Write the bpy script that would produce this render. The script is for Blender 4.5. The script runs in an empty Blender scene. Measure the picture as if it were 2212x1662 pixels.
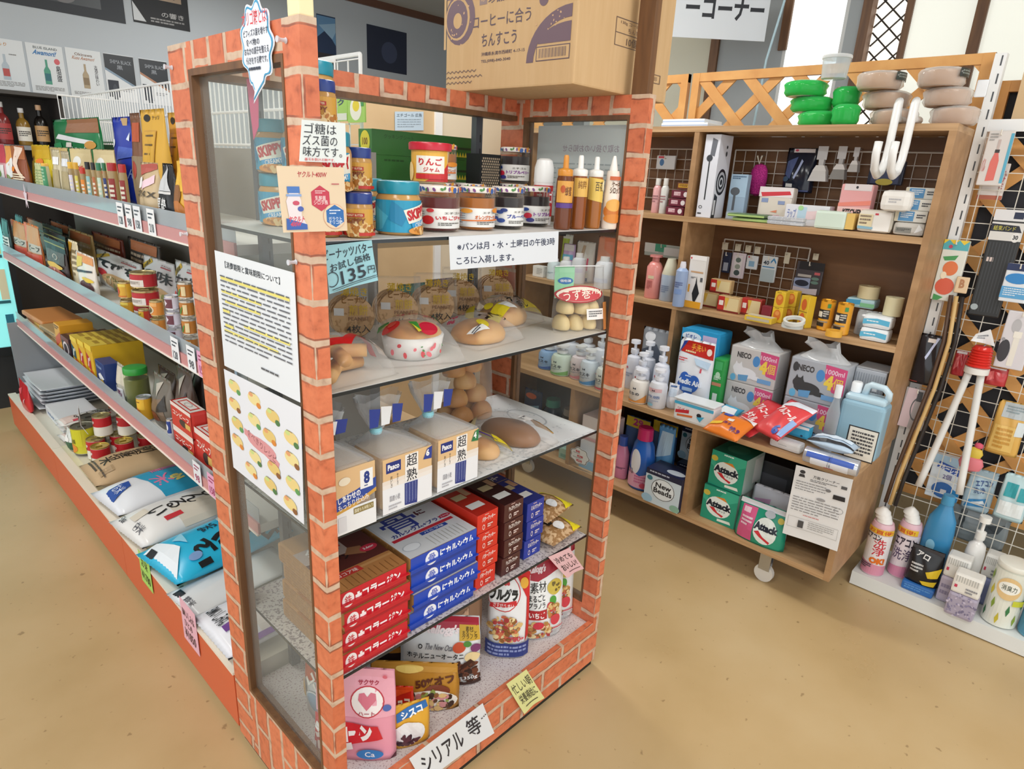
import bpy, bmesh, math, random
from mathutils import Vector, Matrix
from math import sin, cos, pi, radians
random.seed(11)
SC = bpy.context.scene
COL = SC.collection

# ---------------------------------------------------------------- camera
cd = bpy.data.cameras.new('camera'); cam = bpy.data.objects.new('camera', cd); COL.objects.link(cam)
YAW, PITCH, ROLL = 0.749433, 0.318644, 0.052063
fw = Vector((cos(YAW)*cos(PITCH), sin(YAW)*cos(PITCH), -sin(PITCH)))
r0 = Vector((sin(YAW), -cos(YAW), 0)); u0 = r0.cross(fw)
rt = cos(ROLL)*r0 + sin(ROLL)*u0; up = -sin(ROLL)*r0 + cos(ROLL)*u0
cam.matrix_world = Matrix(((rt.x, up.x, -fw.x, -0.4712), (rt.y, up.y, -fw.y, -0.8444), (rt.z, up.z, -fw.z, 1.3696), (0, 0, 0, 1)))
cd.sensor_fit = 'HORIZONTAL'; cd.sensor_width = 36; cd.lens = 36*1380.14/2212; cd.clip_start = 0.02
SC.camera = cam

# ---------------------------------------------------------------- light and exposure
w = bpy.data.worlds.new('daylight'); SC.world = w; w.use_nodes = True
bg = w.node_tree.nodes['Background']; bg.inputs[0].default_value = (0.93, 0.97, 1.0, 1); bg.inputs[1].default_value = 1.5
SC.view_settings.view_transform = 'Standard'; SC.view_settings.look = 'None'
SC.view_settings.exposure = 0.18; SC.view_settings.gamma = 1.0

def area(name, loc, rot, sx, sy, power, col=(1, 1, 1)):
    l = bpy.data.lights.new(name, 'AREA'); l.shape = 'RECTANGLE'; l.size = sx; l.size_y = sy; l.energy = power; l.color = col
    o = bpy.data.objects.new(name, l); COL.objects.link(o); o.location = loc; o.rotation_euler = rot; return o
for k, (lx, ly) in enumerate(((-0.9, -0.3), (-0.9, 2.2), (0.95, -1.6), (1.15, 1.0), (1.6, 2.9), (-1.3, -1.9))):  # unseen ceiling lamps; those before the rack are added to light its front
    area('ceiling_tube_fill', (lx, ly, 2.53), (0, 0, pi/2), 1.25, 0.22, 20, (1, 0.985, 0.95))
area('window_daylight', (3.15, 0.2, 1.75), (0, radians(90), 0), 1.0, 2.6, 60, (0.92, 0.97, 1.0))

# ---------------------------------------------------------------- materials
def lin(h):
    h = h.lstrip('#'); c = [int(h[i:i+2], 16)/255 for i in (0, 2, 4)]
    return tuple(x/12.92 if x <= .04045 else ((x+.055)/1.055)**2.4 for x in c) + (1,)
MATS = {}
def M(h, rough=.5, metal=0., emit=0.):
    k = (h, rough, metal, emit)
    if k not in MATS:
        m = bpy.data.materials.new('paint_'+h.lstrip('#')); m.use_nodes = True
        b = m.node_tree.nodes['Principled BSDF']; b.inputs['Base Color'].default_value = lin(h)
        b.inputs['Roughness'].default_value = rough; b.inputs['Metallic'].default_value = metal
        if emit: b.inputs['Emission Color'].default_value = lin(h); b.inputs['Emission Strength'].default_value = emit
        m.diffuse_color = lin(h); MATS[k] = m
    return MATS[k]
def G(h): return M(h, .22)
def FILM(tint='#ffffff', op=.10, rough=.07, gl=.5):
    k = ('film', tint, op, rough, gl)
    if k not in MATS:
        m = bpy.data.materials.new('clear_film'); m.use_nodes = True; t = m.node_tree; n = t.nodes; n.clear()
        out = n.new('ShaderNodeOutputMaterial'); mix = n.new('ShaderNodeMixShader'); tr = n.new('ShaderNodeBsdfTransparent')
        pr = n.new('ShaderNodeBsdfPrincipled'); lw = n.new('ShaderNodeLayerWeight'); mm = n.new('ShaderNodeMath'); ma = n.new('ShaderNodeMath')
        tr.inputs[0].default_value = lin(tint); pr.inputs['Base Color'].default_value = lin(tint); pr.inputs['Roughness'].default_value = rough
        lw.inputs[0].default_value = .35; mm.operation = 'MULTIPLY'; mm.inputs[1].default_value = gl; ma.operation = 'ADD'; ma.inputs[1].default_value = op
        t.links.new(lw.outputs['Facing'], mm.inputs[0]); t.links.new(mm.outputs[0], ma.inputs[0]); ma.use_clamp = True
        t.links.new(ma.outputs[0], mix.inputs[0]); t.links.new(tr.outputs[0], mix.inputs[1]); t.links.new(pr.outputs[0], mix.inputs[2]); t.links.new(mix.outputs[0], out.inputs[0])
        MATS[k] = m
    return MATS[k]
def nodes_mat(name, rough):
    m = bpy.data.materials.new(name); m.use_nodes = True
    return m, m.node_tree, m.node_tree.nodes, m.node_tree.nodes['Principled BSDF']
def ramp(n, stops):
    r = n.new('ShaderNodeValToRGB'); e = r.color_ramp.elements
    while len(e) < len(stops): e.new(.5)
    for q, (p, c) in zip(e, stops): q.position = p; q.color = lin(c)
    return r
def brick_mat():
    m, t, n, b = nodes_mat('brick_wallpaper', .6)
    tc = n.new('ShaderNodeTexCoord'); br = n.new('ShaderNodeTexBrick'); no = n.new('ShaderNodeTexNoise'); n2 = n.new('ShaderNodeTexNoise')
    wv = n.new('ShaderNodeVectorMath'); wv.operation = 'MULTIPLY_ADD'; wv.inputs[1].default_value = (.007, .007, 0)
    nd = n.new('ShaderNodeTexNoise'); nd.inputs['Scale'].default_value = 28; t.links.new(tc.outputs['UV'], nd.inputs['Vector'])
    t.links.new(nd.outputs['Color'], wv.inputs[0]); t.links.new(tc.outputs['UV'], wv.inputs[2]); t.links.new(wv.outputs[0], br.inputs['Vector'])
    br.inputs['Scale'].default_value = 1; br.inputs['Brick Width'].default_value = .155; br.inputs['Row Height'].default_value = .062
    br.inputs['Mortar Size'].default_value = .0058; br.inputs['Mortar Smooth'].default_value = .25; br.inputs['Bias'].default_value = 0
    br.inputs['Color1'].default_value = lin('#de815a'); br.inputs['Color2'].default_value = lin('#cc6e4a'); br.inputs['Mortar'].default_value = lin('#cfb7a0')
    no.inputs['Scale'].default_value = 55; no.inputs['Detail'].default_value = 6; t.links.new(tc.outputs['UV'], no.inputs['Vector'])
    rp = ramp(n, [(.25, '#8a5a48'), (.42, '#e8d8d0'), (.6, '#ffffff'), (.75, '#fff0e6')]); t.links.new(no.outputs['Fac'], rp.inputs[0])
    mx = n.new('ShaderNodeMixRGB'); mx.blend_type = 'MULTIPLY'; mx.inputs[0].default_value = .55
    t.links.new(br.outputs['Color'], mx.inputs[1]); t.links.new(rp.outputs[0], mx.inputs[2])
    # a thin dark printed edge beside the mortar
    b2 = n.new('ShaderNodeTexBrick'); 
    for k in ('Scale', 'Brick Width', 'Row Height'): b2.inputs[k].default_value = br.inputs[k].default_value
    b2.inputs['Mortar Size'].default_value = .0085; b2.inputs['Mortar Smooth'].default_value = .1; t.links.new(wv.outputs[0], b2.inputs['Vector'])
    sub = n.new('ShaderNodeMath'); sub.operation = 'SUBTRACT'; sub.use_clamp = True
    t.links.new(b2.outputs['Fac'], sub.inputs[0]); t.links.new(br.outputs['Fac'], sub.inputs[1])
    n2.inputs['Scale'].default_value = 14; t.links.new(tc.outputs['UV'], n2.inputs['Vector'])
    mu = n.new('ShaderNodeMath'); mu.operation = 'MULTIPLY'; t.links.new(sub.outputs[0], mu.inputs[0])
    r3 = ramp(n, [(.45, '#000000'), (.6, '#d0d0d0')]); t.links.new(n2.outputs['Fac'], r3.inputs[0]); t.links.new(r3.outputs[0], mu.inputs[1])
    m3 = n.new('ShaderNodeMixRGB'); m3.inputs[2].default_value = lin('#5b3a33'); t.links.new(mu.outputs[0], m3.inputs[0]); t.links.new(mx.outputs[0], m3.inputs[1])
    t.links.new(m3.outputs[0], b.inputs['Base Color']); b.inputs['Roughness'].default_value = .45
    return m
def wood_mat(name, c1, c2, scale=(4, 40, 40), rough=.5):
    m, t, n, b = nodes_mat(name, rough)
    tc = n.new('ShaderNodeTexCoord'); mp = n.new('ShaderNodeMapping'); mp.inputs['Scale'].default_value = scale
    no = n.new('ShaderNodeTexNoise'); no.inputs['Scale'].default_value = 1.6; no.inputs['Detail'].default_value = 5; no.inputs['Distortion'].default_value = .4
    t.links.new(tc.outputs['Object'], mp.inputs[0]); t.links.new(mp.outputs[0], no.inputs['Vector'])
    r = ramp(n, [(.3, c1), (.7, c2)]); t.links.new(no.outputs['Fac'], r.inputs[0]); t.links.new(r.outputs[0], b.inputs['Base Color'])
    b.inputs['Roughness'].default_value = rough
    return m
def speckle_mat(name, base, spot, scale=160, thr=.62, rough=.5):
    m, t, n, b = nodes_mat(name, rough)
    tc = n.new('ShaderNodeTexCoord'); no = n.new('ShaderNodeTexNoise'); no.inputs['Scale'].default_value = scale; no.inputs['Detail'].default_value = 3
    t.links.new(tc.outputs['Object'], no.inputs['Vector']); r = ramp(n, [(thr-.04, base), (thr+.03, spot)])
    t.links.new(no.outputs['Fac'], r.inputs[0]); t.links.new(r.outputs[0], b.inputs['Base Color']); b.inputs['Roughness'].default_value = rough
    return m
def floor_mat():
    m, t, n, b = nodes_mat('vinyl_floor', .3)
    tc = n.new('ShaderNodeTexCoord'); no = n.new('ShaderNodeTexNoise'); no.inputs['Scale'].default_value = 2.2; no.inputs['Detail'].default_value = 7
    t.links.new(tc.outputs['Object'], no.inputs['Vector']); r = ramp(n, [(.3, '#b59a6d'), (.5, '#bfa478'), (.7, '#c5ac82')])
    t.links.new(no.outputs['Fac'], r.inputs[0])
    n2 = n.new('ShaderNodeTexNoise'); n2.inputs['Scale'].default_value = 38; n2.inputs['Detail'].default_value = 2; t.links.new(tc.outputs['Object'], n2.inputs['Vector'])
    r2 = ramp(n, [(.26, '#8d7a5c'), (.31, '#ffffff')]); t.links.new(n2.outputs['Fac'], r2.inputs[0])
    mx = n.new('ShaderNodeMixRGB'); mx.blend_type = 'MULTIPLY'; mx.inputs[0].default_value = .5; t.links.new(r.outputs[0], mx.inputs[1]); t.links.new(r2.outputs[0], mx.inputs[2])
    t.links.new(mx.outputs[0], b.inputs['Base Color'])
    r3 = ramp(n, [(.3, '#8a8a8a'), (.7, '#a8a8a8')]); t.links.new(no.outputs['Fac'], r3.inputs[0]); t.links.new(r3.outputs[0], b.inputs['Roughness'])
    return m
BRICK = brick_mat(); TRIM = wood_mat('dark_brown_trim', '#5d3e26', '#7a5433', (30, 30, 3))
PLY = wood_mat('brown_plywood', '#9a7650', '#b08a62', (14, 2, 14)); PLYE = wood_mat('plywood_edge', '#a58259', '#c4a078', (14, 2, 60))
LAT = wood_mat('lattice_wood', '#cf9350', '#e0a964', (6, 6, 6)); BEIGE = wood_mat('beige_board', '#c9ac84', '#d3b890', (3, 3, 3))
CARD = wood_mat('corrugated_cardboard', '#c8a578', '#cfae82', (40, 40, 4), .75)
WHITE = M('#e9ebec', .35); GREYM = M('#54585e', .4, .3); CHROME = M('#b8bcc2', .22, .9); BLACK = M('#17181b', .45)

# ---------------------------------------------------------------- object helpers
def tag(o, label=None, cat=None, group=None, kind=None):
    for k, v in (('label', label), ('category', cat), ('group', group), ('kind', kind)):
        if v: o[k] = v
    return o
def link(name, me, parent=None):
    o = bpy.data.objects.new(name, me); COL.objects.link(o)
    if parent is not None: o.parent = parent
    return o
def empty(name, label, cat, loc=(0, 0, 0), rz=0, group=None):
    o = link(name, None); o.empty_display_size = .02; o.location = loc; o.rotation_euler = (0, 0, rz); return tag(o, label, cat, group)
def mesh(name, vs, fs, mats, idx=None, parent=None, smooth=False, uvs=None):
    me = bpy.data.meshes.new(name); me.from_pydata([tuple(v) for v in vs], [], fs)
    for m in (mats if isinstance(mats, (list, tuple)) else [mats]): me.materials.append(m)
    if idx: me.polygons.foreach_set('material_index', idx)
    if smooth: me.polygons.foreach_set('use_smooth', [True]*len(me.polygons))
    if uvs:
        ul = me.uv_layers.new(name='UVMap'); ul.data.foreach_set('uv', [c for q in uvs for c in q])
    me.update(); return link(name, me, parent)
def from_bm(name, bm, mats, parent=None, smooth=False):
    me = bpy.data.meshes.new(name); bm.to_mesh(me); bm.free()
    for m in (mats if isinstance(mats, (list, tuple)) else [mats]): me.materials.append(m)
    if smooth: me.polygons.foreach_set('use_smooth', [True]*len(me.polygons))
    return link(name, me, parent)
class MB:
    """collects boxes and tubes that belong to one part"""
    def __init__(s): s.v = []; s.f = []; s.i = []; s.uv = []
    def box(s, x0, y0, z0, x1, y1, z1, mi=0, rot=False):
        b = len(s.v); s.v += [(x, y, z) for z in (z0, z1) for y in (y0, y1) for x in (x0, x1)]
        for f, ax in (((0, 2, 3, 1), 'z'), ((4, 5, 7, 6), 'z'), ((0, 1, 5, 4), 'y'), ((3, 2, 6, 7), 'y'), ((2, 0, 4, 6), 'x'), ((1, 3, 7, 5), 'x')):
            s.f.append([b+k for k in f]); s.i.append(mi)
            for k in f:
                x, y, z = s.v[b+k]; q = {'z': (x, y), 'y': (x, z), 'x': (y, z)}[ax]
                if rot: q = (q[1]+.03, q[0]+.02)
                s.uv.append(q)
        return s
    def tube(s, p, q, r, mi=0, n=6):
        p, q = Vector(p), Vector(q); d = (q-p).normalized(); a = d.orthogonal().normalized(); c = d.cross(a); b = len(s.v)
        for e in (p, q):
            for k in range(n):
                t = 2*pi*k/n; s.v.append(tuple(e + r*(cos(t)*a + sin(t)*c)))
        for k in range(n):
            s.f.append([b+k, b+(k+1) % n, b+n+(k+1) % n, b+n+k]); s.i.append(mi); s.uv += [(0, 0)]*4
        s.f.append([b+k for k in range(n)][::-1]); s.f.append([b+n+k for k in range(n)]); s.i += [mi]*2; s.uv += [(0, 0)]*(2*n)
        return s
    def path(s, pts, r, mi=0, n=6):
        P = [Vector(p) for p in pts]; b = len(s.v); a = None
        for i, p in enumerate(P):
            d = ((P[min(i+1, len(P)-1)]-p).normalized()+(p-P[max(i-1, 0)]).normalized()).normalized()
            a = (d.orthogonal() if a is None else a-d*a.dot(d)).normalized(); c = d.cross(a)
            s.v += [tuple(p+r*(cos(2*pi*k/n)*a+sin(2*pi*k/n)*c)) for k in range(n)]
        for i in range(len(P)-1):
            for k in range(n): s.f.append([b+i*n+k, b+i*n+(k+1) % n, b+(i+1)*n+(k+1) % n, b+(i+1)*n+k]); s.i.append(mi); s.uv += [(0, 0)]*4
        for q in ([b+k for k in range(n)][::-1], [b+(len(P)-1)*n+k for k in range(n)]): s.f.append(q); s.i.append(mi); s.uv += [(0, 0)]*n
        return s
    def prism(s, poly, y0, y1, mi=0):
        """outline in (x, z), pushed through from y0 to y1"""
        b = len(s.v); n = len(poly); s.v += [(x, y0, z) for x, z in poly] + [(x, y1, z) for x, z in poly]
        s.f.append([b+k for k in range(n)]); s.f.append([b+n+k for k in range(n)][::-1]); s.i += [mi]*2; s.uv += [(0, 0)]*(2*n)
        for k in range(n): s.f.append([b+(k+1) % n, b+k, b+n+k, b+n+(k+1) % n]); s.i.append(mi); s.uv += [(0, 0)]*4
        return s
    def build(s, name, mats, parent=None, smooth=False): return mesh(name, s.v, s.f, mats, s.i, parent, smooth, s.uv)
def rbox(name, x0, y0, z0, x1, y1, z1, m, bev=.003, parent=None, seg=2):
    bm = bmesh.new(); bmesh.ops.create_cube(bm, size=1)
    for v in bm.verts: v.co = ((x0+x1)/2+v.co.x*(x1-x0), (y0+y1)/2+v.co.y*(y1-y0), (z0+z1)/2+v.co.z*(z1-z0))
    if bev: bmesh.ops.bevel(bm, geom=bm.edges[:], offset=bev, segments=seg, affect='EDGES', profile=.6)
    return from_bm(name, bm, m, parent)
def lathe(name, prof, m, parent=None, n=28, cx=0, cy=0, sy=1., idx=None, mats=None):
    vs = []; fs = []; ii = []; k = len(prof)
    for r, z in prof: vs += [(cx+r*cos(2*pi*j/n), cy+sy*r*sin(2*pi*j/n), z) for j in range(n)]
    for a in range(k-1):
        for j in range(n):
            fs.append((a*n+j, a*n+(j+1) % n, (a+1)*n+(j+1) % n, (a+1)*n+j)); ii.append(idx[a] if idx else 0)
    fs.append(tuple(range(n))[::-1]); fs.append(tuple((k-1)*n+j for j in range(n))); ii += [idx[0] if idx else 0, idx[-1] if idx else 0]
    o = mesh(name, vs, fs, mats or m, ii, parent, True); o.data.set_sharp_from_angle(angle=radians(38)); return o

# ---------------------------------------------------------------- printing: rectangles, ovals, polygons and words laid on a surface
TXT = {}
def text2d(s, bold):
    if any('\u4e00' <= c <= '\u9fff' for c in s): bold = min(bold, .008)
    k = (s, bold)
    if k not in TXT:
        c = bpy.data.curves.new('w', 'FONT'); c.body = s; c.resolution_u = 2; c.offset = bold; c.align_x = 'CENTER'; c.space_line = .82
        o = bpy.data.objects.new('w', c); me = o.to_mesh(); me.calc_loop_triangles()
        vs = [(v.co.x, v.co.y) for v in me.vertices]; fs = [tuple(p.vertices) for p in me.polygons]
        bpy.data.objects.remove(o); bpy.data.curves.remove(c)
        xs = [v[0] for v in vs] or [0, 1]; ys = [v[1] for v in vs] or [0, 1]
        a, b, e, f = min(xs), max(xs), min(ys), max(ys)
        TXT[k] = ([((x-a)/max(b-a, 1e-6), (y-e)/max(f-e, 1e-6)) for x, y in vs], fs)
    return TXT[k]
def plane(o, ux, uy):
    o, ux, uy = Vector(o), Vector(ux), Vector(uy); n = ux.cross(uy).normalized()
    f = lambda u, v: (o+ux*u+uy*v, n); f.wh = (ux.length, uy.length); f.flat = True; return f
def cyl(r, z0, z1, ang=160, cx=0, cy=0, face=-90, sy=1.):
    a = radians(ang)
    def f(u, v):
        t = radians(face)+(u-.5)*a; d = Vector((cos(t), sin(t), 0)); return Vector((cx+r*d.x, cy+sy*r*d.y, z0+(z1-z0)*v)), d
    f.wh = (r*a, z1-z0); f.flat = False; f.cuts = (max(10, int(ang/11)), 1); return f
def decal(parent, surf, gfx, name='lettering', lift=.0003):
    W, H = surf.wh; mats = []; bm = bmesh.new(); lay = 0; rnd = random.Random(len(gfx)*7+3)
    def mi(c):
        m = c if not isinstance(c, str) else M(c, .4)
        if m not in mats: mats.append(m)
        return mats.index(m)
    def add(vs, fs, c):
        k = mi(c); bv = [bm.verts.new((x, y, lay)) for x, y in vs]
        for f in fs:
            try: bm.faces.new([bv[q] for q in f]).material_index = k
            except ValueError: pass
    for g in gfx:
        lay += 1.; t, c = g[0], g[1]
        if t == 'r':
            a, b, e, d = g[2:6]; add([(a, b), (e, b), (e, d), (a, d)], [(0, 1, 2, 3)], c)
        elif t == 'e':
            a, b, e, d = g[2:6]; n = 20; add([(a+e*cos(2*pi*k/n), b+d*sin(2*pi*k/n)) for k in range(n)], [tuple(range(n))], c)
        elif t == 'o':   # ring
            a, b, e, d, th = g[2:7]; n = 22; add([(a+q*e*cos(2*pi*k/n), b+q*d*sin(2*pi*k/n)) for q in (1, 1-th) for k in range(n)], [(k, (k+1) % n, n+(k+1) % n, n+k) for k in range(n)], c)
        elif t == 'p':
            add(g[2], [tuple(range(len(g[2])))], c)
        elif t == 't':
            s, a, b, e, d = g[2:7]; op = g[7] if len(g) > 7 else {}
            if op.get('v'): s = '\n'.join(s)
            vs, fs = text2d(s, op.get('b', .012)); ro = radians(op.get('rot', 0)); cu, cv = (a+e)/2, (b+d)/2; out = []
            for x, y in vs:
                X, Y = (x-.5)*(e-a)*W, (y-.5)*(d-b)*H; X += Y*op.get('sh', 0)
                out.append((cu+(X*cos(ro)-Y*sin(ro))/W, cv+(X*sin(ro)+Y*cos(ro))/H))
            add(out, fs, c)
        elif t == 'l':   # lines of print too small to read
            n, a, b, e, d = g[2:7]; fill = g[7] if len(g) > 7 else .55
            for k in range(n):
                y1 = d-(d-b)*k/n; y0 = y1-(d-b)/n*fill; x = a
                while x < e-.01*(e-a):
                    q = min(e, x+(e-a)*rnd.uniform(.05, .16)); add([(x, y0), (q, y0), (q, y1), (x, y1)], [(0, 1, 2, 3)], c); x = q+(e-a)*rnd.uniform(.012, .03)
                    if k == n-1 and x > a+.6*(e-a): break
        elif t == 'd':   # scattered bits in an oval
            n, a, b, e, d, sz = g[2:8]
            for k in range(n):
                q = math.sqrt(rnd.random()); th = rnd.uniform(0, 2*pi); x, y = a+e*q*cos(th), b+d*q*sin(th); r1 = sz*rnd.uniform(.6, 1.3); r2 = r1*rnd.uniform(.5, .9); ph = rnd.uniform(0, pi); lay += .06
                add([(x+(r1*cos(z)*cos(ph)-r2*sin(z)*sin(ph))/W, y+(r1*cos(z)*sin(ph)+r2*sin(z)*cos(ph))/H) for z in [2*pi*j/7 for j in range(7)]], [tuple(range(7))], rnd.choice(c))
    if not surf.flat:
        nu, nv = getattr(surf, 'cuts', (12, 1))
        for ax, n in ((0, nu), (1, nv)):
            for k in range(1, n):
                co = [0, 0, 0]; no = [0, 0, 0]; co[ax] = k/n; no[ax] = 1
                bmesh.ops.bisect_plane(bm, geom=bm.verts[:]+bm.edges[:]+bm.faces[:], dist=1e-6, plane_co=co, plane_no=no)
    st = min(.0002, .0012/max(lay, 1)) if surf.flat else min(.0004, .0045/max(lay, 1))
    for v in bm.verts:
        p, n = surf(v.co.x, v.co.y); v.co = p+n*(lift+v.co.z*st)
    return from_bm(name, bm, mats, parent, False)

# ---------------------------------------------------------------- packaging
def put(o, S, group=None):
    """stand a thing on its place: S = (x, y, z, turn, width, height) of its front foot"""
    o.location = S[:3]; o.rotation_euler = (0, 0, S[3]); return o
def carton(name, label, cat, S, d, col, gfx=(), top=(), left=(), right=(), group=None, bev=.002, w=None, h=None, dz=0, rough=.4):
    w = w or S[4]; h = h or S[5]
    o = rbox(name, -w/2, 0, 0, w/2, d, h, col if not isinstance(col, str) else M(col, rough), bev)
    put(o, (S[0], S[1], S[2]+dz, S[3])); tag(o, label, cat, group)
    if gfx: decal(o, plane((-w/2, 0, 0), (w, 0, 0), (0, 0, h)), gfx)
    if top: decal(o, plane((-w/2, 0, h), (w, 0, 0), (0, d, 0)), top, 'top_lettering')
    if left: decal(o, plane((-w/2, d, 0), (0, -d, 0), (0, 0, h)), left, 'side_lettering')
    if right: decal(o, plane((w/2, 0, 0), (0, d, 0), (0, 0, h)), right, 'side_lettering')
    return o
def sheet_grid(fn, nu, nv):
    return [fn(i/nu, j/nv) for j in range(nv+1) for i in range(nu+1)]
def two_sided(name, front, back, nu, nv, m, parent=None):
    """closed bag: front and back sheets sharing their rim"""
    vs = []; fi = {}; bi = {}
    for j in range(nv+1):
        for i in range(nu+1):
            fi[i, j] = len(vs); vs.append(front(i/nu, j/nv))
    for j in range(nv+1):
        for i in range(nu+1):
            if i in (0, nu) or j in (0, nv): bi[i, j] = fi[i, j]
            else: bi[i, j] = len(vs); vs.append(back(i/nu, j/nv))
    fs = []
    for j in range(nv):
        for i in range(nu):
            fs.append((fi[i, j], fi[i+1, j], fi[i+1, j+1], fi[i, j+1])); fs.append((bi[i, j], bi[i, j+1], bi[i+1, j+1], bi[i+1, j]))
    fs = [tuple(dict.fromkeys(f)) for f in fs]; fs = [f for f in fs if len(f) > 2]
    return mesh(name, vs, fs, m, None, parent, True)
def surf_of(fn, w, h, cuts=(10, 10), sgn=1):
    def f(u, v):
        u = min(.99, max(.01, u)); v = min(.985, max(.03, v)); e = .01; p = Vector(fn(u, v)); a = Vector(fn(min(1, u+e), v))-Vector(fn(max(0, u-e), v)); b = Vector(fn(u, min(1, v+e)))-Vector(fn(u, max(0, v-e)))
        n = a.cross(b)*sgn; n = n.normalized() if n.length > 1e-9 else Vector((0, -1, 0)); return p, n
    f.wh = (w, h); f.flat = False; f.cuts = cuts; return f
def pouch(name, label, cat, S, d, col, gfx=(), group=None, w=None, h=None, lean=0., taper=.06, seed=1, dz=0, rough=.28, turn=0, back=False):
    """stand-up pouch: swollen foot, flat sealed head; lean in radians backwards"""
    w = w or S[4]; h = h or S[5]; rn = random.Random(seed); ph = rn.uniform(0, 6)
    def th(u, v):
        gu = max(0., 1-abs(2*u-1)**2.6)**.6; gv = (.82+.18*min(1, v/.25)) if v < .3 else max(0., 1-((v-.3)/.6)**1.6) if v < .9 else 0.
        return d*gu*gv
    def xy(u, v):
        ww = w*(1-taper*max(0, v-.2)); return (u-.5)*ww*(1+.012*sin(9*v+ph))
    def wr(u, v): return .0022*sin(13*u+7*v+ph)*sin(pi*v)*sin(pi*u)
    def fr(u, v): return (xy(u, v), d/2-th(u, v)/2-wr(u, v)+v*h*math.tan(lean), v*h)
    def bk(u, v): return (xy(u, v), d/2+th(u, v)/2+v*h*math.tan(lean), v*h)
    o = two_sided(name, fr, bk, 14, 16, col if not isinstance(col, str) else M(col, rough))
    o.location = (S[0], S[1], S[2]+dz); o.rotation_euler = (0, 0, S[3]+turn); tag(o, label, cat, group)
    if gfx: decal(o, surf_of(fr, w, h), gfx, lift=.0012)
    return o
def pillow(name, label, cat, loc, w, l, d, col, gfx=(), rz=0, tilt=0, roll=0, group=None, seed=1, crimp=.06, rough=.28, pw=2.4, film=None, ends=None):
    """bag lying flat: width along x, length along y, swelling up; tilt lifts the far end"""
    rn = random.Random(seed); ph = rn.uniform(0, 6)
    def th(u, v):
        vv = (v-crimp)/(1-2*crimp); g = max(0., 1-abs(2*u-1)**pw)**.6
        return d*g*(max(0., 1-abs(2*vv-1)**3.2)**.55 if 0 < vv < 1 else 0.)
    def wr(u, v): return .002*sin(17*u+9*v+ph)*sin(pi*v)*sin(pi*u)
    def edge(u, v): return (u-.5)*w*(1-.05*sin(pi*v)), (v-.5)*l+.0012*(1 if int(u*28) % 2 else -1)*(1 if v in (0., 1.) else 0)
    def fr(u, v): x, y = edge(u, v); return (x, y, d/2+th(u, v)/2+wr(u, v))
    def bk(u, v): x, y = edge(u, v); return (x, y, d/2-th(u, v)*.5)
    o = two_sided(name, fr, bk, 28, 14, film or (col if not isinstance(col, str) else M(col, rough)))
    o.rotation_mode = 'XYZ'; o.location = (loc[0], loc[1], loc[2]+l/2*sin(abs(tilt))); o.rotation_euler = (tilt, roll, rz); tag(o, label, cat, group)
    if gfx: decal(o, surf_of(fr, w, l), gfx, lift=.0012)
    return o
def can(name, label, cat, S, col, gfx=(), rim='#c9c9c4', group=None, w=None, h=None, ang=170, dz=0, lidcol=None, face=-90, tab=True):
    w = w or S[4]; h = h or S[5]; r = w/2; R = M(rim, .25, .75)
    o = lathe(name, [(r*.9, 0), (r*.97, .001), (r, .003), (r*.985, .005), (r*.985, h-.005), (r, h-.003), (r, h), (r*.93, h), (r*.91, h-.003)], None, None, 28, 0, r, 1, [1, 1, 1, 0, 1, 1, 1, 1], [M(col, .35), R])
    put(o, (S[0], S[1], S[2]+dz, S[3])); tag(o, label, cat, group)
    if gfx: decal(o, cyl(r*.985, .006, h-.006, ang, 0, r, face), gfx)
    if tab:
        MB().box(-r*.12, r*.55, h-.002, r*.12, r*1.25, h+.001).build('pull_tab', R, o)
    return o
def jar(name, label, cat, S, fill, lid, gfx=(), lab=(.12, .62), labcol=None, group=None, w=None, h=None, lidh=.2, neck=.88, lidgfx=(), dz=0, ang=170, film=None, face=-90, lidr=None):
    """jar of contents with a label band and a screw lid"""
    w = w or S[4]; h = h or S[5]; r = w/2; b = h*(1-lidh)
    prof = [(r*.86, 0), (r*.97, .003), (r, .012), (r, b*.84), (r*.97, b*.92), (r*neck, b*.985), (r*neck*.97, b+.003)]
    if film:
        o = lathe(name, prof, film, None, 28, 0, r); lathe('contents', [(a*.955, min(z+.0015, b*.86)) for a, z in prof[:5]], G(fill), o, 24, 0, r)
    else: o = lathe(name, prof, G(fill), None, 28, 0, r)
    put(o, (S[0], S[1], S[2]+dz, S[3])); tag(o, label, cat, group)
    lr = (lidr or neck+.05)*r
    li = lathe('lid', [(lr*.985, b), (lr, b+.002), (lr, h-.004), (lr*.97, h-.001), (lr*.9, h)], M(lid, .3), o, 28, 0, r)
    if lidgfx: decal(li, cyl(lr, b+.002, h-.004, 200, 0, r), lidgfx, 'pattern')
    z0, z1 = b*lab[0], b*lab[1]
    if labcol: lathe('paper_label', [(r*.99, z0), (r*1.008, z0+.0004), (r*1.008, z1-.0004), (r*.99, z1)], M(labcol, .4), o, 28, 0, r)
    if gfx: decal(o, cyl(r*1.009, z0, z1, ang, 0, r, face), gfx)
    return o
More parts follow.
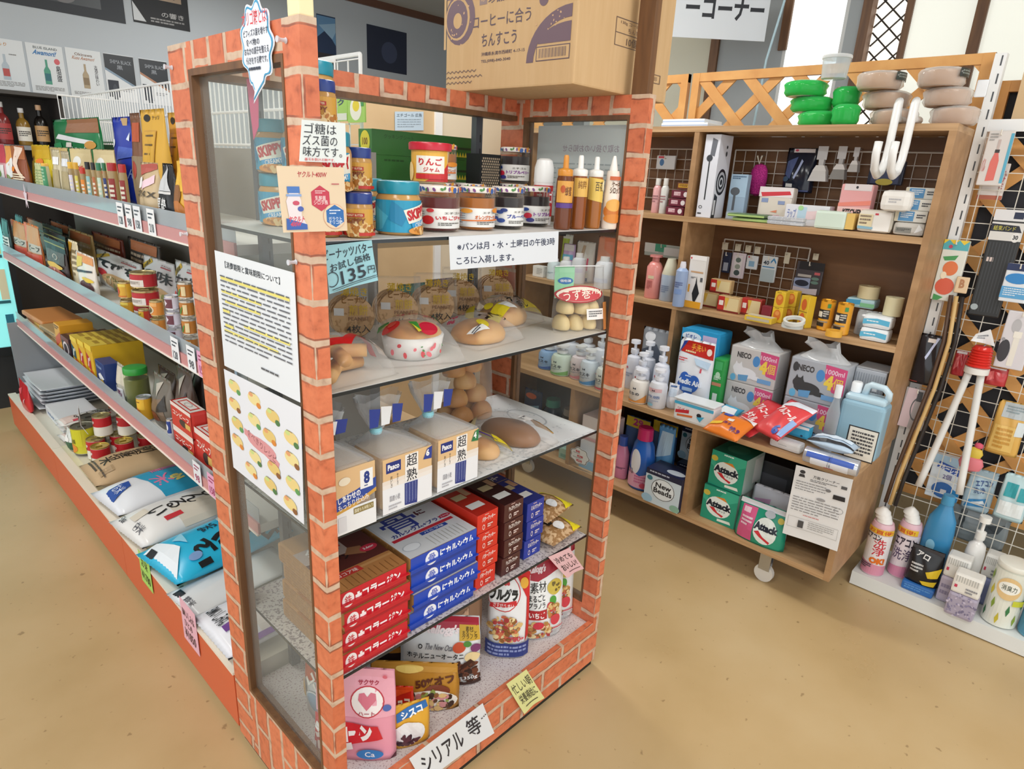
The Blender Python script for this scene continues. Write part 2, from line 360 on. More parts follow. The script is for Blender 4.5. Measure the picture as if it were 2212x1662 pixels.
def bottle(name, label, cat, S, col, prof, gfx=(), cap=None, capcol='#f4f4f4', lab=(.15, .6), group=None, w=None, h=None, sy=1., m=None, dz=0, ang=150, turn=0, capname='cap'):
    """prof: (radius, height) as fractions of half-width and height; cap likewise"""
    w = w or S[4]; h = h or S[5]; r = w/2
    o = lathe(name, [(r*a, h*z) for a, z in prof], m or G(col), None, 28, 0, r*sy, sy)
    put(o, (S[0], S[1], S[2]+dz, S[3]+turn)); tag(o, label, cat, group)
    if cap: lathe(capname, [(r*a, h*z) for a, z in cap], M(capcol, .3), o, 20, 0, r*sy, 1 if sy > .8 else .9)
    if gfx: decal(o, cyl(r*1.01, h*lab[0], h*lab[1], ang, 0, r*sy, -90, sy), gfx)
    return o
def card(name, label, cat, corners, col, gfx=(), group=None, curl=0., th=.0006, m=None, nrm=None):
    """a paper sheet through its four corners (bottom-left, bottom-right, top-right, top-left), curling a little"""
    a, b, c, d = [Vector(p) for p in corners]; n = (b-a).cross(d-a).normalized()
    fr = lambda u, v: (a*(1-u)*(1-v)+b*u*(1-v)+c*u*v+d*(1-u)*v) + n*curl*(1-v)**2*(.6+.4*cos(6*u))
    nu, nv = (8, 8) if curl else (1, 1); o0 = a; g = lambda u, v: tuple(fr(u, v)-o0)
    vs = sheet_grid(g, nu, nv); k = len(vs); vs += [tuple(Vector(p)-n*th) for p in vs]; fs = []; q = nu+1
    for j in range(nv):
        for i in range(nu): f = (j*q+i, j*q+i+1, (j+1)*q+i+1, (j+1)*q+i); fs += [f, tuple(k+e for e in f[::-1])]
    rim = [i for i in range(q)]+[j*q+nu for j in range(1, nv+1)]+[nv*q+i for i in range(nu-1, -1, -1)]+[j*q for j in range(nv-1, 0, -1)]
    for e, f in zip(rim, rim[1:]+rim[:1]): fs.append((f, e, k+e, k+f))
    o = mesh(name, vs, fs, m or M(col, .6)); o.location = o0; tag(o, label, cat, group)
    if gfx:
        s = surf_of(lambda u, v: fr(u, v)-o0, (b-a).length, (d-a).length, (8, 8)); s.flat = not curl; decal(o, s, gfx, lift=.0003)
    return o
def dup(root, S, label, group=None):
    r = root.copy(); COL.objects.link(r); r.location = S[:3]
    if len(S) > 3: r.rotation_euler = (r.rotation_euler[0], r.rotation_euler[1], S[3])
    r['label'] = label
    if group: r['group'] = group
    for ch in list(root.children):
        c = ch.copy(); COL.objects.link(c); c.parent = r
        for g in ch.children:
            e = g.copy(); COL.objects.link(e); e.parent = c
    return r


# ================================================================ the room
def struct(o): return tag(o, kind='structure')
struct(MB().box(-4.5, -4.5, -.05, 5.2, 6.5, 0).build('floor', floor_mat()))
struct(MB().box(-4.5, -4.5, 2.70, 5.2, 4.36, 2.76).build('ceiling', M('#b9bab6', .8)))
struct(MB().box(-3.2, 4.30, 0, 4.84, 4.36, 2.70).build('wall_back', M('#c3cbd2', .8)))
struct(MB().box(-3.2, 4.275, 2.645, 4.84, 4.30, 2.70).build('trim_1', M('#6b4a3a', .5)))
# right wall with its sliding windows
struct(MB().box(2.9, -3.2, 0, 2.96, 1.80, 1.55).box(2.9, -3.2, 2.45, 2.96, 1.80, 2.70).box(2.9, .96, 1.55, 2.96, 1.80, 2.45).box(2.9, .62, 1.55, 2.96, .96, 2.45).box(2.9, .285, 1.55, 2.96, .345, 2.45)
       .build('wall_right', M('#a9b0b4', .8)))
struct(MB().box(2.96, 1.74, 0, 4.9, 1.80, 2.70).box(4.84, 1.80, 0, 4.9, 4.36, 2.70).build('wall_right_alcove', M('#c3cbd2', .8)))
struct(MB().box(2.885, .955, 0, 2.9, 1.0, 2.70).box(2.885, .60, 2.0, 2.9, .64, 2.7).build('trim_2', TRIM))
struct(MB().box(2.893, 1.0, 1.2, 2.9, 1.75, 2.12).build('trim_3', M('#d9d8c6', .7)))
DAY = M('#eef4f2', .6, 0, 1.0); SHADE = M('#e6e8de', .6, 0, .55)
wf = struct(MB().box(2.885, .245, 1.55, 2.95, .285, 2.45).box(2.885, -1.6, 2.42, 2.95, .285, 2.45).box(2.885, -1.6, 1.55, 2.95, .285, 1.60)
            .box(2.88, -.19, 1.6, 2.93, -.15, 2.42).box(2.90, .085, 1.6, 2.94, .112, 2.42).box(2.88, -.9, 1.6, 2.93, -.86, 2.42).build('window_1', TRIM))
g = MB()
for k in range(14):
    z = 1.62+k*.075
    g.tube((2.955, .112, z), (2.955, .245, z+.13), .004); g.tube((2.955, .112, z+.13), (2.955, .245, z), .004)
g.build('security_grille', M('#3a3634', .5), wf)
MB().box(2.975, .09, 1.55, 2.98, .3, 2.45).build('pane', M('#fff6e8', .6, 0, 1.0), wf)
MB().box(2.915, -.15, 1.6, 2.92, .085, 2.42).build('glowing_pane', SHADE, wf)
MB().box(2.90, -.86, 1.6, 2.905, -.19, 2.42).build('glowing_pane', SHADE, wf)
MB().box(2.90, -1.6, 1.6, 2.905, -.90, 2.42).build('glowing_pane', SHADE, wf)
w2 = struct(MB().box(2.9, .345, 1.55, 2.95, .36, 2.45).box(2.9, .605, 1.55, 2.95, .62, 2.45).box(2.9, .345, 2.43, 2.95, .62, 2.45).build('sunlit_panel', M('#d5d8d8', .5)))  # added frame and glowing pane standing in for a sunlit white panel
MB().box(2.905, .36, 1.55, 2.91, .605, 2.43).build('glowing_pane', DAY, w2)

# posters on the back wall (y = 4.3)
def wall_card(name, label, x0, z0, x1, z1, col, gfx, cat='poster', y=4.297, grp=None):
    return card(name, label, cat, ((x0, y, z0), (x1, y, z0), (x1, y, z1), (x0, y, z1)), col, gfx, grp)
wall_card('poster', 'large dark poster high on the back wall, cut by the top of the picture', -.2, 2.177, 1.152, 2.75, '#3b3f45', [('r', '#484d52', .1, .1, .9, .8), ('e', '#77777a', .75, .18, .05, .08), ('e', '#5b6065', .2, .3, .15, .2)])
wall_card('poster', 'black poster with a tan landscape picture beside the large dark one', 1.20, 2.2, 1.56, 2.62, '#26282c', [('r', '#a58f78', .08, .38, .88, .95), ('d', ['#3a3a3a', '#5d5146'], 26, .5, .6, .36, .22, .012), ('t', '#b9b9b9', 'の響き', .5, .14, .9, .22), ('l', '#8d8d8d', 2, .3, .03, .9, .11), ('p', '#c9ced2', [(0, .3), (.22, .02), (0, .02)])])
bot = lambda c, lab: [('p', c, [(.4, .2), (.58, .2), (.58, .48), (.525, .56), (.525, .7), (.465, .7), (.465, .56), (.4, .48)]), ('r', lab, .41, .27, .57, .42)]
A4 = '#e6ebee'
wall_card('poster', 'white bottle poster with an orange heading, first of the row on the back wall', .36, 1.70, .562, 1.98, A4, [('t', '#c98a3a', 'あわもり', .15, .86, .6, .93, {'sh': .3}), ('l', '#9a9a9a', 4, .1, .06, .9, .17), ('l', '#8a8a8a', 1, .62, .68, .9, .72)]+bot('#b9c6d0', '#c0504d'), grp='bottle posters on the back wall')
wall_card('poster', 'white poster with a green bottle, blue script and a red seal', .575, 1.70, .765, 1.98, A4, [('t', '#3b4a52', 'BLUE ISLAND', .2, .9, .85, .95), ('t', '#2a78b8', 'Awamori!', .18, .78, .8, .88, {'sh': .4, 'b': .03}), ('e', '#d8636b', .8, .68, .08, .06), ('t', '#2b2f38', '島泡盛', .74, .28, .88, .6, {'v': 1, 'b': .03}), ('l', '#9a9a9a', 4, .1, .05, .9, .15)]+bot('#4f9f86', '#2f6f7a'), grp='bottle posters on the back wall')
wall_card('poster', 'white poster with an amber bottle under brown script', .78, 1.70, .975, 1.985, A4, [('t', '#7a5a48', 'Okinawa', .25, .86, .75, .92), ('t', '#b4774e', 'Kusu Awamori', .18, .78, .8, .85, {'sh': .4}), ('t', '#4b4b55', '古酒の味わい', .76, .28, .86, .7, {'v': 1}), ('l', '#9a9a9a', 3, .1, .05, .9, .12)]+bot('#b3a184', '#8d7a5f'), grp='bottle posters on the back wall')
for k, (x0, lab, c) in enumerate(((.99, 'poster with a dark slanted top and blue-grey stripe', '#8aa0b4'), (1.20, 'poster with a dark slanted top and copper stripe', '#b48468'))):
    wall_card('poster', lab+' on the back wall', x0, 1.70, x0+.18, 1.985, '#e3e8ec', [('p', '#33383e', [(0, .99), (1, .99), (1, .36), (0, .7)]), ('p', c, [(0, .7), (1, .36), (1, .31), (0, .65)]), ('t', '#9aa0a8', 'SHIMA BLACK', .2, .8, .9, .88), ('t', '#9aa0a8', '黒', .4, .68, .6, .77), ('r', '#2e3440', .05, .08, .4, .44), ('p', '#454c56', [(.2, .02), (.34, .02), (.34, .3), (.29, .36), (.25, .36), (.2, .3)]), ('l', '#a5a8ad', 2, .5, .2, .9, .28)], grp='black and white posters on the back wall')
wall_card('poster', 'small black poster above the front brick post', 2.35, 2.43, 2.46, 2.58, '#23272c', [('l', '#6a6f74', 2, .2, .3, .8, .5)])
wall_card('poster', 'blue sky and mountain photo poster behind the front post', 2.55, 1.95, 2.72, 2.50, '#2f3f5e', [('p', '#6d9ac4', [(0, .7), (.5, .82), (1, .62), (1, 1), (0, 1)]), ('p', '#9cc0dc', [(.1, .86), (.8, .7), (1, .8), (1, .92)]), ('r', '#3f3a3c', 0, .3, 1, .5), ('r', '#242a44', 0, 0, 1, .3)])
wall_card('poster', 'plain navy poster on the back wall, left of the big carton', 3.02, 2.17, 3.44, 2.51, '#2d3448', [('e', '#47506a', .55, .45, .2, .25)])

# hanging sign: ...コーナー
sd = Vector((sin(YAW), -cos(YAW), 0))
sc = Vector((2.686, 0.62, 2.004)); s1 = sc-sd*.62; hz = .235
sg = card('hanging_sign', 'white hanging corner sign with black Japanese letters', 'sign', (s1, sc, sc+Vector((0, 0, hz)), s1+Vector((0, 0, hz))), '#e4eaf0', [('t', '#1d2129', 'ーコーナー', .39, .33, .965, .72, {'b': .035})], th=.004)
for e in (.1, .9):
    q = s1+(sc-s1)*e+Vector((0, 0, hz)); MB().tube(q-s1-Vector((0, 0, .02)), (q.x-s1.x, q.y-s1.y, 2.7-s1.z), .002).build('hanging_string', M('#bcd6e2'), sg)
c1 = (2.6, 0.517, 2.143); c2 = (2.6, 0.558, 1.91); c3 = (2.6, 0.566, 1.708)
tag(MB().path([(c1[0], c1[1], 2.7), c1, c2, c3, (c3[0], c3[1]+.02, 1.3), (c3[0], c3[1]+.03, .0)], .005).build('cord', M('#b3d2de', .4)), 'pale blue cord dropping from the ceiling beside the hanging sign', 'cord')

# drinks fridge and bottle shelf at the far left
f = empty('drinks_fridge', 'glass-door drinks fridge with bright cyan lighting beyond the long shelf', 'fridge', (-.20, 3.40, 0))
MB().box(-.42, .03, 0, .38, .58, 1.18).build('cabinet', M('#2a2c30', .4), f)
d = MB().box(-.42, 0, .30, -.37, .03, 1.15).box(.355, 0, .30, .38, .03, 1.15).box(-.37, 0, .30, .355, .03, .345).box(-.37, 0, 1.10, .355, .03, 1.15).build('door', M('#1f2124', .35), f)
MB().box(-.37, .012, .345, .355, .018, 1.10).build('lit_interior', M('#8fe6e6', .3, 0, .5), f)
for z in (.58, .82): MB().box(-.36, .006, z, .335, .012, z+.015).build('wire_shelf', M('#2f6d78', .4), f)
for k in range(4):
    for z in (.36, .60, .84): MB().box(.30-.11*k, .0085, z, .335-.11*k, .0115, z+.16).build('drink_front', M(('#d8e6a6', '#4fa9b8', '#e9e3c0', '#2f7d96')[(k+int(z*10)) % 4]), f)
f = empty('bottle_shelf', 'dark bottle shelf against the back wall under the posters', 'shelf', (.0, 4.005, 0))
MB().box(-.9, .27, .9, .66, .29, 1.68).build('back_panel', M('#2c2723', .6), f); MB().box(-.9, 0, 1.36, .66, .27, 1.385).build('shelf_board', M('#8a8d90', .5), f)
MB().box(.635, 0, .9, .66, .27, 1.68).build('side_panel', M('#3a3532', .6), f); MB().box(-.9, 0, 1.66, .66, .27, 1.68).build('top_board', M('#4a4744', .6), f)
MB().box(-.9, 0, 0, .66, .27, .9).build('base_cabinet', M('#3a3532', .6), f)
wine = [(.5, 0), (.98, .01), (1, .03), (1, .55), (.8, .66), (.36, .74), (.33, .93), (.38, .935), (.38, .975), (.33, 1)]
for px, lab, c, lc, wd, hh in ((12, 'red bottle at the left end of the dark bottle shelf', '#7c2a2a', '#b04040', .09, .27), (40, 'amber spirit bottle with a white label on the dark bottle shelf', '#8a6a2a', '#e3e0d4', .085, .24), (72, 'black bottle with a tan label and pale cap on the dark bottle shelf', '#15110f', '#c49a66', .085, .27)):
    x = {12: .36, 40: .455, 72: .545}[px]; wd *= .82; hh *= .86
    bottle('spirit_bottle', lab, 'bottle', (x, 4.06, 1.3852, 0, wd, hh), c, wine, [('r', lc, 0, 0, 1, 1), ('l', '#3a3530', 3, .15, .3, .85, .7)], [(.4, .88), (.42, .89), (.42, 1.0), (.36, 1.005)], '#c9a27e' if px == 72 else '#d8d8d8', (.12, .5), 'bottles on the dark shelf')

# ================================================================ brick-papered display rack
W, D, H, T = .855, .454, 1.55, .025
rack = empty('display_rack', 'tall bread rack covered in brick-pattern paper with glass sides', 'rack')
def side_frame(name, x0, x1):
    m = MB()
    m.box(x0, 0, .02, x1, .047, H).box(x0, .372, .02, x1, D, H).box(x0, .047, 1.508, x1, .372, H, 0, True).box(x0, .047, .02, x1, .372, .205, 0, True)
    o = m.build(name, BRICK, rack)
    a, b = x0+.002, x1-.002
    MB().box(x0-.0012, .360, .205, x1+.0012, .3725, 1.508).box(x0-.0012, .0465, .205, x1+.0012, .0525, 1.508).box(x0-.0012, .0525, 1.498, x1+.0012, .360, 1.5085).box(x0-.0012, .0525, .2045, x1+.0012, .360, .214).build('inner_trim', TRIM, o)
    return o
side_frame('left_side_frame', 0, T); side_frame('right_side_frame', W-T, W)
for x in (T*.55, W-T*.55): MB().box(x-.002, .0525, .214, x+.002, .360, 1.498).build('glass_pane', FILM('#f4f6f4', .02, .02, .12), rack)
o = MB().box(T, D-.053, 1.512, W-T, D-.02, H, 0, True).build('back_rail', BRICK, rack)
MB().box(T, D-.058, 1.500, W-T, D-.02, 1.512).build('inner_trim', TRIM, o)
MB().box(T, .0, .02, W-T, .018, .157).build('base_front', BRICK, rack)
MB().box(.006, .006, 0, W-.006, D-.006, .02).build('plinth', BLACK, rack)
FL = speckle_mat('speckled_paper', '#d8cfcf', '#a58d92', 240, .60)
MB().box(T, .018, .02, W-T, D-.006, .150).build('base_board', FL, rack)
Z1, Z2, Z3, Z4, ZB = 1.257, 1.008, .739, .426, .1502
LACE = speckle_mat('lace_paper', '#e9ebec', '#c3c8cc', 120, .58)
for z, lin_m in ((Z1, M('#dcdbd8', .4)), (Z2, M('#e2dfd8', .4)), (Z3, LACE), (Z4, speckle_mat('lace_paper_grey', '#cfc8c8', '#8d8488', 170, .56))):
    s = MB().box(T+.0005, .052, z-.007, W-T-.0005, D-.03, z-.0012).build('shelf_board', M('#20262a', .15), rack)
    MB().box(T+.002, .054, z-.0012, W-T-.002, D-.032, z-.0002).build('shelf_liner', lin_m, s)
for x in (.142, .722):
    u = MB().box(x-.011, D-.03, .157, x+.011, D-.012, 1.50).build('slotted_upright', GREYM, rack)
    g = MB()
    for k in range(38): g.box(x+.002, D-.0304, .22+k*.033, x+.005, D-.0298, .238+k*.033)
    g.build('slot_perforation', BLACK, u)
    for z in (Z1, Z2, Z3, Z4): MB().prism([(x-.002, z-.0075), (x+.002, z-.0075), (x+.002, z-.02), (x-.002, z-.02)], .12, D-.03).build('shelf_bracket', BLACK, u)
# things standing on top of the rack
c = carton('paper_box', 'pale yellow paper box standing on the front brick post', 'box', (.0135, .004, 1.5503, 0, .022, .10), .03, '#ece2b4', [('r', '#e9e6dc', 0, .3, .7, 1), ('l', '#b9a77d', 3, .1, .35, .6, .8)])
bx = carton('cardboard_carton', 'big printed cardboard carton resting on the top of the brick rack', 'carton', (.825, .068, 1.5503, 0, .36, .235), .40, CARD, bev=.004,
  gfx=[('r', '#6e5a50', .36, .395, .80, .402), ('r', '#6e5a50', .36, .50, .80, .507), ('r', '#6e5a50', .36, .62, .80, .627), ('r', '#6e5a50', .36, .395, .366, .627), ('r', '#6e5a50', .794, .395, .80, .627), ('t', '#6e5a50', '130g コーヒーに合う', .41, .575, .76, .61, {'b': 0}), ('t', '#6e5a50', 'ちんすこう', .49, .52, .68, .56, {'b': 0}), ('t', '#6e5a50', '10個入', .48, .41, .66, .485, {'b': .01}),
       ('r', '#6e5a50', .75, .16, .90, .166), ('r', '#6e5a50', .75, .235, .90, .241), ('r', '#6e5a50', .75, .16, .756, .241), ('r', '#6e5a50', .894, .16, .90, .241), ('t', '#6e5a50', '検印', .79, .18, .86, .22, {'b': 0})],
  left=[('e', '#6d5560', .12, .66, .13, .235), ('e', CARD, .10, .66, .105, .19), ('e', '#6d5560', .095, .66, .092, .17), ('e', CARD, .10, .645, .037, .07), ('r', CARD, -.02, .4, -.001, .95), ('r', '#6d5560', .0, .84, .06, .885),
        ('d', ['#cda67c'], 16, .12, .62, .11, .2, .0025), ('t', '#5a4750', '珍品堂', .355, .745, .545, .84, {'b': .02}), ('t', '#5a4750', 'の', .56, .755, .60, .81), ('r', '#8d7670', .285, .745, .345, .845), ('t', '#c8a578', '珍', .295, .77, .335, .83),
        ('t', '#5a4750', 'コーヒーに合う', .235, .545, .685, .665, {'b': .015}), ('t', '#5a4750', 'ちんすこう', .31, .38, .585, .495, {'b': .012}), ('t', '#5a4750', '沖縄県糸満市西崎町 4-17-15', .31, .30, .65, .335), ('t', '#5a4750', 'TEL(098)-840-3040', .31, .235, .545, .268),
        ('e', '#6d5560', .77, .70, .032, .055)]
       + [('p', '#6d5560', [(.665+.30*(1-cos(a*pi/2/10)), .20+.43*sin(a*pi/2/10)) for a in range(11)]+[(.965, .53)]+[(.715+.25*(1-cos(a*pi/2/10)), .20+.33*sin(a*pi/2/10)) for a in range(10, -1, -1)])]
       + [('p', '#6d5560', [(.745+.22*(1-cos(a*pi/2/8)), .345+.155*sin(a*pi/2/8)) for a in range(9)]+[(.965, .345)]), ('d', ['#cda67c'], 12, .82, .52, .1, .1, .0022), ('r', '#5a4750', .735, .205, .965, .325), ('r', CARD, .740, .213, .96, .317)]
       + [('r', '#7a655f', .755+k*.0075, .23, .755+k*.0075+.003+.002*(k % 3 == 0), .305) for k in range(25)]
       + [('p', '#5a4750', [(.01+i*.0175, .175-.05*j+.02*(i % 2)-.01*0) for i in range(n)]+[(.01+i*.0175, .168-.05*j+.02*(i % 2)) for i in range(n-1, -1, -1)]) for j, n in ((0, 16), (1, 19), (2, 14))])
p = empty('wooden_post', 'brown wooden post with a yellow tip standing on the right end of the rack', 'post', (.8425, .030, 1.5503))
MB().box(-.0115, -.02, 0, .0115, .02, .21).build('shaft', TRIM, p); MB().box(-.013, -.022, .21, .013, .022, .27).build('yellow_tip', M('#d8b43c', .5), p)

# ================================================================ long two-sided shop shelf behind the rack
gx0, gx1, gy0, gy1 = .0, .85, .462, 3.05
gon = empty('gondola_shelf', 'long white shop shelf with an orange kick strip running away behind the rack', 'shelf')
SHW = M('#d9dad6', .4); KICK = M('#d2603a', .4)
MB().box(.012, gy0, 0.03, gx1, gy1, .185).build('base_deck', M('#d8d3c4', .45), gon)
for a, b in ((gy0, 1.30), (1.302, 2.17), (2.172, gy1)):
    k = MB().box(0, a, .03, .0118, b, .186).build('kick_panel', KICK, gon); MB().box(-.002, a, .186, .03, b, .193).build('edge_strip', M('#e9dfcf', .4), k)
MB().box(.405, gy0, .185, .435, gy1, 1.40).build('back_panel', M('#8d8a83', .5), gon)
GZ = (1.205, .892, .562)
RAIL = M('#c98d8d', .4); CLEARF = FILM('#cfd8de', .30, .1, .4)
for z in GZ:
    s = MB().box(.096, gy0, z-.022, .405, gy1, z).build('shelf_board', SHW, gon)
    MB().box(.090, gy0, z-.024, .0955, gy1, z+.004).build('price_rail', RAIL, s)
    MB().box(.087, gy0, z-.028, .0955, gy1, z-.024).build('rail_edge', M('#f2ede4', .3), s)
    MB().box(.0945, gy0, z+.004, .0955, gy1, z+.042).build('clear_fence', CLEARF, s)
    s = MB().box(.435, gy0, z-.022, .80, gy1, z).build('shelf_board', BEIGE, gon)
MB().box(.435, gy0+.01, 1.318, .80, 1.4, 1.34).build('shelf_board', SHW, gon)
MB().box(.80, gy1-.02, .186, .84, gy1, 1.40).build('end_upright', SHW, gon)
MB().box(.05, gy1-.018, .186, .405, gy1, .55).build('end_panel', M('#8b9096', .5), gon)
# white wire racks along the top
def wire_grid(name, label, p0, p1, z0, z1, step, rows, parent=None):
    e = empty(name, label, 'wire rack', (0, 0, 0)); m = MB(); p0, p1 = Vector(p0), Vector(p1); n = int((p1-p0).length/step)
    for k in range(n+1):
        q = p0+(p1-p0)*k/n; m.tube((q.x, q.y, z0), (q.x, q.y, z1), .0022, 0, 4)
    m.build('wire_grille', WHITE, e); m = MB()
    for z in rows: m.tube((p0.x, p0.y, z), (p1.x, p1.y, z), .004, 0, 6)
    m.build('rim_frame', WHITE, e); return e
wire_grid('wire_rack', 'white wire rack along the top of the long shelf', (.42, 1.62, 0), (.42, 2.68, 0), 1.40, 1.605, .028, (1.41, 1.50, 1.603))
wire_grid('wire_rack', 'white close-barred wire rack across the far end of the long shelf', (.40, 2.98, 0), (.62, 2.98, 0), 1.40, 1.62, .018, (1.41, 1.51, 1.615))
wire_grid('wire_rack', 'white wire rack seen just behind the front brick post', (.42, .60, 0), (.42, 1.58, 0), 1.40, 1.60, .03, (1.41, 1.5, 1.598))

# ================================================================ wooden shelf units on the right
lw = empty('wooden_shelf_unit', 'low wooden shelf unit on casters holding the detergents', 'shelf unit', (1.6, 0, 0))
lx1, y0, y1, b = .42, -.395, 1.30, .02
for y in (y0, y1-b): MB().box(0, y, .136, lx1, y+b, .529-b).build('side_panel', PLY, lw)
for y in (.142, .718): MB().box(.002, y, .136+b, lx1-.012, y+b, .529-b).build('divider', PLY, lw)
MB().box(0, y0, .529-b, lx1, y1, .529).build('top_board', PLYE, lw); MB().box(0, y0+b, .136, lx1, y1-b, .136+b).build('bottom_board', PLYE, lw)
MB().box(lx1-.012, y0+b, .136+b, lx1, y1-b, .529-b).build('back_panel', M('#4f3a26', .7), lw)
for (x, y) in ((.055, -.17), (.055, 1.0), (.36, -.17), (.36, 1.0)):
    c = MB().box(x-.03, y-.03, .12, x+.03, y+.03, .136).box(x-.014, y-.02, .05, x-.010, y+.02, .12).box(x+.010, y-.02, .05, x+.014, y+.02, .12).build('caster', CHROME, lw)
    bm = bmesh.new(); bmesh.ops.create_cone(bm, cap_ends=True, segments=20, radius1=.034, radius2=.034, depth=.018)
    for v in bm.verts: v.co = (x+v.co.z, y+v.co.y, .0345+v.co.x)
    from_bm('wheel', bm, M('#d9d6cf', .4), c)
uw = empty('wooden_shelf_unit', 'tall wooden shelf unit with open compartments standing on the low one', 'shelf unit', (1.83, 0, .5292))
ux1 = .24
for y in (y0, y1-b): MB().box(0, y, 0, ux1, y+b, 1.0408-b).build('side_panel', PLY, uw)
MB().box(0, y0, 1.0408-b, ux1, y1, 1.0408).build('top_board', PLYE, uw)
for z in (.7168, .3728): MB().box(.0, y0+b, z-b, ux1-.008, y1-b, z).build('shelf_board', PLYE, uw)
for z0, z1 in ((0, .3528), (.3728, .6968), (.7168, 1.0208)): MB().box(.001, .418, z0, ux1-.008, .418+b, z1).build('divider', PLY, uw)
MB().box(ux1-.008, y0+b, 0, ux1, y1-b, 1.02).build('back_panel', wood_mat('dark_plywood', '#6b4a2f', '#7d5838', (14, 2, 14)), uw)
ZT, ZA, ZM, ZL, ZF = 1.5702, 1.2462, .9022, .5292, .1562

# lattice screen behind the wooden unit
def lattice(name, label, ya, yb, z0, z1, x=2.12, back=False):
    e = empty(name, label, 'screen', (x, 0, 0)); r = .032
    MB().box(0, ya, z1-r, .022, yb, z1).build('top_rail', LAT, e); MB().box(0, ya, z0, .022, yb, z0+r).build('bottom_rail', LAT, e)
    for y in (ya, yb-r): MB().box(-.001, y, z0, .023, y+r, z1).build('post', LAT, e)
    hh = z1-z0-2*r; st = .19; wd = .038
    for sgn, xo, nm in ((1, .004, 'slat_lattice'), (-1, .012, 'slat_lattice')):
        m = MB(); k = ya-hh
        while k < yb+hh:
            # clip the slanted slat to the frame
            pts = []
            for (yy, zz) in ((k, z0+r), (k+wd*1.41, z0+r), (k+wd*1.41+hh*sgn, z1-r), (k+hh*sgn, z1-r)): pts.append((yy, zz))
            lo, hi = ya+r*.5, yb-r*.5; P = pts
            for lim, keep in ((lo, lambda v: v >= lo), (hi, lambda v: v <= hi)):
                out = []
                for i in range(len(P)):
                    a, c = P[i], P[(i+1) % len(P)]
                    if keep(a[0]): out.append(a)
                    if keep(a[0]) != keep(c[0]): t = (lim-a[0])/(c[0]-a[0]); out.append((lim, a[1]+t*(c[1]-a[1])))
                P = out
                if not P: break
            if len(P) > 2:
                b0 = len(m.v); n = len(P); m.v += [(xo, q[0], q[1]) for q in P]+[(xo+.008, q[0], q[1]) for q in P]
                m.f += [list(range(b0, b0+n)), list(range(b0+2*n-1, b0+n-1, -1))]; m.i += [0, 0]; m.uv += [(0, 0)]*(2*n)
                for i in range(n): m.f.append([b0+i, b0+n+i, b0+n+(i+1) % n, b0+(i+1) % n]); m.i.append(0); m.uv += [(0, 0)]*4
            k += st
        m.build(nm, LAT, e)
    if back: MB().box(.03, ya, z0, .036, yb, z1).build('backing_board', M('#26282f', .7), e)
    return e
lattice('lattice_screen', 'tan wooden lattice screen behind the bowls on top of the tall unit', -.39, .64, 1.30, 1.797)
lattice('lattice_screen', 'tan wooden lattice screen showing left of the bowls beside the brick rack', .66, 1.65, 1.30, 1.797)
lattice('lattice_screen', 'tan wooden lattice screen behind the wire mesh rack', -1.5, -.41, .30, 1.72, 2.16, True)
tag(MB().box(2.10, -1.5, 1.60, 2.125, -.475, 2.1).build('plywood_sheet', BEIGE), 'plain plywood sheet above the wire mesh rack', 'board')

# wire mesh rack at the right edge
mr = empty('mesh_rack', 'white slotted-upright rack with a wire mesh and a low white deck at the right edge', 'rack', (2.07, 0, 0))
u = MB().box(-.005, -.428, .06, .03, -.398, 1.785).build('slotted_upright', WHITE, mr); g = MB()
for k in range(34): g.box(-.0056, -.420, .1+k*.05, -.0048, -.416, .128+k*.05)
g.build('slot_perforation', M('#4a4e54'), u)
MB().box(-.004, -1.5, 1.565, .0, -.428, 1.60).build('cross_rail', WHITE, mr); MB().box(-.19, -1.5, 0.004, .07, -.400, .055).build('base_deck', M('#dfe2e0', .4), mr)
m = MB()
for k in range(21): m.tube((-.002, -.45-.05*k, .10), (-.002, -.45-.05*k, 1.555), .0018, 0, 4)
for k in range(29): m.tube((-.0025, -1.48, .12+.051*k), (-.0025, -.43, .12+.051*k), .0018, 0, 4)
m.build('wire_mesh', M('#d9d6cc', .4), mr)
ZD = .0552


# ================================================================ goods on the brick rack
def loft(name, rings, m, parent=None, cap=True):
    n = len(rings[0]); vs = [p for r in rings for p in r]; fs = []
    for a in range(len(rings)-1):
        for j in range(n): fs.append((a*n+j, a*n+(j+1) % n, (a+1)*n+(j+1) % n, (a+1)*n+j))
    if cap: fs.append(tuple(range(n))[::-1]); fs.append(tuple(len(vs)-n+j for j in range(n)))
    return mesh(name, vs, fs, m, None, parent, True)
FLECK = ['#d8404a', '#e8a23c', '#3f63a8', '#4f8a4a', '#7a4a86', '#e06a50']
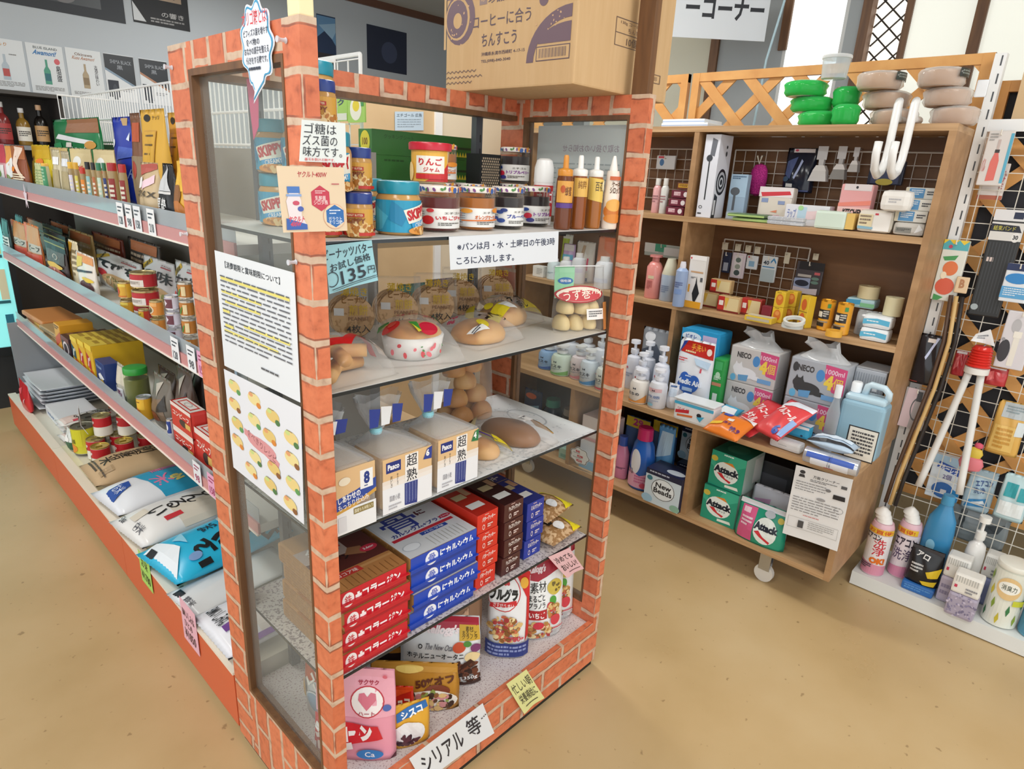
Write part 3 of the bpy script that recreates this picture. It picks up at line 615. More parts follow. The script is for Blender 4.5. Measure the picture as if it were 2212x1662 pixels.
# --- top shelf: peanut butter
PBF = '#c79a5c'
def small_pb(S, label, dup_of=[None]):
    if dup_of[0] is None:
        dup_of[0] = jar('peanut_butter_jar', label, 'jar', S, PBF, '#26418f', [('r', '#d9a648', 0, .0, 1, 1), ('d', ['#efd9a8', '#b8762f', '#e7bf78'], 60, .5, .25, .5, .25, .006), ('r', '#b3261f', .30, .70, .72, .84), ('t', '#f3e3c0', 'PEANUT BUTTER', .33, .73, .69, .81), ('t', '#7a3a1d', 'SKIPPY', .28, .46, .74, .66, {'b': .03}), ('p', '#a8241e', [(0, 0), (.35, 0), (.25, .22), (0, .3)]), ('r', '#c9342a', .6, 0, 1, .12)], (.08, .86), None, 'small peanut butter jars', .0455, .0705, .24, .9, face=-95)
        return dup_of[0]
    return dup(dup_of[0], S, label)
rz = -.82
pj = [(.218, .086, 'small blue-lidded peanut butter jar, lower of the front pair beside the cream notice'), (.218, .086, 'small blue-lidded peanut butter jar, upper of the front pair beside the cream notice'),
      (.150, .155, 'small blue-lidded peanut butter jar behind the cream notice, bottom of its stack'), (.150, .155, 'small blue-lidded peanut butter jar behind the cream notice, upper of its stack'),
      (.077, .097, 'small peanut butter jar low behind the front post'), (.122, .070, 'small peanut butter jar at the front edge behind the brick post'), (.077, .097, 'small peanut butter jar topping the tall stack behind the front post')]
bh_ = (0.2265, 0.076, 1.257, -0.3097, 0.0787, 0.091)[5]+.0004
lev = [0, 1, 0, 1, 0, 0, 2]
q = (0.1615, 0.1285, 1.257, -0.289, 0.0386, 0.063)
for k, (x, y, lab) in enumerate(pj):
    if k < 2: x, y = q[0], q[1]
    small_pb((x, y, Z1+.0709*lev[k]+.0003+(.0709+bh_-.1418 if k > 5 else 0), rz), lab)
TEAL = '#1f93ad'
pbg = [('r', '#2a9cc4', 0, 0, 1, 1), ('p', '#49b4d6', [(0, .9), (.3, .5), (.2, .1), (.05, 0), (0, 0)]), ('p', '#1f86b4', [(.35, 1), (.6, .6), (.5, .2), (.3, .4)]), ('p', '#f1efe2', [(.52, .70), (1, .98), (1, .42), (.60, .28)]), ('t', '#c41f2c', 'SKIPPY', .57, .46, .99, .80, {'rot': 14, 'b': .05}), ('p', '#3aa0d8', [(.64, .30), (.98, .44), (.98, .27), (.66, .14)]), ('t', '#f4f4f4', 'CREAMY', .70, .21, .95, .36, {'rot': 12}), ('e', '#d9913c', .85, .06, .26, .14), ('d', ['#e9c489', '#b8762f'], 14, .85, .08, .2, .1, .006)]
q = (0.2265, 0.076, 1.257, -0.3097, 0.0787, 0.091)
bj = jar('peanut_butter_jar', 'large teal-lidded peanut butter jar at the front of the top shelf', 'jar', q, PBF, TEAL, pbg, (.08, .86), None, 'large peanut butter jars', None, None, .24, .9, face=-100)
bw, bh = q[4], q[5]
dup(bj, (.077, .097, Z1+.0712, rz), 'large peanut butter jar in the middle of the tall stack behind the front post')
for x, y, l, lab in ((q[0]-.028, q[1]+.105, 0, 'large teal-lidded peanut butter jar close behind the front one'),
   (.085, .215, 0, 'large peanut butter jar behind the left glass, lowest of the front column'), (.085, .215, 1, 'large peanut butter jar behind the left glass, middle of the front column'),
   (.085, .315, 0, 'large peanut butter jar behind the left glass, lowest of the rear column'), (.085, .315, 1, 'large peanut butter jar behind the left glass, middle of the rear column'), (.10, .215, 2, 'large peanut butter jar topping the front column behind the left glass')):
    dup(bj, (x, y, Z1+l*(bh+.0003)+.0002, rz if x > .12 else -1.5), lab)
# --- jams: clear jars, printed lids
lidg = [('d', FLECK, 20, .5, .5, .5, .5, .005)]
def jam(S, lab, fill, lg, first=False, dz=0, grp='jam jars with fruit-print lids'):
    return jar('jam_jar', lab, 'jar', S, fill, '#ece6df', lg, (.10, .60), '#ecebe8', grp, None, None, .13, .93, lidg, dz, 165, FILM('#fbf6f0', .01, .04, .25), -98)
def jl(t, c, fr): return [('t', c, t, .36, .42, .98, .64, {'b': .04}), ('t', '#4a4238', 'エチゴル', .5, .72, .85, .84), ('l', '#6d6a64', 2, .40, .12, .80, .30), ('r', '#dfe3e6', 0, .1, .2, .9), ('l', '#9aa0a6', 6, .02, .15, .18, .85)]+fr
S1 = (0.341, 0.1005, 1.257, -0.2867, 0.0813, 0.084); S2 = (0.44, 0.1005, 1.257, -0.2838, 0.075, 0.0843); S3 = (0.5335, 0.105, 1.257, -0.2552, 0.0713, 0.086); S4 = (0.6565, 0.139, 1.257, -0.2355, 0.0771, 0.0878)
straw = jam(S1, 'strawberry jam jar with a red-lettered label on the top shelf', '#5a1420', jl('いちごジャム', '#c9202e', [('e', '#cf2a34', .24, .42, .10, .22), ('e', '#d8404a', .28, .9, .06, .1), ('r', '#c9202e', .95, .6, 1, .8)]))
orange = jam(S2, 'orange marmalade jar beside the strawberry jam', '#a8671c', jl('オレンジマーマレード', '#c9641c', [('e', '#e8912a', .85, .9, .16, .14), ('p', '#e0721f', [(.1, .30), (.95, .38), (.95, .46), (.1, .36)]), ('e', '#eba23a', .2, .85, .12, .12)]))
blue = jam(S3, 'blueberry jam jar with blue label berries beside the marmalade', '#15121f', jl('ブルーベリー', '#2a3f9a', [('e', '#2c4a94', .22, .75, .07, .1), ('e', '#243a80', .3, .86, .07, .1), ('e', '#2c4a94', .25, .3, .08, .12), ('e', '#34539c', .14, .42, .06, .1)]))
trip = jam(S4, 'triple berry jam jar in front of the syrup bottles', '#17101a', jl('トリプルベリー', '#8a3aa0', [('e', '#cf2a44', .25, .45, .08, .16), ('e', '#2c4a94', .2, .8, .07, .1), ('e', '#3b3a86', .3, .2, .08, .12)]))
h3 = S3[5]
Sb = (0.7635, 0.3355, 1.257, -0.1637, 0.1166, 0.0905)
t2 = dup(trip, (Sb[0], Sb[1], Z1+.0002, -.82), 'triple berry jam jar under the raised one, second row'); t3 = dup(trip, (Sb[0], Sb[1], Z1+S4[5]+.0006, -.82), 'triple berry jam jar standing on another jar, raised above the row')
Sc = (0.5755, 0.3135, 1.257, -0.1788, 0.0843, 0.0868)
dup(orange, (Sc[0]+.01, Sc[1]+.005, Z1+.0002, -.82), 'orange marmalade jar hidden behind the strawberry and marmalade jars'); 
Sd = (0.4745, 0.332, 1.257, -0.1819, 0.0885, 0.0835)
dup(orange, ((0.372, 0.22, 1.312)[0], .195, Z1+.0002, -.82), 'orange marmalade jar underneath the red-lidded tub')
dup(orange, ((0.528, 0.372, 1.304)[0], .350, Z1+.0002, -.82), 'orange marmalade jar below the raised apricot-coloured jar'); dup(orange, ((0.528, 0.372, 1.304)[0], .350, Z1+S2[5]+.0006, -.82), 'apricot-coloured jam jar raised behind the red-lidded tub')
tw = .086
tub = lathe('jam_tub', [(tw*.36, 0), (tw*.385, .002), (tw*.44, .066), (tw*.46, .067)], G('#e8d7b0'), None, 28); put(tub, ((0.372, 0.22, 1.312)[0]+.027, .223, Z1+S2[5]+.0012, rz)); tag(tub, 'red-lidded plastic tub of apple jam standing on a lower jar', 'tub')
decal(tub, cyl(tw*.405, .004, .064, 150), [('r', '#e9b64a', .02, 0, .98, 1), ('p', '#cf2f34', [(.45, 0), (1, 0), (1, .6), (.8, .3)]), ('r', '#f3efe8', .26, .26, .86, .80), ('t', '#c8242c', 'りんご', .32, .50, .80, .74, {'b': .03}), ('t', '#c8242c', 'ジャム', .42, .30, .74, .45, {'b': .02}), ('r', '#cf2f34', .26, .08, .86, .24), ('e', '#f3d795', .1, .3, .1, .3)], lift=.003)
lathe('lid', [(tw*.47, .062), (tw*.5, .063), (tw*.505, .074), (tw*.49, .077), (tw*.46, .0775)], M('#c8243a', .3), tub, 28)
bk = empty('mesh_holder', 'black perforated metal holder standing behind the berry jam jars', 'holder', ((0.705, 0.37, 1.305)[0], .362, Z1+.0003))
MB().box(-.036, 0, 0, .036, .004, .155).box(-.036, .004, 0, -.033, .05, .155).box(.033, .004, 0, .036, .05, .155).build('frame', BLACK, bk)
g = MB()
for i in range(9):
    for j in range(22): g.box(-.030+i*.0068+(j % 2)*.003, -.0006, .008+j*.0064, -.0262+i*.0068+(j % 2)*.003, .0, .0125+j*.0064)
g.build('mesh_pattern', M('#b7a58c', .6), bk)
SY1 = [(.86, 0), (.97, .01), (1, .04), (1, .60), (.96, .68), (.86, .72), (.86, .73)]
CP = [(.88, .725), (.90, .73), (.90, .80), (.80, .815), (.34, .83), (.30, .98), (.22, 1)]
bottle('honey_bottle', 'honey squeeze bottle with an orange cap on the top shelf', 'bottle', ((0.653, 0.09, 1.272)[0], .068, Z1, -.5, .037, (0.7165, 0.136, 1.257, -0.2227, 0.0543, 0.1563)[5]), '#6a3618', SY1, [('r', '#dba04a', 0, .2, 1, 1), ('t', '#6a3a1a', '蜂蜜', .4, .45, .7, .8), ('r', '#5a3a86', .0, .0, 1, .18), ('e', '#b9541f', .3, .7, .1, .14)], CP, '#d68f36', (.30, .66), None)
b = bottle('honey_bottle', 'white-capped clear honey bottle just right of the orange-capped one', 'bottle', ((0.705, 0.09, 1.272)[0], .068, Z1, -.5, .037, (0.7805, 0.1455, 1.257, -0.2268, 0.04, 0.1584)[5]), '#8a4a1c', SY1, [('r', '#e0b45a', .1, .3, .9, 1), ('t', '#8a5a1a', '純粋', .3, .6, .7, .9)], CP, '#eeeeea', (.34, .7), None)
bottle('honey_bottle', 'white-capped honey bottle with a bee label next to the cake syrup', 'bottle', ((0.764, 0.09, 1.271)[0], .068, Z1, -.5, .037, (0.839, 0.145, 1.257, -0.2187, 0.0553, 0.1583)[5]), '#a06020', SY1, [('p', '#e3c25e', [(0, .2), (1, .05), (1, .9), (0, 1)]), ('t', '#4a3a2a', '百花', .35, .5, .75, .85), ('e', '#f0e2b0', .8, .7, .12, .2)], CP, '#eeeeea', (.34, .72), None)
bottle('syrup_bottle', 'white cake syrup bottle with pancake picture at the right end of the top shelf', 'bottle', ((0.83, 0.09, 1.27)[0], .068, Z1, -.5, .037, (0.932, 0.164, 1.257, -0.209, 0.0675, 0.1626)[5]), '#eee4d8', [(.9, 0), (1, .02), (1, .48), (.86, .62), (.8, .76), (.72, .80)], [('r', '#c9653a', .2, .88, .8, .95), ('t', '#5a3a20', 'ケーキ\nシロップ', .25, .62, .8, .86, {'b': .03}), ('e', '#cf7a34', .5, .28, .5, .16), ('e', '#e8b05a', .5, .40, .38, .12), ('e', '#d98a3a', .55, .14, .5, .09)], [(.5, .80), (.52, .81), (.4, .88), (.24, .97), (.15, 1)], '#f1efea', (.05, .76))
bottle('syrup_bottle', 'white-capped oligosaccharide syrup bottle with a red label behind the berry jam', 'bottle', (((0.709, 0.2, 1.316)[0]), .182, Z1, -.7, .046, .150), '#e9e6e6', [(.95, 0), (1, .02), (1, .55), (.98, .62), (.98, .64)], [('r', '#c3222c', 0, .1, 1, 1), ('t', '#f4f0f0', 'オリゴ', .2, .48, .9, .85, {'b': .03}), ('t', '#f4f0f0', 'のおかげ', .25, .2, .8, .4)], [(1.0, .64), (1.02, .65), (1.0, .86), (.8, .97), (.5, 1)], '#eef0f0', (.08, .6))

# --- second shelf: biscuits and sweet buns in clear bags
BAG = FILM('#ffffff', .03, .05, .28)
def film_bag(name, parent, fr, bk, nu=14, nv=14): return two_sided(name, fr, bk, nu, nv, BAG, parent)
CRK = speckle_mat('peanut_biscuit', '#e2b884', '#b98a52', 60, .56)
def cracker_bag(px, py, n, label, first=[None]):
    c = (px[0], px[1], Z2+.0005, -.55)
    if first[0] is not None: return dup(first[0], c, label)
    e = empty('biscuit_bag', label, 'biscuits', c[:3], c[3], 'bags of round peanut biscuits'); first[0] = e
    R = .046; tl = .30
    for k in range(4):
        bm = bmesh.new(); bmesh.ops.create_cone(bm, cap_ends=True, segments=30, radius1=R, radius2=R*.97, depth=.0065)
        mt = Matrix.Translation((-.004*k, .006+.011*k, R+.002)) @ Matrix.Rotation(pi/2-tl, 4, 'X'); bmesh.ops.transform(bm, matrix=mt, verts=bm.verts)
        for v in bm.verts: v.co.y += (v.co.z)*0
        from_bm('biscuit', bm, CRK, e)
    def fr(u, v): return ((u-.5)*.104, -.012+v*.125*tl-.008*sin(pi*u)*sin(pi*v), v*.125)
    def bk_(u, v): return ((u-.5)*.104, -.012+v*.125*tl+.056*sin(pi*u)**.5*(sin(pi*v)**.5), v*.125)
    b = film_bag('bag', e, fr, bk_)
    decal(e, surf_of(fr, .104, .125), [('t', '#d8b01c', '薄焼き', .26, .74, .80, .88), ('t', '#8a5a1a', 'ピーナツ', .28, .62, .78, .74, {'b': .02}), ('t', '#d8b01c', '煎餅', .42, .42, .80, .60), ('t', '#7a4a1a', 'PEANUT', .40, .34, .82, .40), ('t', '#241a14', '4枚入', .36, .13, .84, .27), ('r', '#e9e6e2', .12, .42, .32, .54)], 'lettering', .001)
    return e
for c, lab in ((((0.281, 0.36, 1.069)[0], .335), 'bag of round peanut biscuits at the left of the second shelf'), (((0.402, 0.36, 1.071)[0], .335), 'bag of round peanut biscuits, second along behind the apple cake'), (((0.513, 0.36, 1.077)[0], .335), 'bag of round peanut biscuits in the middle of its row'), (((0.604, 0.36, 1.077)[0], .34), 'bag of round peanut biscuits, fourth along, under the white bread notice'), (((0.717, 0.36, 1.075)[0], .34), 'bag of round peanut biscuits at the right end of its row')):
    cracker_bag(c, None, 4, lab)
def bun(name, parent, cx, cy, rx, ry, z0, h, m, bump=0, seed=1):
    rings = []; n = 26; rn = random.Random(seed); ph = rn.uniform(0, 6)
    for a in (0, .12, .3, .5, .7, .85, .95, 1):
        s = (1-a**2.6)**.5*(.92+.08*min(1, a*5)); rings.append([(cx+rx*max(s, .02)*cos(t)*(1+.03*sin(3*t+ph)), cy+ry*max(s, .02)*sin(t)*(1+.03*sin(2*t+ph)), z0+h*a+bump*.004*sin(4*t+ph)*a*(1-a)) for t in [2*pi*k/n for k in range(n)]])
    return loft(name, rings, m, parent)
CRUST = speckle_mat('bread_crust', '#c58a4c', '#d8a666', 9, .5, .5); CRUM = M('#e3c48d', .6)
# apple cake in a paper cup
p = (0.279, 0.081, 1.008); e = empty('apple_cake', 'bag with an apple-print front around a cake in a white paper cup', 'cake', (p[0]+.018, p[1]+.066, Z2+.0005), -.35)
n = 48; loft('paper_cup', [[((.054+.008*a+.0016*(k % 2))*cos(2*pi*k/n), (.048+.008*a+.0016*(k % 2))*sin(2*pi*k/n), .001+.044*a) for k in range(n)] for a in (0, .5, 1)], M('#eceae6', .6), e)
decal(e, cyl(.0615, .006, .042, 170, 0, 0, -95, .9), [('d', ['#d8404a', '#e8707a'], 9, .5, .5, .45, .4, .006), ('d', ['#4f8a4a'], 4, .6, .5, .4, .4, .003)], 'pattern', .0022)
bun('cake', e, 0, 0, .060, .054, .037, .034, CRUST, 1)
def fr(u, v): s = sin(pi*v); return ((u-.5)*.17, (v-.5)*.175, .004+.076*max(0, 1-abs(2*u-1)**2.4)**.55*max(0, 1-abs(2*v-1)**2.4)**.55+.02*max(0, v-.7))
def bk_(u, v): return ((u-.5)*.17, (v-.5)*.175, .001+.02*max(0, v-.7))
film_bag('bag', e, fr, bk_, 18, 18)
decal(e, surf_of(fr, .17, .175, (12, 12)), [('t', '#cf2a54', 'りんご', .34, .56, .74, .74, {'b': .05, 'rot': 8}), ('t', '#cf2a54', 'ぷりん', .60, .44, .86, .54, {'b': .03, 'rot': 8}), ('e', '#d9302c', .20, .36, .10, .085), ('e', '#c9243c', .58, .20, .11, .08), ('e', '#e8503a', .22, .38, .05, .04), ('p', '#3f8a3a', [(.08, .48), (.20, .43), (.22, .47), (.12, .56)]), ('p', '#c9b83a', [(.10, .48), (.20, .43), (.18, .41)]), ('p', '#3f8a3a', [(.38, .30), (.47, .28), (.49, .16), (.42, .20)]), ('p', '#d9c83a', [(.40, .26), (.49, .16), (.45, .15)]), ('p', '#4f9a6a', [(.70, .62), (.86, .70), (.92, .66), (.78, .58)]), ('p', '#d0303a', [(.70, .97), (.98, .86), (1, .92), (.78, 1)])], 'lettering', .0012)
# churro sticks bag with red wave
p = (0.098, 0.038, 1.008); e = empty('bread_stick_bag', 'clear bag of sugared bread sticks with a red wave print', 'bread', (.122, .142, Z2+.0005), .05)
for k, (x0, y0_, x1, y1_, z) in enumerate(((-.05, -.05, .045, .05, .014), (-.055, .0, .05, .0, .015), (-.02, -.055, .02, .055, .040), (-.05, .045, .05, -.02, .040))):
    MB().tube((x0, y0_, z), (x1, y1_, z), .0125, 0, 10).build('bread_stick', CRUST, e, True)
def fr(u, v): return ((u-.5)*.155, (v-.5)*.16, .004+.068*max(0, 1-abs(2*u-1)**2.6)**.5*max(0, 1-abs(2*v-1)**2.6)**.5)
def bk_(u, v): return ((u-.5)*.155, (v-.5)*.16, .0006)
film_bag('bag', e, fr, bk_, 16, 16)
decal(e, surf_of(fr, .155, .16, (12, 12)), [('p', '#cf2424', [(0, .18), (.25, .30), (.5, .22), (.75, .44), (1, .42), (1, .54), (.78, .57), (.5, .38), (.25, .46), (0, .34)]), ('t', '#c02a34', 'ミルキ', .1, .68, .45, .82, {'b': .04, 'rot': 8}), ('r', '#d8a63c', .55, .85, .8, .9), ('r', '#ece9e9', .80, .22, .97, .36), ('l', '#6a6a70', 2, .82, .25, .95, .34)], 'lettering', .0012)
# long bun, yellow-print bun
def bun_bag(name, label, p, rz, w, l, h, gfx, m, loaf='bun'):
    e = empty(name, label, 'bread', p, rz); bun(loaf, e, 0, 0, w*.40, l*.40, .002, h*.82, m, 1, int(w*1e4))
    def fr(u, v): return ((u-.5)*w, (v-.5)*l, .003+h*max(0, 1-abs(2*u-1)**2.5)**.5*max(0, 1-abs(2*v-1)**2.6)**.5+.002*sin(21*u+13*v)*sin(pi*u)*sin(pi*v))
    def bk_(u, v): return ((u-.5)*w, (v-.5)*l, .0006)
    film_bag('bag', e, fr, bk_, 18, 14); decal(e, surf_of(fr, w, l, (14, 12)), gfx, 'lettering', .0012); return e
p = (0.503, 0.097, 1.008); bun_bag('bun_bag', 'clear bag with one long golden bun and black brush letters', (p[0]+.0, p[1]+.078, Z2+.0005), .10, .165, .15, .055, [('t', '#c02a54', 'まるごと', .10, .66, .42, .80, {'rot': 16, 'b': .03}), ('t', '#2a2014', 'コッペ', .40, .26, .70, .46, {'rot': 10, 'b': .05}), ('e', '#e8d23a', .30, .24, .07, .10), ('t', '#2a2014', 'パン', .74, .30, .92, .44, {'b': .04}), ('e', '#e0c22e', .76, .68, .05, .09), ('p', '#eceae6', [(.05, .28), (.26, .20), (.30, .10), (.08, .18)]), ('l', '#55555c', 2, .08, .16, .24, .22)], CRUST)
p = (0.722, 0.144, 1.008); bun_bag('bun_bag', 'clear bag with a cheese bun and yellow printing', (p[0]-.035, p[1]+.150, Z2+.0005), .12, .19, .145, .062, [('p', '#e6cf2c', [(0, .62), (.14, .74), (.12, .9), (.02, .82)]), ('p', '#e6cf2c', [(.55, .10), (.98, .12), (.99, .55), (.80, .45), (.72, .28)]), ('r', '#e6cf2c', .36, .58, .44, .84), ('r', '#eceae6', .48, .66, .72, .86), ('l', '#55555c', 3, .50, .69, .70, .82), ('p', '#e6cf2c', [(.02, .10), (.30, .16), (.26, .36), (.03, .34)]), ('t', '#2a2014', 'チーズ', .40, .24, .70, .44, {'b': .05}), ('t', '#2a2014', '蒸し', .46, .10, .64, .22, {'b': .04}), ('p', '#eceae6', [(.20, .32), (.34, .30), (.40, .12), (.28, .16)]), ('e', '#e6cf2c', .14, .44, .05, .08)], CRUST, 'bun')
# spiral bread bag leaning at the right
p = (0.814, 0.105, 1.008); e = empty('bread_bag', 'clear bag of cream spiral rolls with a red leaf-shaped badge at the right end', 'bread', (.762, .085, Z2+.0005), -.42)
for k, (x, z) in enumerate(((-.038, .024), (0.0, .022), (.036, .024), (-.03, .064), (.014, .062), (.04, .06))):
    bun('roll', e, x, .03, .021, .03, z-.020, .036, M('#dfc893', .6), 1, k)
def fr(u, v): return ((u-.5)*.138, .004+.12*v*.22-.024*max(0, 1-abs(2*u-1)**2.6)**.5*max(0, (1-v)**.6 if v > 0 else 0), v*.158)
def bk_(u, v): return ((u-.5)*.138, .004+.12*v*.22+.068*max(0, 1-abs(2*u-1)**2.6)**.5*(max(0, 1-v)**.8 if v > 0 else 0), v*.158)
film_bag('bag', e, fr, bk_, 14, 16)
decal(e, surf_of(fr, .138, .158, (10, 10)), [('p', '#8fc9a0', [(0, .52), (.02, .98), (.40, .98), (.34, .70), (.1, .55)]), ('e', '#2a6aa8', .20, .78, .14, .05), ('t', '#f2f2f2', '個包装', .10, .76, .30, .80), ('e', '#a8242c', .46, .58, .46, .13), ('e', '#efe3d4', .46, .58, .43, .11), ('e', '#c9444a', .46, .56, .40, .085), ('t', '#f6efe0', 'うず巻', .14, .50, .66, .66, {'b': .06, 'rot': 6}), ('t', '#f6efe0', 'パン', .68, .58, .88, .66, {'b': .03}), ('r', '#ece9e6', .56, .20, .92, .36), ('l', '#6a6a6a', 3, .60, .23, .88, .33), ('r', '#c9864a', .90, .02, .99, .45), ('r', '#f2f4f6', .02, .975, .98, .995)], 'lettering', .0012)

# --- third shelf: sliced loaves
def loaf_bag(label, S, num, numcol, first=False, brand=True, d=.115, neck=(.0, .5), flare=1.):
    w, h = S[4], S[5]; e = empty('bread_loaf_bag', label, 'bread', S[:3], S[3], 'bagged sliced loaves')
    rbox('loaf', -w*.46, .006, .002, w*.46, d-.006, h*.96, LOAF, .016, e, 3)
    b = rbox('bag', -w/2, 0, 0, w/2, d, h, FILM('#f6f6f6', .10, .06, .5), .007, e, 2)
    fp = plane((-w/2, 0, 0), (w, 0, 0), (0, 0, h))
    g = [('r', '#ddb98a', .02, .56, .98, .97), ('r', '#e7e9ee', .01, .02, .99, .46)]
    if brand:
        g += [('r', '#e6dcd2', .01, .46, .99, .60), ('r', '#e9e3dd', .01, .46, .99, .53), ('r', '#1f2f7a', .08, .72, .36, .90), ('t', '#f0f0f4', 'Pasco', .11, .765, .33, .865, {'b': .04}), ('t', '#4a3f3a', 'おいしさ', .16, .46, .20, .66, {'v': 1}), ('t', '#4a3f3a', 'やさしさ', .28, .48, .31, .68, {'v': 1}),
              ('r', '#eceae8', .44, .48, .70, .94), ('t', '#171a2a', '超', .47, .72, .68, .93, {'b': .03}), ('t', '#171a2a', '熟', .47, .47, .68, .68, {'b': .03}), ('p', '#27367f', [(.43, .06), (.68, .03), (.69, .44), (.43, .45)])]
        g += [('l', '#8d97c4', 14, .45+.06*k, .08, .48+.06*k, .43, .5) for k in range(4)]+[('t', '#9a9aa2', '国産小麦', .14, .22, .34, .32), ('l', '#b4b4bc', 2, .12, .06, .36, .16)]
        g += [('p', numcol, [(.80, .76), (.97, .74), (.98, .96), (.88, .93)]), ('t', '#f4f4f4', num, .855, .80, .925, .92, {'b': .04})]
    else:
        g = [('r', '#ddb98a', .02, .56, .98, .97), ('r', '#e9ebee', .01, .01, .99, .38), ('p', '#2a489c', [(0, .33), (.5, .40), (1, .52), (1, .72), (.5, .62), (0, .56)]), ('p', '#cfa04a', [(0, .33), (.5, .385), (1, .50), (1, .56), (.5, .44), (0, .38)]) , ('r', '#eef0f2', .60, .60, .92, .88), ('t', '#223a86', num, .69, .66, .84, .85, {'b': .05}), ('l', '#223a86', 1, .7, .615, .84, .645), ('t', '#f4f4f6', 'しあわせの', .05, .50, .60, .60, {'b': .03, 'rot': 6}), ('t', '#f4f4f6', 'もっちり仕込み', .05, .40, .80, .50, {'b': .04, 'rot': 6}), ('r', '#8a7a44', .42, .26, .92, .35), ('t', '#efe9d0', '国産もち米粉入り', .44, .275, .90, .335), ('r', '#d9dbe0', .04, .05, .24, .28), ('e', '#e9dfc8', .22, .80, .14, .06)]
    decal(b, fp, g)
    # gathered neck and flare
    nx, ny = neck[0], neck[1]*d; n = 28; hn = h+.030; rings = []
    rect = [( (w/2-.004)*max(-1, min(1, 1.35*cos(t))), d/2+(d/2-.004)*max(-1, min(1, 1.35*sin(t))), h-.004) for t in [2*pi*k/n for k in range(n)]]
    rings.append(rect); rings.append([(nx+(p[0]-nx)*.55, ny+(p[1]-ny)*.55, h+.012+.003*(k % 2)) for k, p in enumerate(rect)])
    rings.append([(nx+.009*cos(2*pi*k/n)*(1+.3*(k % 2)), ny+.009*sin(2*pi*k/n)*(1+.3*(k % 2)), hn) for k in range(n)])
    for a, s, z in ((.6, .022, .018), (1., .040, .045), (1.2, .046, .065)):
        rings.append([(nx+.012*a+s*flare*cos(2*pi*k/n)*(1+.18*(k % 2)), ny+.4*s*sin(2*pi*k/n)*(1+.3*(k % 2))+.01*a, hn+z*flare+.006*sin(3*2*pi*k/n)) for k in range(n)])
    nk = loft('bag_neck', rings, FILM('#f8fafc', .13, .07, .5), e, False)
    lathe('tie', [(.011, hn-.006), (.0125, hn), (.011, hn+.006)], M('#8fd0dc', .4), e, 14, nx, ny)
    f = MB(); 
    for k in range(3):
        x = nx+.012+(-.028+.026*k)*flare; f.v += [(x-.010, ny-.018, hn+.014), (x+.008, ny-.019, hn+.014), (x+.012, ny-.022, hn+.05*flare), (x-.012, ny-.021, hn+.054*flare)]; b0 = 4*k; f.f.append([b0, b0+1, b0+2, b0+3]); f.i.append(k % 2); f.uv += [(0, 0)]*4
    f.build('printed_flap_pattern', [M('#2a3f94', .4), M('#e9ecf0', .4)], e)
    return e
LOAF = speckle_mat('loaf_crust', '#e0b87c', '#c89858', 14, .52)
loaf_bag('bagged loaf marked 8 with a blue wave band, left on the third shelf', (0.093, 0.047, 0.739, 0, 0.084, 0.1314), '8', '#2a489c', False, False, neck=(-.030, .55), flare=.8)
loaf_bag('bagged loaf marked 6 with a blue badge, middle of the three', (0.2125, 0.053, 0.739, 0, 0.121, 0.1205), '6', '#2a3f94', neck=(-.028, .55))
loaf_bag('bagged loaf marked 4 with a green badge, right of the three', (0.3455, 0.057, 0.739, 0, 0.115, 0.121), '4', '#2f7a4a', neck=(-.03, .55))
e = empty('bread_loaf_bag', 'bagged loaf standing behind the front loaf marked 8', 'bread', (.115, .235, Z3+.0005), 0, 'bagged sliced loaves')
rbox('loaf', -.06, .0, .001, .06, .11, .115, LOAF, .02, e, 3); rbox('bag', -.064, -.004, 0, .064, .114, .121, FILM('#f4f6f8', .16, .06, .55), .012, e)
decal(e, plane((-.064, -.004, 0), (.128, 0, 0), (0, 0, .12)), [('p', '#2a489c', [(0, .9), (.3, .8), (.9, .9), (.9, .98), (.3, .9), (0, 1)])])
e = empty('roll_bag', 'clear bag of round butter rolls at the back of the third shelf', 'bread', (.60, .27, Z3+.0005), 0)
for k, (x, y, z) in enumerate(((-.035, .02, 0), (.035, .02, 0), (-.035, .075, 0), (.035, .075, 0), (-.033, .045, .042), (.035, .045, .042), (0, .05, .084), (.03, .06, .122), (-.03, .06, .120))): bun('roll', e, x, y, .034, .028, z+.002, .044, CRUST, 1, k)
def fr(u, v): return ((u-.5)*.15, .045-.062*max(0, 1-abs(2*u-1)**2.6)**.5*(max(0, 1-v**3)**.5), .001+v*.195)
def bk_(u, v): return ((u-.5)*.15, .045+.062*max(0, 1-abs(2*u-1)**2.6)**.5*(max(0, 1-v**3)**.5), .001+v*.195)
film_bag('bag', e, fr, bk_)
p = (0.511, 0.08, 0.739); bun_bag('bun_bag', 'small yellow-edged bun bag with a purple curve, right of the loaves', (p[0]-.018, p[1]+.064, Z3+.0005), .05, .10, .13, .045, [('p', '#e8d22a', [(.55, .2), (1, .05), (1, .8), (.7, .9), (.8, .5)]), ('p', '#5a3a8a', [(0, .86), (.3, .80), (.55, .6), (.64, .2), (.67, .2), (.58, .62), (.32, .84), (0, .9)]), ('p', '#efeceb', [(.05, .5), (.4, .4), (.44, .62), (.08, .72)]), ('l', '#6a6a70', 3, .08, .5, .4, .64), ('t', '#2a2014', 'メロン', .3, .9, .7, .98)], CRUST)
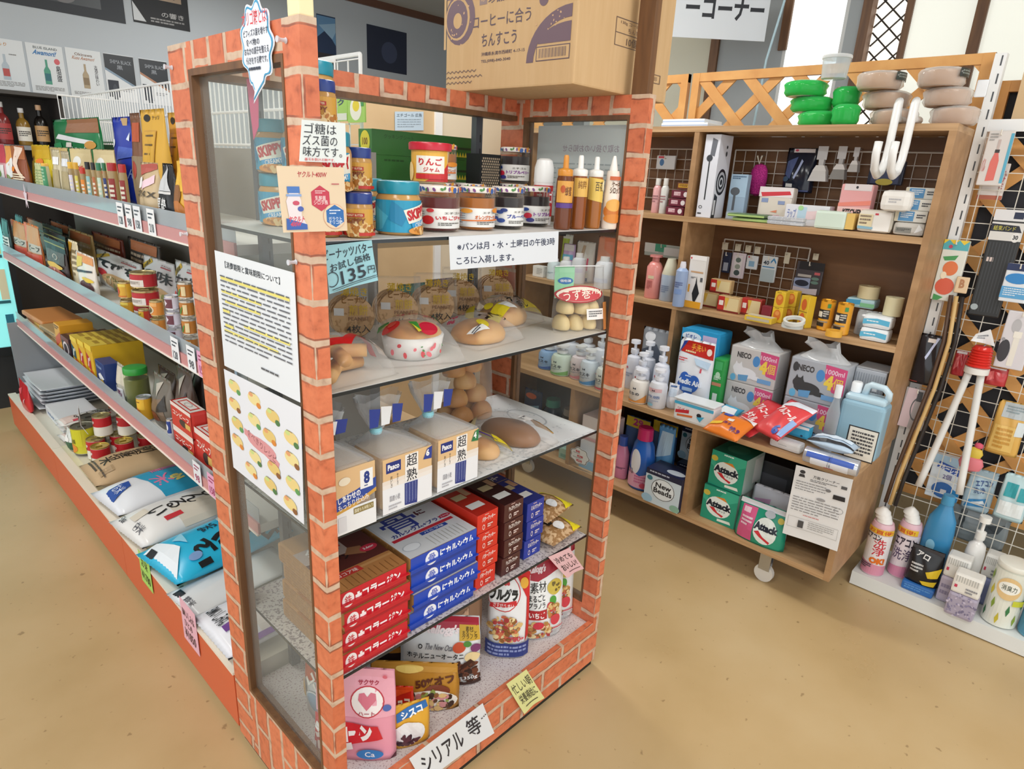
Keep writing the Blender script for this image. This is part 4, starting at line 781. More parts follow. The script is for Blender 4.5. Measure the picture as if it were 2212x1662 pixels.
p = (0.579, 0.033, 0.739); bun_bag('bun_bag', 'long brown bread bag with a dark green rim at the right of the third shelf', (p[0]+.015, p[1]+.130, Z3+.0005), .12, .13, .22, .055, [('p', '#d0a050', [(.80, .06), (.97, .10), (.97, .35), (.86, .45)]), ('p', '#24402c', [(.20, .92), (.5, .86), (.80, .5), (.84, .08), (.87, .08), (.83, .52), (.52, .9), (.2, .95)]), ('r', '#eeecea', .46, .30, .74, .44), ('l', '#6a6a70', 2, .5, .33, .7, .41), ('p', '#e2cfa0', [(.04, .80), (.36, .90), (.34, .99), (.03, .97)]), ('e', '#4a2a1c', .14, .92, .07, .035)], M('#8a5c34', .45))
card('lace_sheet', 'white lace-pattern paper sheet lying at the right end of the third shelf', 'paper sheet', ((0.66, 0.067, 0.74), (0.823, 0.057, 0.74), (.822, .40, Z3+.0006), (.70, .41, Z3+.0006)), '#e9edf1', [('o', '#c3c9d0', .5, .5, .28, .2, .08), ('d', ['#c9ced4'], 40, .5, .5, .46, .46, .003)], th=.0004)

# --- fourth shelf: wafers, cookie cartons, snacks
def wafer(label, S, col, gfx_front, gfx_top, d, dz, film, grp, h, w):
    e = carton('wafer_pack', label, 'wafers', S, d, '#b98a56', (), (), (), (), grp, .006, w, h, dz)
    decal(e, plane((-w/2, -.0006, 0), (w, 0, 0), (0, 0, h)), gfx_front)
    decal(e, plane((-w/2, 0, h), (w, 0, 0), (0, d*.72, 0)), gfx_top, 'top_lettering'); decal(e, plane((-w/2, d, 0), (0, -d, 0), (0, 0, h)), [('l', '#a5794a', 5, .05, .1, .95, .95, .75)], 'side_pattern')
    MB().box(-w/2-.004, -.007, h*.40, w/2+.004, .0, h*.46).build('end_seal', G(col), e)
    return e
Sr = (0.1385, 0.057, 0.426, 0, 0.155, 0.155); wr, hr = Sr[4], .044
def red_front(t='コラーゲン'): return [('r', '#c8202e', 0, 0, 1, 1), ('r', '#a81a28', 0, .0, 1, .12), ('e', '#f3eef0', .12, .55, .085, .36), ('t', '#c8202e', '鉄', .07, .32, .17, .78, {'b': .05}), ('t', '#f6f2f4', '+', .22, .36, .31, .74, {'b': .09}), ('t', '#f6f2f4', t, .32, .30, .90, .80, {'b': .05})]
red_top = [('r', '#5a2a26', .0, .35, 1, 1), ('p', '#b8a49e', [(0, 1), (.62, 1), (.62, .62), (0, .70)]), ('t', '#e9e4e4', '鉄', .12, .72, .42, .98, {'b': .06}), ('t', '#c8303a', '+', .40, .76, .58, .95, {'b': .12}), ('t', '#241818', 'コラーゲン', .06, .52, .55, .64, {'b': .05}), ('p', '#9a6a4a', [(.50, .60), (.75, .48), (.78, .66), (.62, .72)]), ('e', '#c8324a', .84, .56, .13, .07), ('t', '#f2e6e8', '3.6mg', .76, .53, .92, .59, {'b': .04}), ('r', '#b07a48', 0, .0, 1, .34), ('r', '#c2905c', 0, .26, 1, .30), ('p', '#c23a34', [(.1, .22), (.52, .22), (.5, .33), (.12, .33)]), ('t', '#f2e6e0', 'ココア味', .16, .24, .46, .31)]+[('r', '#8f5e34', .05+k*.085, .02, .06+k*.085, .2) for k in range(11)]
for k in range(4):
    wafer(('red wafer packet at the bottom of the red stack', 'red wafer packet second from the bottom of the red stack', 'red wafer packet just under the top of the red stack', 'red wafer packet on top of the red stack')[k], (Sr[0]+.0035*((k*7) % 3-1), Sr[1]+.003*(k % 2), Z4, 0), '#c8202e', red_front(), red_top if k == 3 else [('r', '#b07a48', 0, 0, 1, 1)], .24, .0004+k*(hr+.0020), None, 'red wafer packets', hr, wr)
Sb = (0.3225, 0.063, 0.426, 0, 0.185, 0.1384); wb, hb = Sb[4], .044
blue_front = [('r', '#2549b4', 0, 0, 1, 1), ('r', '#1c3a94', 0, 0, 1, .14), ('e', '#eef0f6', .30, .56, .095, .38), ('t', '#2549b4', '骨', .25, .32, .35, .80, {'b': .05}), ('t', '#f4f6fa', 'にカルシウム', .42, .34, .95, .80, {'b': .05})]
blue_top = [('r', '#cfd2d8', 0, .0, 1, 1), ('r', '#2a3f9c', 0, .97, 1, 1), ('r', '#e1e4ea', .03, .46, .97, .96), ('t', '#2a3fa0', '骨', .12, .56, .62, .96, {'b': .06}), ('t', '#5a1a34', 'に', .64, .76, .78, .88, {'b': .05}), ('t', '#27398c', 'カルシウム+プラス', .10, .485, .88, .57, {'b': .04}), ('p', '#c22a3c', [(.05, .40), (.95, .40), (.95, .46), (.05, .46)]), ('e', '#c22a4a', .90, .53, .09, .045), ('t', '#f2e6e8', '3.6mg', .84, .51, .96, .55), ('r', '#2a489c', .40, .32, .80, .39), ('t', '#eef0f4', 'バニラ味', .45, .335, .75, .375), ('e', '#dfe3ea', .16, .20, .12, .08), ('o', '#b4bac4', .16, .20, .12, .08, .1)]+[('r', '#b4b3ae', .40+k*.06, .04, .408+k*.06, .26) for k in range(9)]
for k in range(4):
    wafer(('blue wafer packet at the bottom of the blue stack', 'blue wafer packet second from the bottom of the blue stack', 'blue wafer packet just under the top of the blue stack', 'blue wafer packet on top of the blue stack')[k], (Sb[0]+.004*((k*5) % 3-1), Sb[1]+.004*((k+1) % 2), Z4, 0), '#2549b4', blue_front, blue_top if k == 3 else [('r', '#c9ccd2', 0, 0, 1, 1)], .235, .0004+k*(hb+.0020), None, 'blue wafer packets', hb, wb)
def cookies(Sc, n, cols, name_jp, grp, labs, d, hc, wc):
    for k in range(n):
        tp = [('r', cols[1], .0, .0, 1, .94), ('t', '#e9e2da', 'クッキー', .12, .72, .78, .84, {'b': .05}), ('t', '#e9e2da', name_jp, .2, .86, .7, .93, {'b': .04}), ('r', '#c9a24a', .05, .66, .95, .668), ('r', '#c9b48a', .10, .40, .62, .52), ('r', '#c89a78', .66, .44, .92, .62), ('r', '#eceae8', .12, .14, .78, .26)]
        fr = [('t', '#f2e9e4', name_jp, .22, .56, .86, .82, {'b': .03}), ('l', '#e9c9c0', 1, .34, .86, .64, .93), ('o', '#efe2dc', .3, .28, .06, .14, .3), ('r', cols[2], .46, .12, .76, .42), ('l', '#e9d9d4', 2, .48, .16, .74, .38)]
        carton('cookie_carton', labs[k], 'cookies', (Sc[0]+.003*((k*5) % 3-1), Sc[1], Z4, Sc[3]), d, cols[0], fr, tp if k == n-1 else [('r', '#eceae8', .12, .14, .78, .26)], (), (), grp, .0015, wc, hc, .0004+k*(hc+.0018))
ordn = ('at the bottom of its stack', 'second from the bottom of its stack', 'third from the bottom of its stack', 'on top of its stack')
Sc = (0.4615, 0.075, 0.426, 0, 0.067, 0.1947); cookies((Sc[0], Sc[1], Z4, 0), 4, ('#d2301f', '#b92a1e', '#c23a2a'), 'バタークッキー', 'red cookie cartons', ['red butter cookie carton '+o for o in ordn], .20, Sc[5]/4, .066)
Sc2 = (0.5435, 0.072, 0.426, 0, 0.087, 0.1926); cookies((Sc2[0]+.003, Sc2[1], Z4, 0), 4, ('#4a2422', '#38191a', '#5a302c'), 'チョコチップクッキー', 'brown cookie cartons', ['dark brown chocolate chip cookie carton '+o for o in ordn], .20, Sc2[5]/4, .066)
Sc3 = (0.64, 0.085, 0.426, 0, 0.086, 0.1561); cookies((Sc3[0], Sc3[1], Z4, 0), 3, ('#27399a', '#22307f', '#3a4aa8'), 'ミルククッキー', 'blue cookie cartons', ['blue milk cookie carton '+o for o in (ordn[0], 'in the middle of its stack', ordn[3])], .20, Sc3[5]/3, .064)
for k, lab in enumerate(('lower yellow-ended nut snack bag beside the blue cookie cartons', 'upper yellow-ended nut snack bag beside the blue cookie cartons')):
    p = (0.758, 0.069, 0.426); pillow('nut_snack_bag', lab, 'snack', (.748+.002*k, .115, Z4+.0008+.0435*k), .135, .112, .042, speckle_mat('nut_snack', '#cfae86', '#9c7448', 90, .5) if k == 0 else bpy.data.materials['nut_snack'], [('p', '#e6d420', [(.72, 0), (1, 0), (1, 1), (.78, 1), (.86, .5)]), ('p', '#e6d420', [(0, .9), (.2, .86), (.24, 1), (0, 1)]), ('r', '#2a241f', .34, .44, .46, .62), ('r', '#ece6e6', .26, .66, .38, .80), ('e', '#eceef0', .5, .3, .12, .14)], .08+.05*k, 0, 0, 'nut snack bags')

# --- base: cereal pouches
GRAN = ['#b98a4a', '#8a5a2a', '#d9b87a', '#a83a3a', '#e6d2a0', '#c96a4a']
S = (0.6915, 0.0485, 0.1502, -0.425, 0.1043, 0.2498); hw = S[4]*1.1
def straw_gfx(): return [('r', '#eceeee', 0, 0, 1, .96), ('p', '#a81f34', [(0, .74), (0, 1), (1, 1), (1, .82), (.6, .76), (.3, .70)]), ('t', '#f0dfe2', "Kellogg's", .06, .78, .50, .88, {'b': .05, 'sh': .25}), ('t', '#1c1c1c', '素材', .10, .58, .50, .70, {'b': .04}), ('t', '#1c1c1c', 'まるごと', .06, .48, .46, .56, {'b': .02}), ('t', '#1c1c1c', 'グラノラ', .06, .40, .46, .47, {'b': .02}), ('p', '#b3262e', [(0, .26), (.50, .27), (.50, .38), (0, .38)]), ('t', '#f4ecec', 'いちご', .08, .285, .44, .36, {'b': .04}), ('e', '#c9b24a', .72, .62, .2, .085), ('d', ['#6a5a24'], 6, .72, .62, .14, .05, .006), ('e', '#4f9a3a', .66, .48, .08, .05), ('e', '#c23440', .60, .40, .10, .06), ('d', GRAN, 40, .68, .34, .16, .10, .007), ('d', GRAN, 60, .34, .12, .32, .11, .008), ('e', '#d0424e', .72, .24, .12, .07), ('e', '#cf3a4a', .30, .20, .12, .05), ('r', '#c84a54', .66, .12, .95, .135), ('l', '#a9abad', 3, .62, .03, .95, .1)]
st = pouch('cereal_pouch', 'strawberry granola pouch beside the tall fruit granola bag', 'cereal', (S[0], S[1]+.012, ZB, S[3]), .055, '#eceeee', straw_gfx(), 'strawberry granola pouches', hw, S[5], lean=.05, seed=3, dz=.0004)
S2_ = (0.8055, 0.024, 0.1502, -0.4809, 0.0778, 0.2624); pouch('cereal_pouch', 'strawberry granola pouch at the right end of the rack base', 'cereal', (S2_[0]-.030, S2_[1]+.035, ZB, S2_[3]), .05, '#eceeee', straw_gfx(), 'strawberry granola pouches', .115, S2_[5]*.98, lean=.05, seed=4, dz=.0004)
S = (0.5455, 0.0575, 0.1502, -0.8136, 0.1004, 0.2709); fg = pouch('cereal_pouch', 'tall white fruit granola bag with a blue foot band', 'cereal', (S[0]+.006, S[1]+.020, ZB, S[3]), .05, '#e9eaec', [('p', '#c8262c', [(.5, .99), (1, .99), (1, .25), (.93, .2), (.93, .7), (.7, .9)]), ('e', '#eceef0', .36, .74, .42, .19), ('o', '#c8262c', .36, .74, .42, .19, .05), ('t', '#c8262c', 'Calbee', .06, .82, .50, .88, {'b': .05}), ('t', '#161616', 'フルグラ', .02, .66, .72, .79, {'b': .07}), ('p', '#c8262c', [(.04, .58), (.7, .62), (.68, .67), (.06, .63)]), ('t', '#f2e6e6', 'さすがうまい', .12, .595, .62, .64), ('p', '#d0303a', [(.50, .93), (.82, .94), (.80, 1), (.52, 1)]), ('t', '#f2d8a0', 'No.1', .56, .94, .78, .99, {'b': .04}), ('e', '#dfa83a', .86, .86, .1, .06), ('d', GRAN, 110, .44, .36, .38, .15, .007), ('t', '#c84a5a', '700g', .56, .21, .88, .29, {'b': .03}), ('r', '#26387f', 0, 0, 1, .20), ('l', '#8d9ac8', 3, .06, .03, .94, .17)], None, .108, min(S[5], .262), seed=5, dz=.0004)
pouch('cereal_pouch', 'peach-coloured cereal pouch standing behind the hotel granola pouch', 'cereal', (.50, .235, ZB, -.75), .05, '#e0b08c', [('e', '#f0ece6', .35, .66, .3, .16), ('t', '#c8262c', 'Calbee', .14, .66, .56, .74, {'b': .04}), ('t', '#b8324a', 'ラズベリー', .55, .68, .95, .78, {'b': .03, 'rot': -50}), ('d', GRAN, 30, .4, .3, .3, .2, .008)], None, .16, .235, seed=6, dz=.0004)
pouch('cereal_pouch', 'white hotel granola pouch with a red head in the middle of the base', 'cereal', (.362, .126, ZB, -.80), .05, '#e7eaec', [('p', '#a8203c', [(0, .80), (1, .80), (1, 1), (0, 1)]), ('t', '#f2e6ea', "Kellogg's", .30, .72, .74, .86, {'b': .05, 'sh': .25}), ('r', '#cfa83c', .74, .66, .99, .87), ('t', '#3a2a14', '素材\nまるごと\nグラノラ', .77, .68, .96, .85, {'b': .03}), ('t', '#2a2a2e', 'ホテルニューオータニ', .10, .42, .80, .50, {'b': .02}), ('t', '#6a6a74', 'The New Otani', .32, .54, .70, .62, {'sh': .3}), ('o', '#2a2a2e', .26, .58, .026, .03, .4), ('t', '#55555a', 'ホテル監修', .34, .30, .60, .36), ('e', '#c8502e', .74, .58, .08, .07), ('e', '#7a3a6a', .94, .56, .06, .06), ('e', '#4f8a3a', .84, .62, .05, .04), ('e', '#e6cf9c', .90, .44, .09, .07), ('d', ['#4a2a1a', '#6a3a24', '#2e1a12', '#8a5a34'], 70, .80, .18, .22, .2, .009), ('p', '#3a1c12', [(.70, .3), (.88, .42), (.92, .38), (.74, .26)]), ('t', '#f0f0f0', '350g', .80, .10, .96, .17), ('p', '#3a2018', [(.5, 0), (1, 0), (1, .08), (.6, .06)])], None, .20, .195, seed=7, dz=.0004)
pouch('cereal_pouch', 'peach-edged pouch seen side-on right of the hotel granola pouch', 'cereal', (.448, .115, ZB, .3), .035, '#e6bc9c', [('r', '#e2e6ee', .15, .12, .85, .80), ('l', '#8a90a0', 14, .2, .16, .8, .76)], None, .065, .16, seed=8, dz=.0004)
pouch('cereal_pouch', 'dark chocolate cereal pouch half hidden behind the hotel granola pouch', 'cereal', (.30, .29, ZB, -.8), .045, '#2a1a1c', [('t', '#a8e0e0', 'おいしい', .5, .46, .9, .54, {'b': .03}), ('e', '#3a8ab0', .4, .3, .2, .1), ('r', '#d08a2c', .6, .2, .9, .3)], None, .17, .175, seed=9, dz=.0004)
pouch('cereal_pouch', 'mustard-brown cereal pouch with a round granola picture', 'cereal', (.268, .108, ZB, -.80), .04, '#b8822f', [('r', '#c28f3a', 0, .8, 1, 1), ('t', '#5a2a14', '50%オフ', .52, .56, .96, .72, {'b': .05, 'rot': 8}), ('e', '#e6c86a', .45, .86, .16, .08), ('e', '#7a3a24', .76, .46, .14, .12), ('e', '#e9e4d8', .66, .24, .32, .24), ('d', ['#5a3a24', '#8a5a34', '#c98a8a', '#d9b87a', '#3a2418', '#8a9a4a'], 70, .66, .24, .27, .2, .008)], None, .215, .128, seed=10, dz=.0004)
pouch('cereal_pouch', 'bright red snack pouch tucked behind the pink pouch', 'cereal', (.205, .098, ZB, -.8), .03, '#cf2a1e', [('p', '#e8501e', [(0, .6), (1, .9), (1, 1), (0, 1)]), ('t', '#f6ecd8', 'チョコ', .4, .5, .9, .75, {'b': .05})], None, .09, .11, seed=11, dz=.0004)
pouch('cereal_pouch', 'yellow cereal pouch with a blue badge and a bowl picture', 'cereal', (.207, .030, ZB, -.4), .028, '#dba436', [('p', '#2a6ab0', [(.1, .62), (.5, .72), (.95, .80), (.9, .96), (.4, .9), (.08, .8)]), ('t', '#f0f4f8', 'シスコ', .2, .70, .8, .86, {'b': .04, 'rot': 10}), ('e', '#e2e0e2', .4, .34, .42, .26), ('d', ['#3a2430', '#55303c'], 30, .3, .2, .34, .12, .006)], None, .085, .115, seed=12, dz=.0004)
pouch('cereal_pouch', 'pink strawberry cereal pouch leaning at the front left corner of the base', 'cereal', (.092, .088, ZB, -.85), .045, '#e69aae', [('r', '#ecabbc', 0, .5, 1, 1), ('e', '#f6f0f0', .66, .66, .20, .15), ('o', '#c23a4a', .66, .66, .21, .155, .08), ('p', '#d8788c', [(.66, .58), (.55, .68), (.56, .74), (.62, .75), (.66, .71), (.70, .75), (.76, .74), (.77, .68)]), ('t', '#a8344a', 'サクサク', .54, .82, .80, .87, {'b': .03}), ('t', '#a8344a', 'ハート', .56, .53, .76, .57, {'b': .02}), ('e', '#d0302c', .20, .52, .13, .10), ('p', '#5a9a3a', [(.12, .60), (.28, .60), (.26, .66), (.16, .67)]), ('e', '#4f6ab0', .90, .60, .05, .035), ('p', '#cf2430', [(0, .14), (.86, .28), (.80, .42), (0, .48)]), ('t', '#f6f2f2', 'シスコーン', -.0, .23, .74, .42, {'b': .09, 'rot': 6}), ('p', '#f2f2f0', [(.06, .08), (.50, .16), (.48, .24), (.05, .18)]), ('t', '#3a6a4a', 'いちご', .12, .10, .42, .19, {'b': .03, 'rot': 5}), ('e', '#2f7ac0', .70, .1, .16, .06), ('t', '#f4f4f8', 'Ca', .64, .07, .76, .13), ('e', '#d86a7c', .1, .93, .08, .05), ('e', '#f0c2cc', .36, .94, .05, .03), ('e', '#d86a7c', .88, .92, .03, .02)], None, .175, .218, lean=.08, seed=13, dz=.0004)
pouch('cereal_pouch', 'orange cornflake pouch with white letters behind the left glass', 'cereal', (.085, .235, ZB, -pi/2), .05, '#cfcfd2', [('p', '#c05a34', [(.1, 1), (.9, 1), (.95, .55), (.2, .42)]), ('t', '#efe4da', 'シスコ', .2, .56, .92, .88, {'b': .07, 'v': 0, 'rot': -50}), ('t', '#efe9e4', 'コーン', .3, .34, .8, .48, {'b': .05, 'rot': -40}), ('e', '#8fa8c0', .55, .26, .22, .1), ('o', '#d9dde2', .55, .26, .24, .11, .14), ('e', '#d0a050', .2, .3, .1, .1)], None, .14, .245, seed=14, dz=.0004)


# ================================================================ goods on the long shelf (they face the left aisle)
GR = -pi/2; G1, G2, G3, GB = 1.2053, .8923, .5623, .1853
def flat_gfx(c, t='', c2='#f2f2f2', tc='#2a2a2a'): return [('r', c, 0, 0, 1, 1), ('r', c2, .1, .35, .9, .6), ('t', tc, t or '味', .2, .40, .8, .56, {'b': .04}), ('l', '#777777', 3, .15, .08, .85, .25)]
# top shelf, front row
pouch('seasoning_pouch', 'pink and white seasoning packet at the far end of the top shelf front row', 'food packet', (0.115, 2.9583, 1.2053, -1.5708, 0.2938, 0.1772), .04, '#d8a0a8', [('r', '#c84a5a', 0, .55, 1, 1), ('r', '#eceae8', .1, .15, .9, .5), ('e', '#7aa05a', .5, .3, .3, .12)], seed=21)
pouch('seasoning_pouch', 'orange packet with a white corner on the top shelf', 'food packet', (0.118, 2.7348, 1.2053, -1.5708, 0.1891, 0.1714), .04, '#df8f3c', [('r', '#e9a456', 0, .5, 1, 1), ('p', '#eef0f0', [(.2, .5), (.9, .75), (1, .3), (.5, .2)]), ('e', '#8aa05a', .4, .2, .3, .12)], seed=22)
pouch('seasoning_pouch', 'brown packet with white curl and striped foot on the top shelf', 'food packet', (0.116, 2.4894, 1.2053, -1.5708, 0.2609, 0.1733), .045, '#8a4a2c', [('r', '#a8643a', 0, .7, 1, 1), ('p', '#f0d8c8', [(.3, .98), (.9, .95), (.6, .6), (.95, .3), (.8, .28), (.35, .6)]), ('r', '#e8842c', .2, .42, .5, .52)]+[('r', '#efe6c8', .3, .2+.05*k, .9, .225+.05*k) for k in range(4)]+[('r', '#5a1f1c', .2, 0, 1, .17)], seed=23)
pouch('seasoning_pouch', 'bright yellow pouch on the top shelf, second from the green jar', 'food packet', (0.135, 2.3078, 1.2053, -1.5708, 0.301, 0.1794), .05, '#d9c22c', [('r', '#c9a41c', 0, .72, 1, 1), ('e', '#e07a2c', .6, .66, .18, .06), ('r', '#e8d84a', .0, .1, .3, .66)], seed=24)
pouch('seasoning_pouch', 'pale green striped pouch in front of the yellow pouch', 'food packet', (0.105, 2.1464, 1.2053, -1.5708, 0.1285, 0.1148), .02, '#cdd3a0', [('l', '#9fb07a', 8, .1, .1, .9, .8)], seed=25)
jar('seasoning_jar', 'slim green-labelled seasoning jar beside the pale green pouch', 'jar', (0.108, 2.075, 1.2053, -1.5708, 0.0251, 0.1157), '#b9b694', '#e0b04a', [('r', '#3f8f62', 0, 0, 1, 1), ('l', '#a0c8a8', 5, .2, .1, .8, .9)], (.3, .98), lidh=.08)
for k, (S, c, c2) in enumerate((((0.11, 1.9132, 1.2053, -1.5708, 0.1059, 0.1659), '#c9bfa0', '#eef0f4'), ((0.11, 1.7958, 1.2053, -1.5708, 0.1047, 0.1615), '#b8ad90', '#dfe3ea'))):
    pouch('seasoning_pouch', ('beige seasoning pouch with a silver glint, left of the yellow-lidded jar', 'beige seasoning pouch right beside the yellow-lidded jar')[k], 'food packet', S, .03, c, [('r', c2, .1, .70, .9, .85), ('r', '#a89a74', .1, .2, .9, .6), ('r', '#6fb0a8', .2, .04, .6, .16)], seed=26+k)
spice = [(158, 171, '#dfb13c', '#d8d4ec', 'yellow-lidded spice jar, first of the spice row'), (171, 182, '#d9a93c', '#d8cc5a', 'yellow-lidded spice jar with a yellow stripe'), (183, 196, '#c23a2c', '#e28a2c', 'spice jar with an orange and green label'), (196, 208, '#1d1d20', '#8fc0c4', 'black-lidded spice jar with a pale label'), (209, 219, '#26262a', '#b4683c', 'black-lidded spice jar with a brown label'), (220, 232, '#2f7a5a', '#bfd8c8', 'green-lidded spice jar'), (233, 243, '#2f7050', '#283a7a', 'green-lidded spice jar with a navy stripe'), (244, 266, '#a8242c', '#8f2a26', 'red-lidded spice jar with a red label, third from the snack pouches'), (267, 284, '#b02a30', '#8f2a26', 'red-lidded spice jar beside the cream snack pouch')]
for k, (a, b, lc, lab, name) in enumerate(spice):
    yy = {0: (0.112, 1.7287, 1.2053, -1.5708, 0.0167, 0.1289), 1: (0.112, 1.6579, 1.2053, -1.5708, 0.0139, 0.1291), 2: (0.112, 1.5949, 1.2053, -1.5708, 0.0162, 0.1156), 3: (0.112, 1.5296, 1.2053, -1.5708, 0.0147, 0.1337), 4: (0.112, 1.467, 1.2053, -1.5708, 0.012, 0.1338), 5: (0.112, 1.4158, 1.2053, -1.5708, 0.0142, 0.1339), 6: (0.112, 1.3578, 1.2053, -1.5708, 0.0117, 0.1353), 7: (0.112, 1.3094, 1.2053, -1.5708, 0.0254, 0.1368), 8: (0.112, 1.2113, 1.2053, -1.5708, 0.0202, 0.1356)}[k]
    jar('spice_jar', name+' on the top shelf', 'jar', yy, '#a08a62', lc, [('r', lab, .0, 0, 1, 1), ('p', '#3f7a44', [(.4, .3), (.6, .3), (.6, .6), (.4, .6)]) if k == 2 else ('r', '#e9e2c8', .44, .1, .54, .95), ('l', '#f0ead8', 4, .58, .2, .9, .8)], (.08, .82), None, 'spice jars', None, None, .16, .9)
pouch('snack_pouch', 'cream and pink snack pouch with a curled head beside the spice jars', 'snack', (0.112, 1.04, 1.2053, -1.5708, 0.1321, 0.1453), .05, '#cdb58e', [('p', '#b8564a', [(0, .75), (1, .9), (1, 1), (0, .95)]), ('p', '#efd0dc', [(.2, .62), (.9, .80), (.9, .66), (.4, .52)]), ('e', '#f0f0f0', .2, .64, .14, .1), ('t', '#4a4030', 'ガメX', .05, .40, .95, .52, {'b': .03}), ('r', '#c08a52', 0, 0, 1, .25)], seed=30)
pouch('snack_pouch', 'black pouch with white brush letters beside the cream snack pouch', 'snack', (0.118, 0.9283, 1.2053, -1.5708, 0.1141, 0.1461), .05, '#1c1c1f', [('p', '#c9ccd0', [(.05, .55), (.5, .98), (.9, .55)]), ('r', '#d8d8d8', .05, .50, .9, .54), ('t', '#e6e6e6', '黒糖', .30, .18, .75, .44, {'b': .05}), ('o', '#cfc8a0', .62, .1, .12, .05, .4)], seed=31, taper=.5)
pouch('snack_pouch', 'yellow and brown fruit snack pouch next to the brick post', 'snack', (0.112, 0.8079, 1.2053, -1.5708, 0.0807, 0.156), .05, '#d9a22c', [('r', '#e3b43a', 0, .55, 1, 1), ('e', '#8a5a2c', .4, .5, .35, .14), ('e', '#b8702c', .5, .25, .4, .16), ('p', '#e8c4cc', [(.6, 0), (1, 0), (1, .15)])], seed=32)
# top shelf, rows behind
for k, S in enumerate(((0.2, 2.3031, 1.2053, -1.5708, 0.2967, 0.1734), (0.2, 1.9975, 1.2053, -1.5708, 0.2885, 0.1733), (0.2, 1.719, 1.2053, -1.5708, 0.2462, 0.1735))):
    pouch('noodle_pouch', ('beige noodle packet behind the seasoning pouches, far one', 'beige noodle packet behind the spice jars, middle one', 'beige noodle packet behind the red-lidded jars')[k], 'food packet', S, .04, '#cdb988', [('r', '#d9c89c', 0, .6, 1, 1), ('e', '#eef0f0', .4, .72, .2, .12), ('t', '#c84a3a', 'そば', .3, .55, .7, .66, {'b': .05})], seed=33+k)
S = (0.3, 2.4737, 1.2053, -1.5708, 0.7326, 0.291); e = carton('stacked_crate', 'low brown crate lifting the green bag at the back of the top shelf', 'crate', (S[0]-.01, S[1], S[2], GR), .085, '#8a6a44', w=S[4]*.9, h=.10)
pouch('snack_bag', 'big green snack bag with silver letters lying across the top row', 'snack', (S[0], S[1], S[2]+.1005, GR), .06, '#1f7a48', [('r', '#9a6a4a', .35, .70, .98, .98), ('p', '#e6e9ec', [(.15, .58), (.9, .46), (.9, .54), (.2, .68)]), ('e', '#d09a4a', .86, .46, .08, .08), ('t', '#b4c4bc', '旨味', .55, .14, .84, .42, {'b': .05}), ('p', '#2a9058', [(0, 0), (.5, 0), (.3, .5), (0, .45)]), ('r', '#e8e2da', .42, .40, .54, .50)], w=S[4], h=S[5]-.10, seed=36)
S = (0.24, 1.6408, 1.2053, -1.5708, 0.2944, 0.2809); pouch('snack_bag', 'shiny blue snack bag with a tan top on the top shelf', 'snack', S, .07, '#1c36a8', [('p', '#c9a878', [(.35, 1), (.6, 1), (.55, .9), (.4, .9)]), ('e', '#e9edf4', .10, .70, .08, .05), ('r', '#c9a35a', .02, .48, .22, .56), ('p', '#4a66c8', [(.35, .5), (.85, .55), (.9, .64), (.4, .66)]), ('t', '#8fa4e0', '塩せん', .32, .30, .9, .42, {'b': .03}), ('p', '#e4ecff', [(.62, .74), (.72, .82), (.74, .72)])], seed=37)
pouch('snack_bag', 'brown and red snack bag squeezed between the blue bag and the yellow pouch', 'snack', (0.25, 1.5307, 1.2053, -1.5708, 0.0972, 0.2863), .04, '#7a5034', [('r', '#b8542c', .2, .7, .9, .9), ('r', '#8f7a5c', 0, 0, 1, .55), ('e', '#a83a2a', .5, .4, .2, .1)], seed=38)
for k, S in enumerate(((0.22, 1.2649, 1.2053, -1.5708, 0.197, 0.2859), (0.25, 1.2022, 1.2053, -1.5708, 0.1283, 0.2824))):
    pouch('yellow_pouch', ('tall matt yellow pouch with a black oval badge on the top shelf', 'second matt yellow pouch, half behind the brick post')[k], 'food packet', S, .05, '#d8a83a', [('e', '#2a2620', .30, .92, .14, .035), ('t', '#3a3020', 'ナッツ', .52, .90, .80, .94), ('r', '#c9973a', .22, .45, .72, .80), ('r', '#d8a83a', .24, .46, .70, .79), ('l', '#6a5430', 3, .3, .5, .64, .76, .2), ('r', '#e9e2cc', .2, .07, .8, .22), ('r', '#2a2620', .2, .215, .8, .235), ('l', '#8a8474', 4, .24, .08, .76, .2)], 'matt yellow pouches', seed=39+k, rough=.5, taper=.02)
# second shelf
SL = [(-20, 12, 470, '#26484a', 'dark teal flat packet, outermost at the far end of the second shelf', .104), (6, 28, 463, '#1f3a3c', 'dark teal flat packet just behind the outermost one', .14)]
for k, S in enumerate(((.104, 2.965, G2, GR, .15, .16), (.15, 2.95, G2, GR, .17, .18))):
    pouch('flat_packet', SL[k][4], 'food packet', S, .025, SL[k][3], [('r', '#dfe3e0', .08, .06, .92, .5), ('l', '#2a3a3a', 4, .15, .1, .85, .45), ('r', '#3a6a66', .06, .6, .94, .94)], seed=50+k, taper=.01)
for k, (S, nm) in enumerate((((0.12, 2.8469, 0.8923, -1.5708, 0.2891, 0.1605), 'orange beef curry packet, far one of the second shelf'), ((0.112, 2.5255, 0.8923, -1.5708, 0.2684, 0.1761), 'orange beef curry packet with a grey label on the second shelf'))):
    pouch('curry_packet', nm, 'food packet', S, .03, '#cf7f45', [('r', '#e0683a', 0, .0, .2, 1), ('r', '#c98f58', .2, .55, 1, .95), ('r', '#b9b2a6', .35, .36, 1, .55), ('t', '#3a2a20', 'ビーフ', .4, .39, .95, .52, {'b': .03}), ('p', '#c9482c', [(.2, .3), (1, .34), (1, .12), (.3, .05)]), ('r', '#e9e4e2', .5, .04, .9, .16)], 'orange curry packets', seed=52+k, taper=.01)
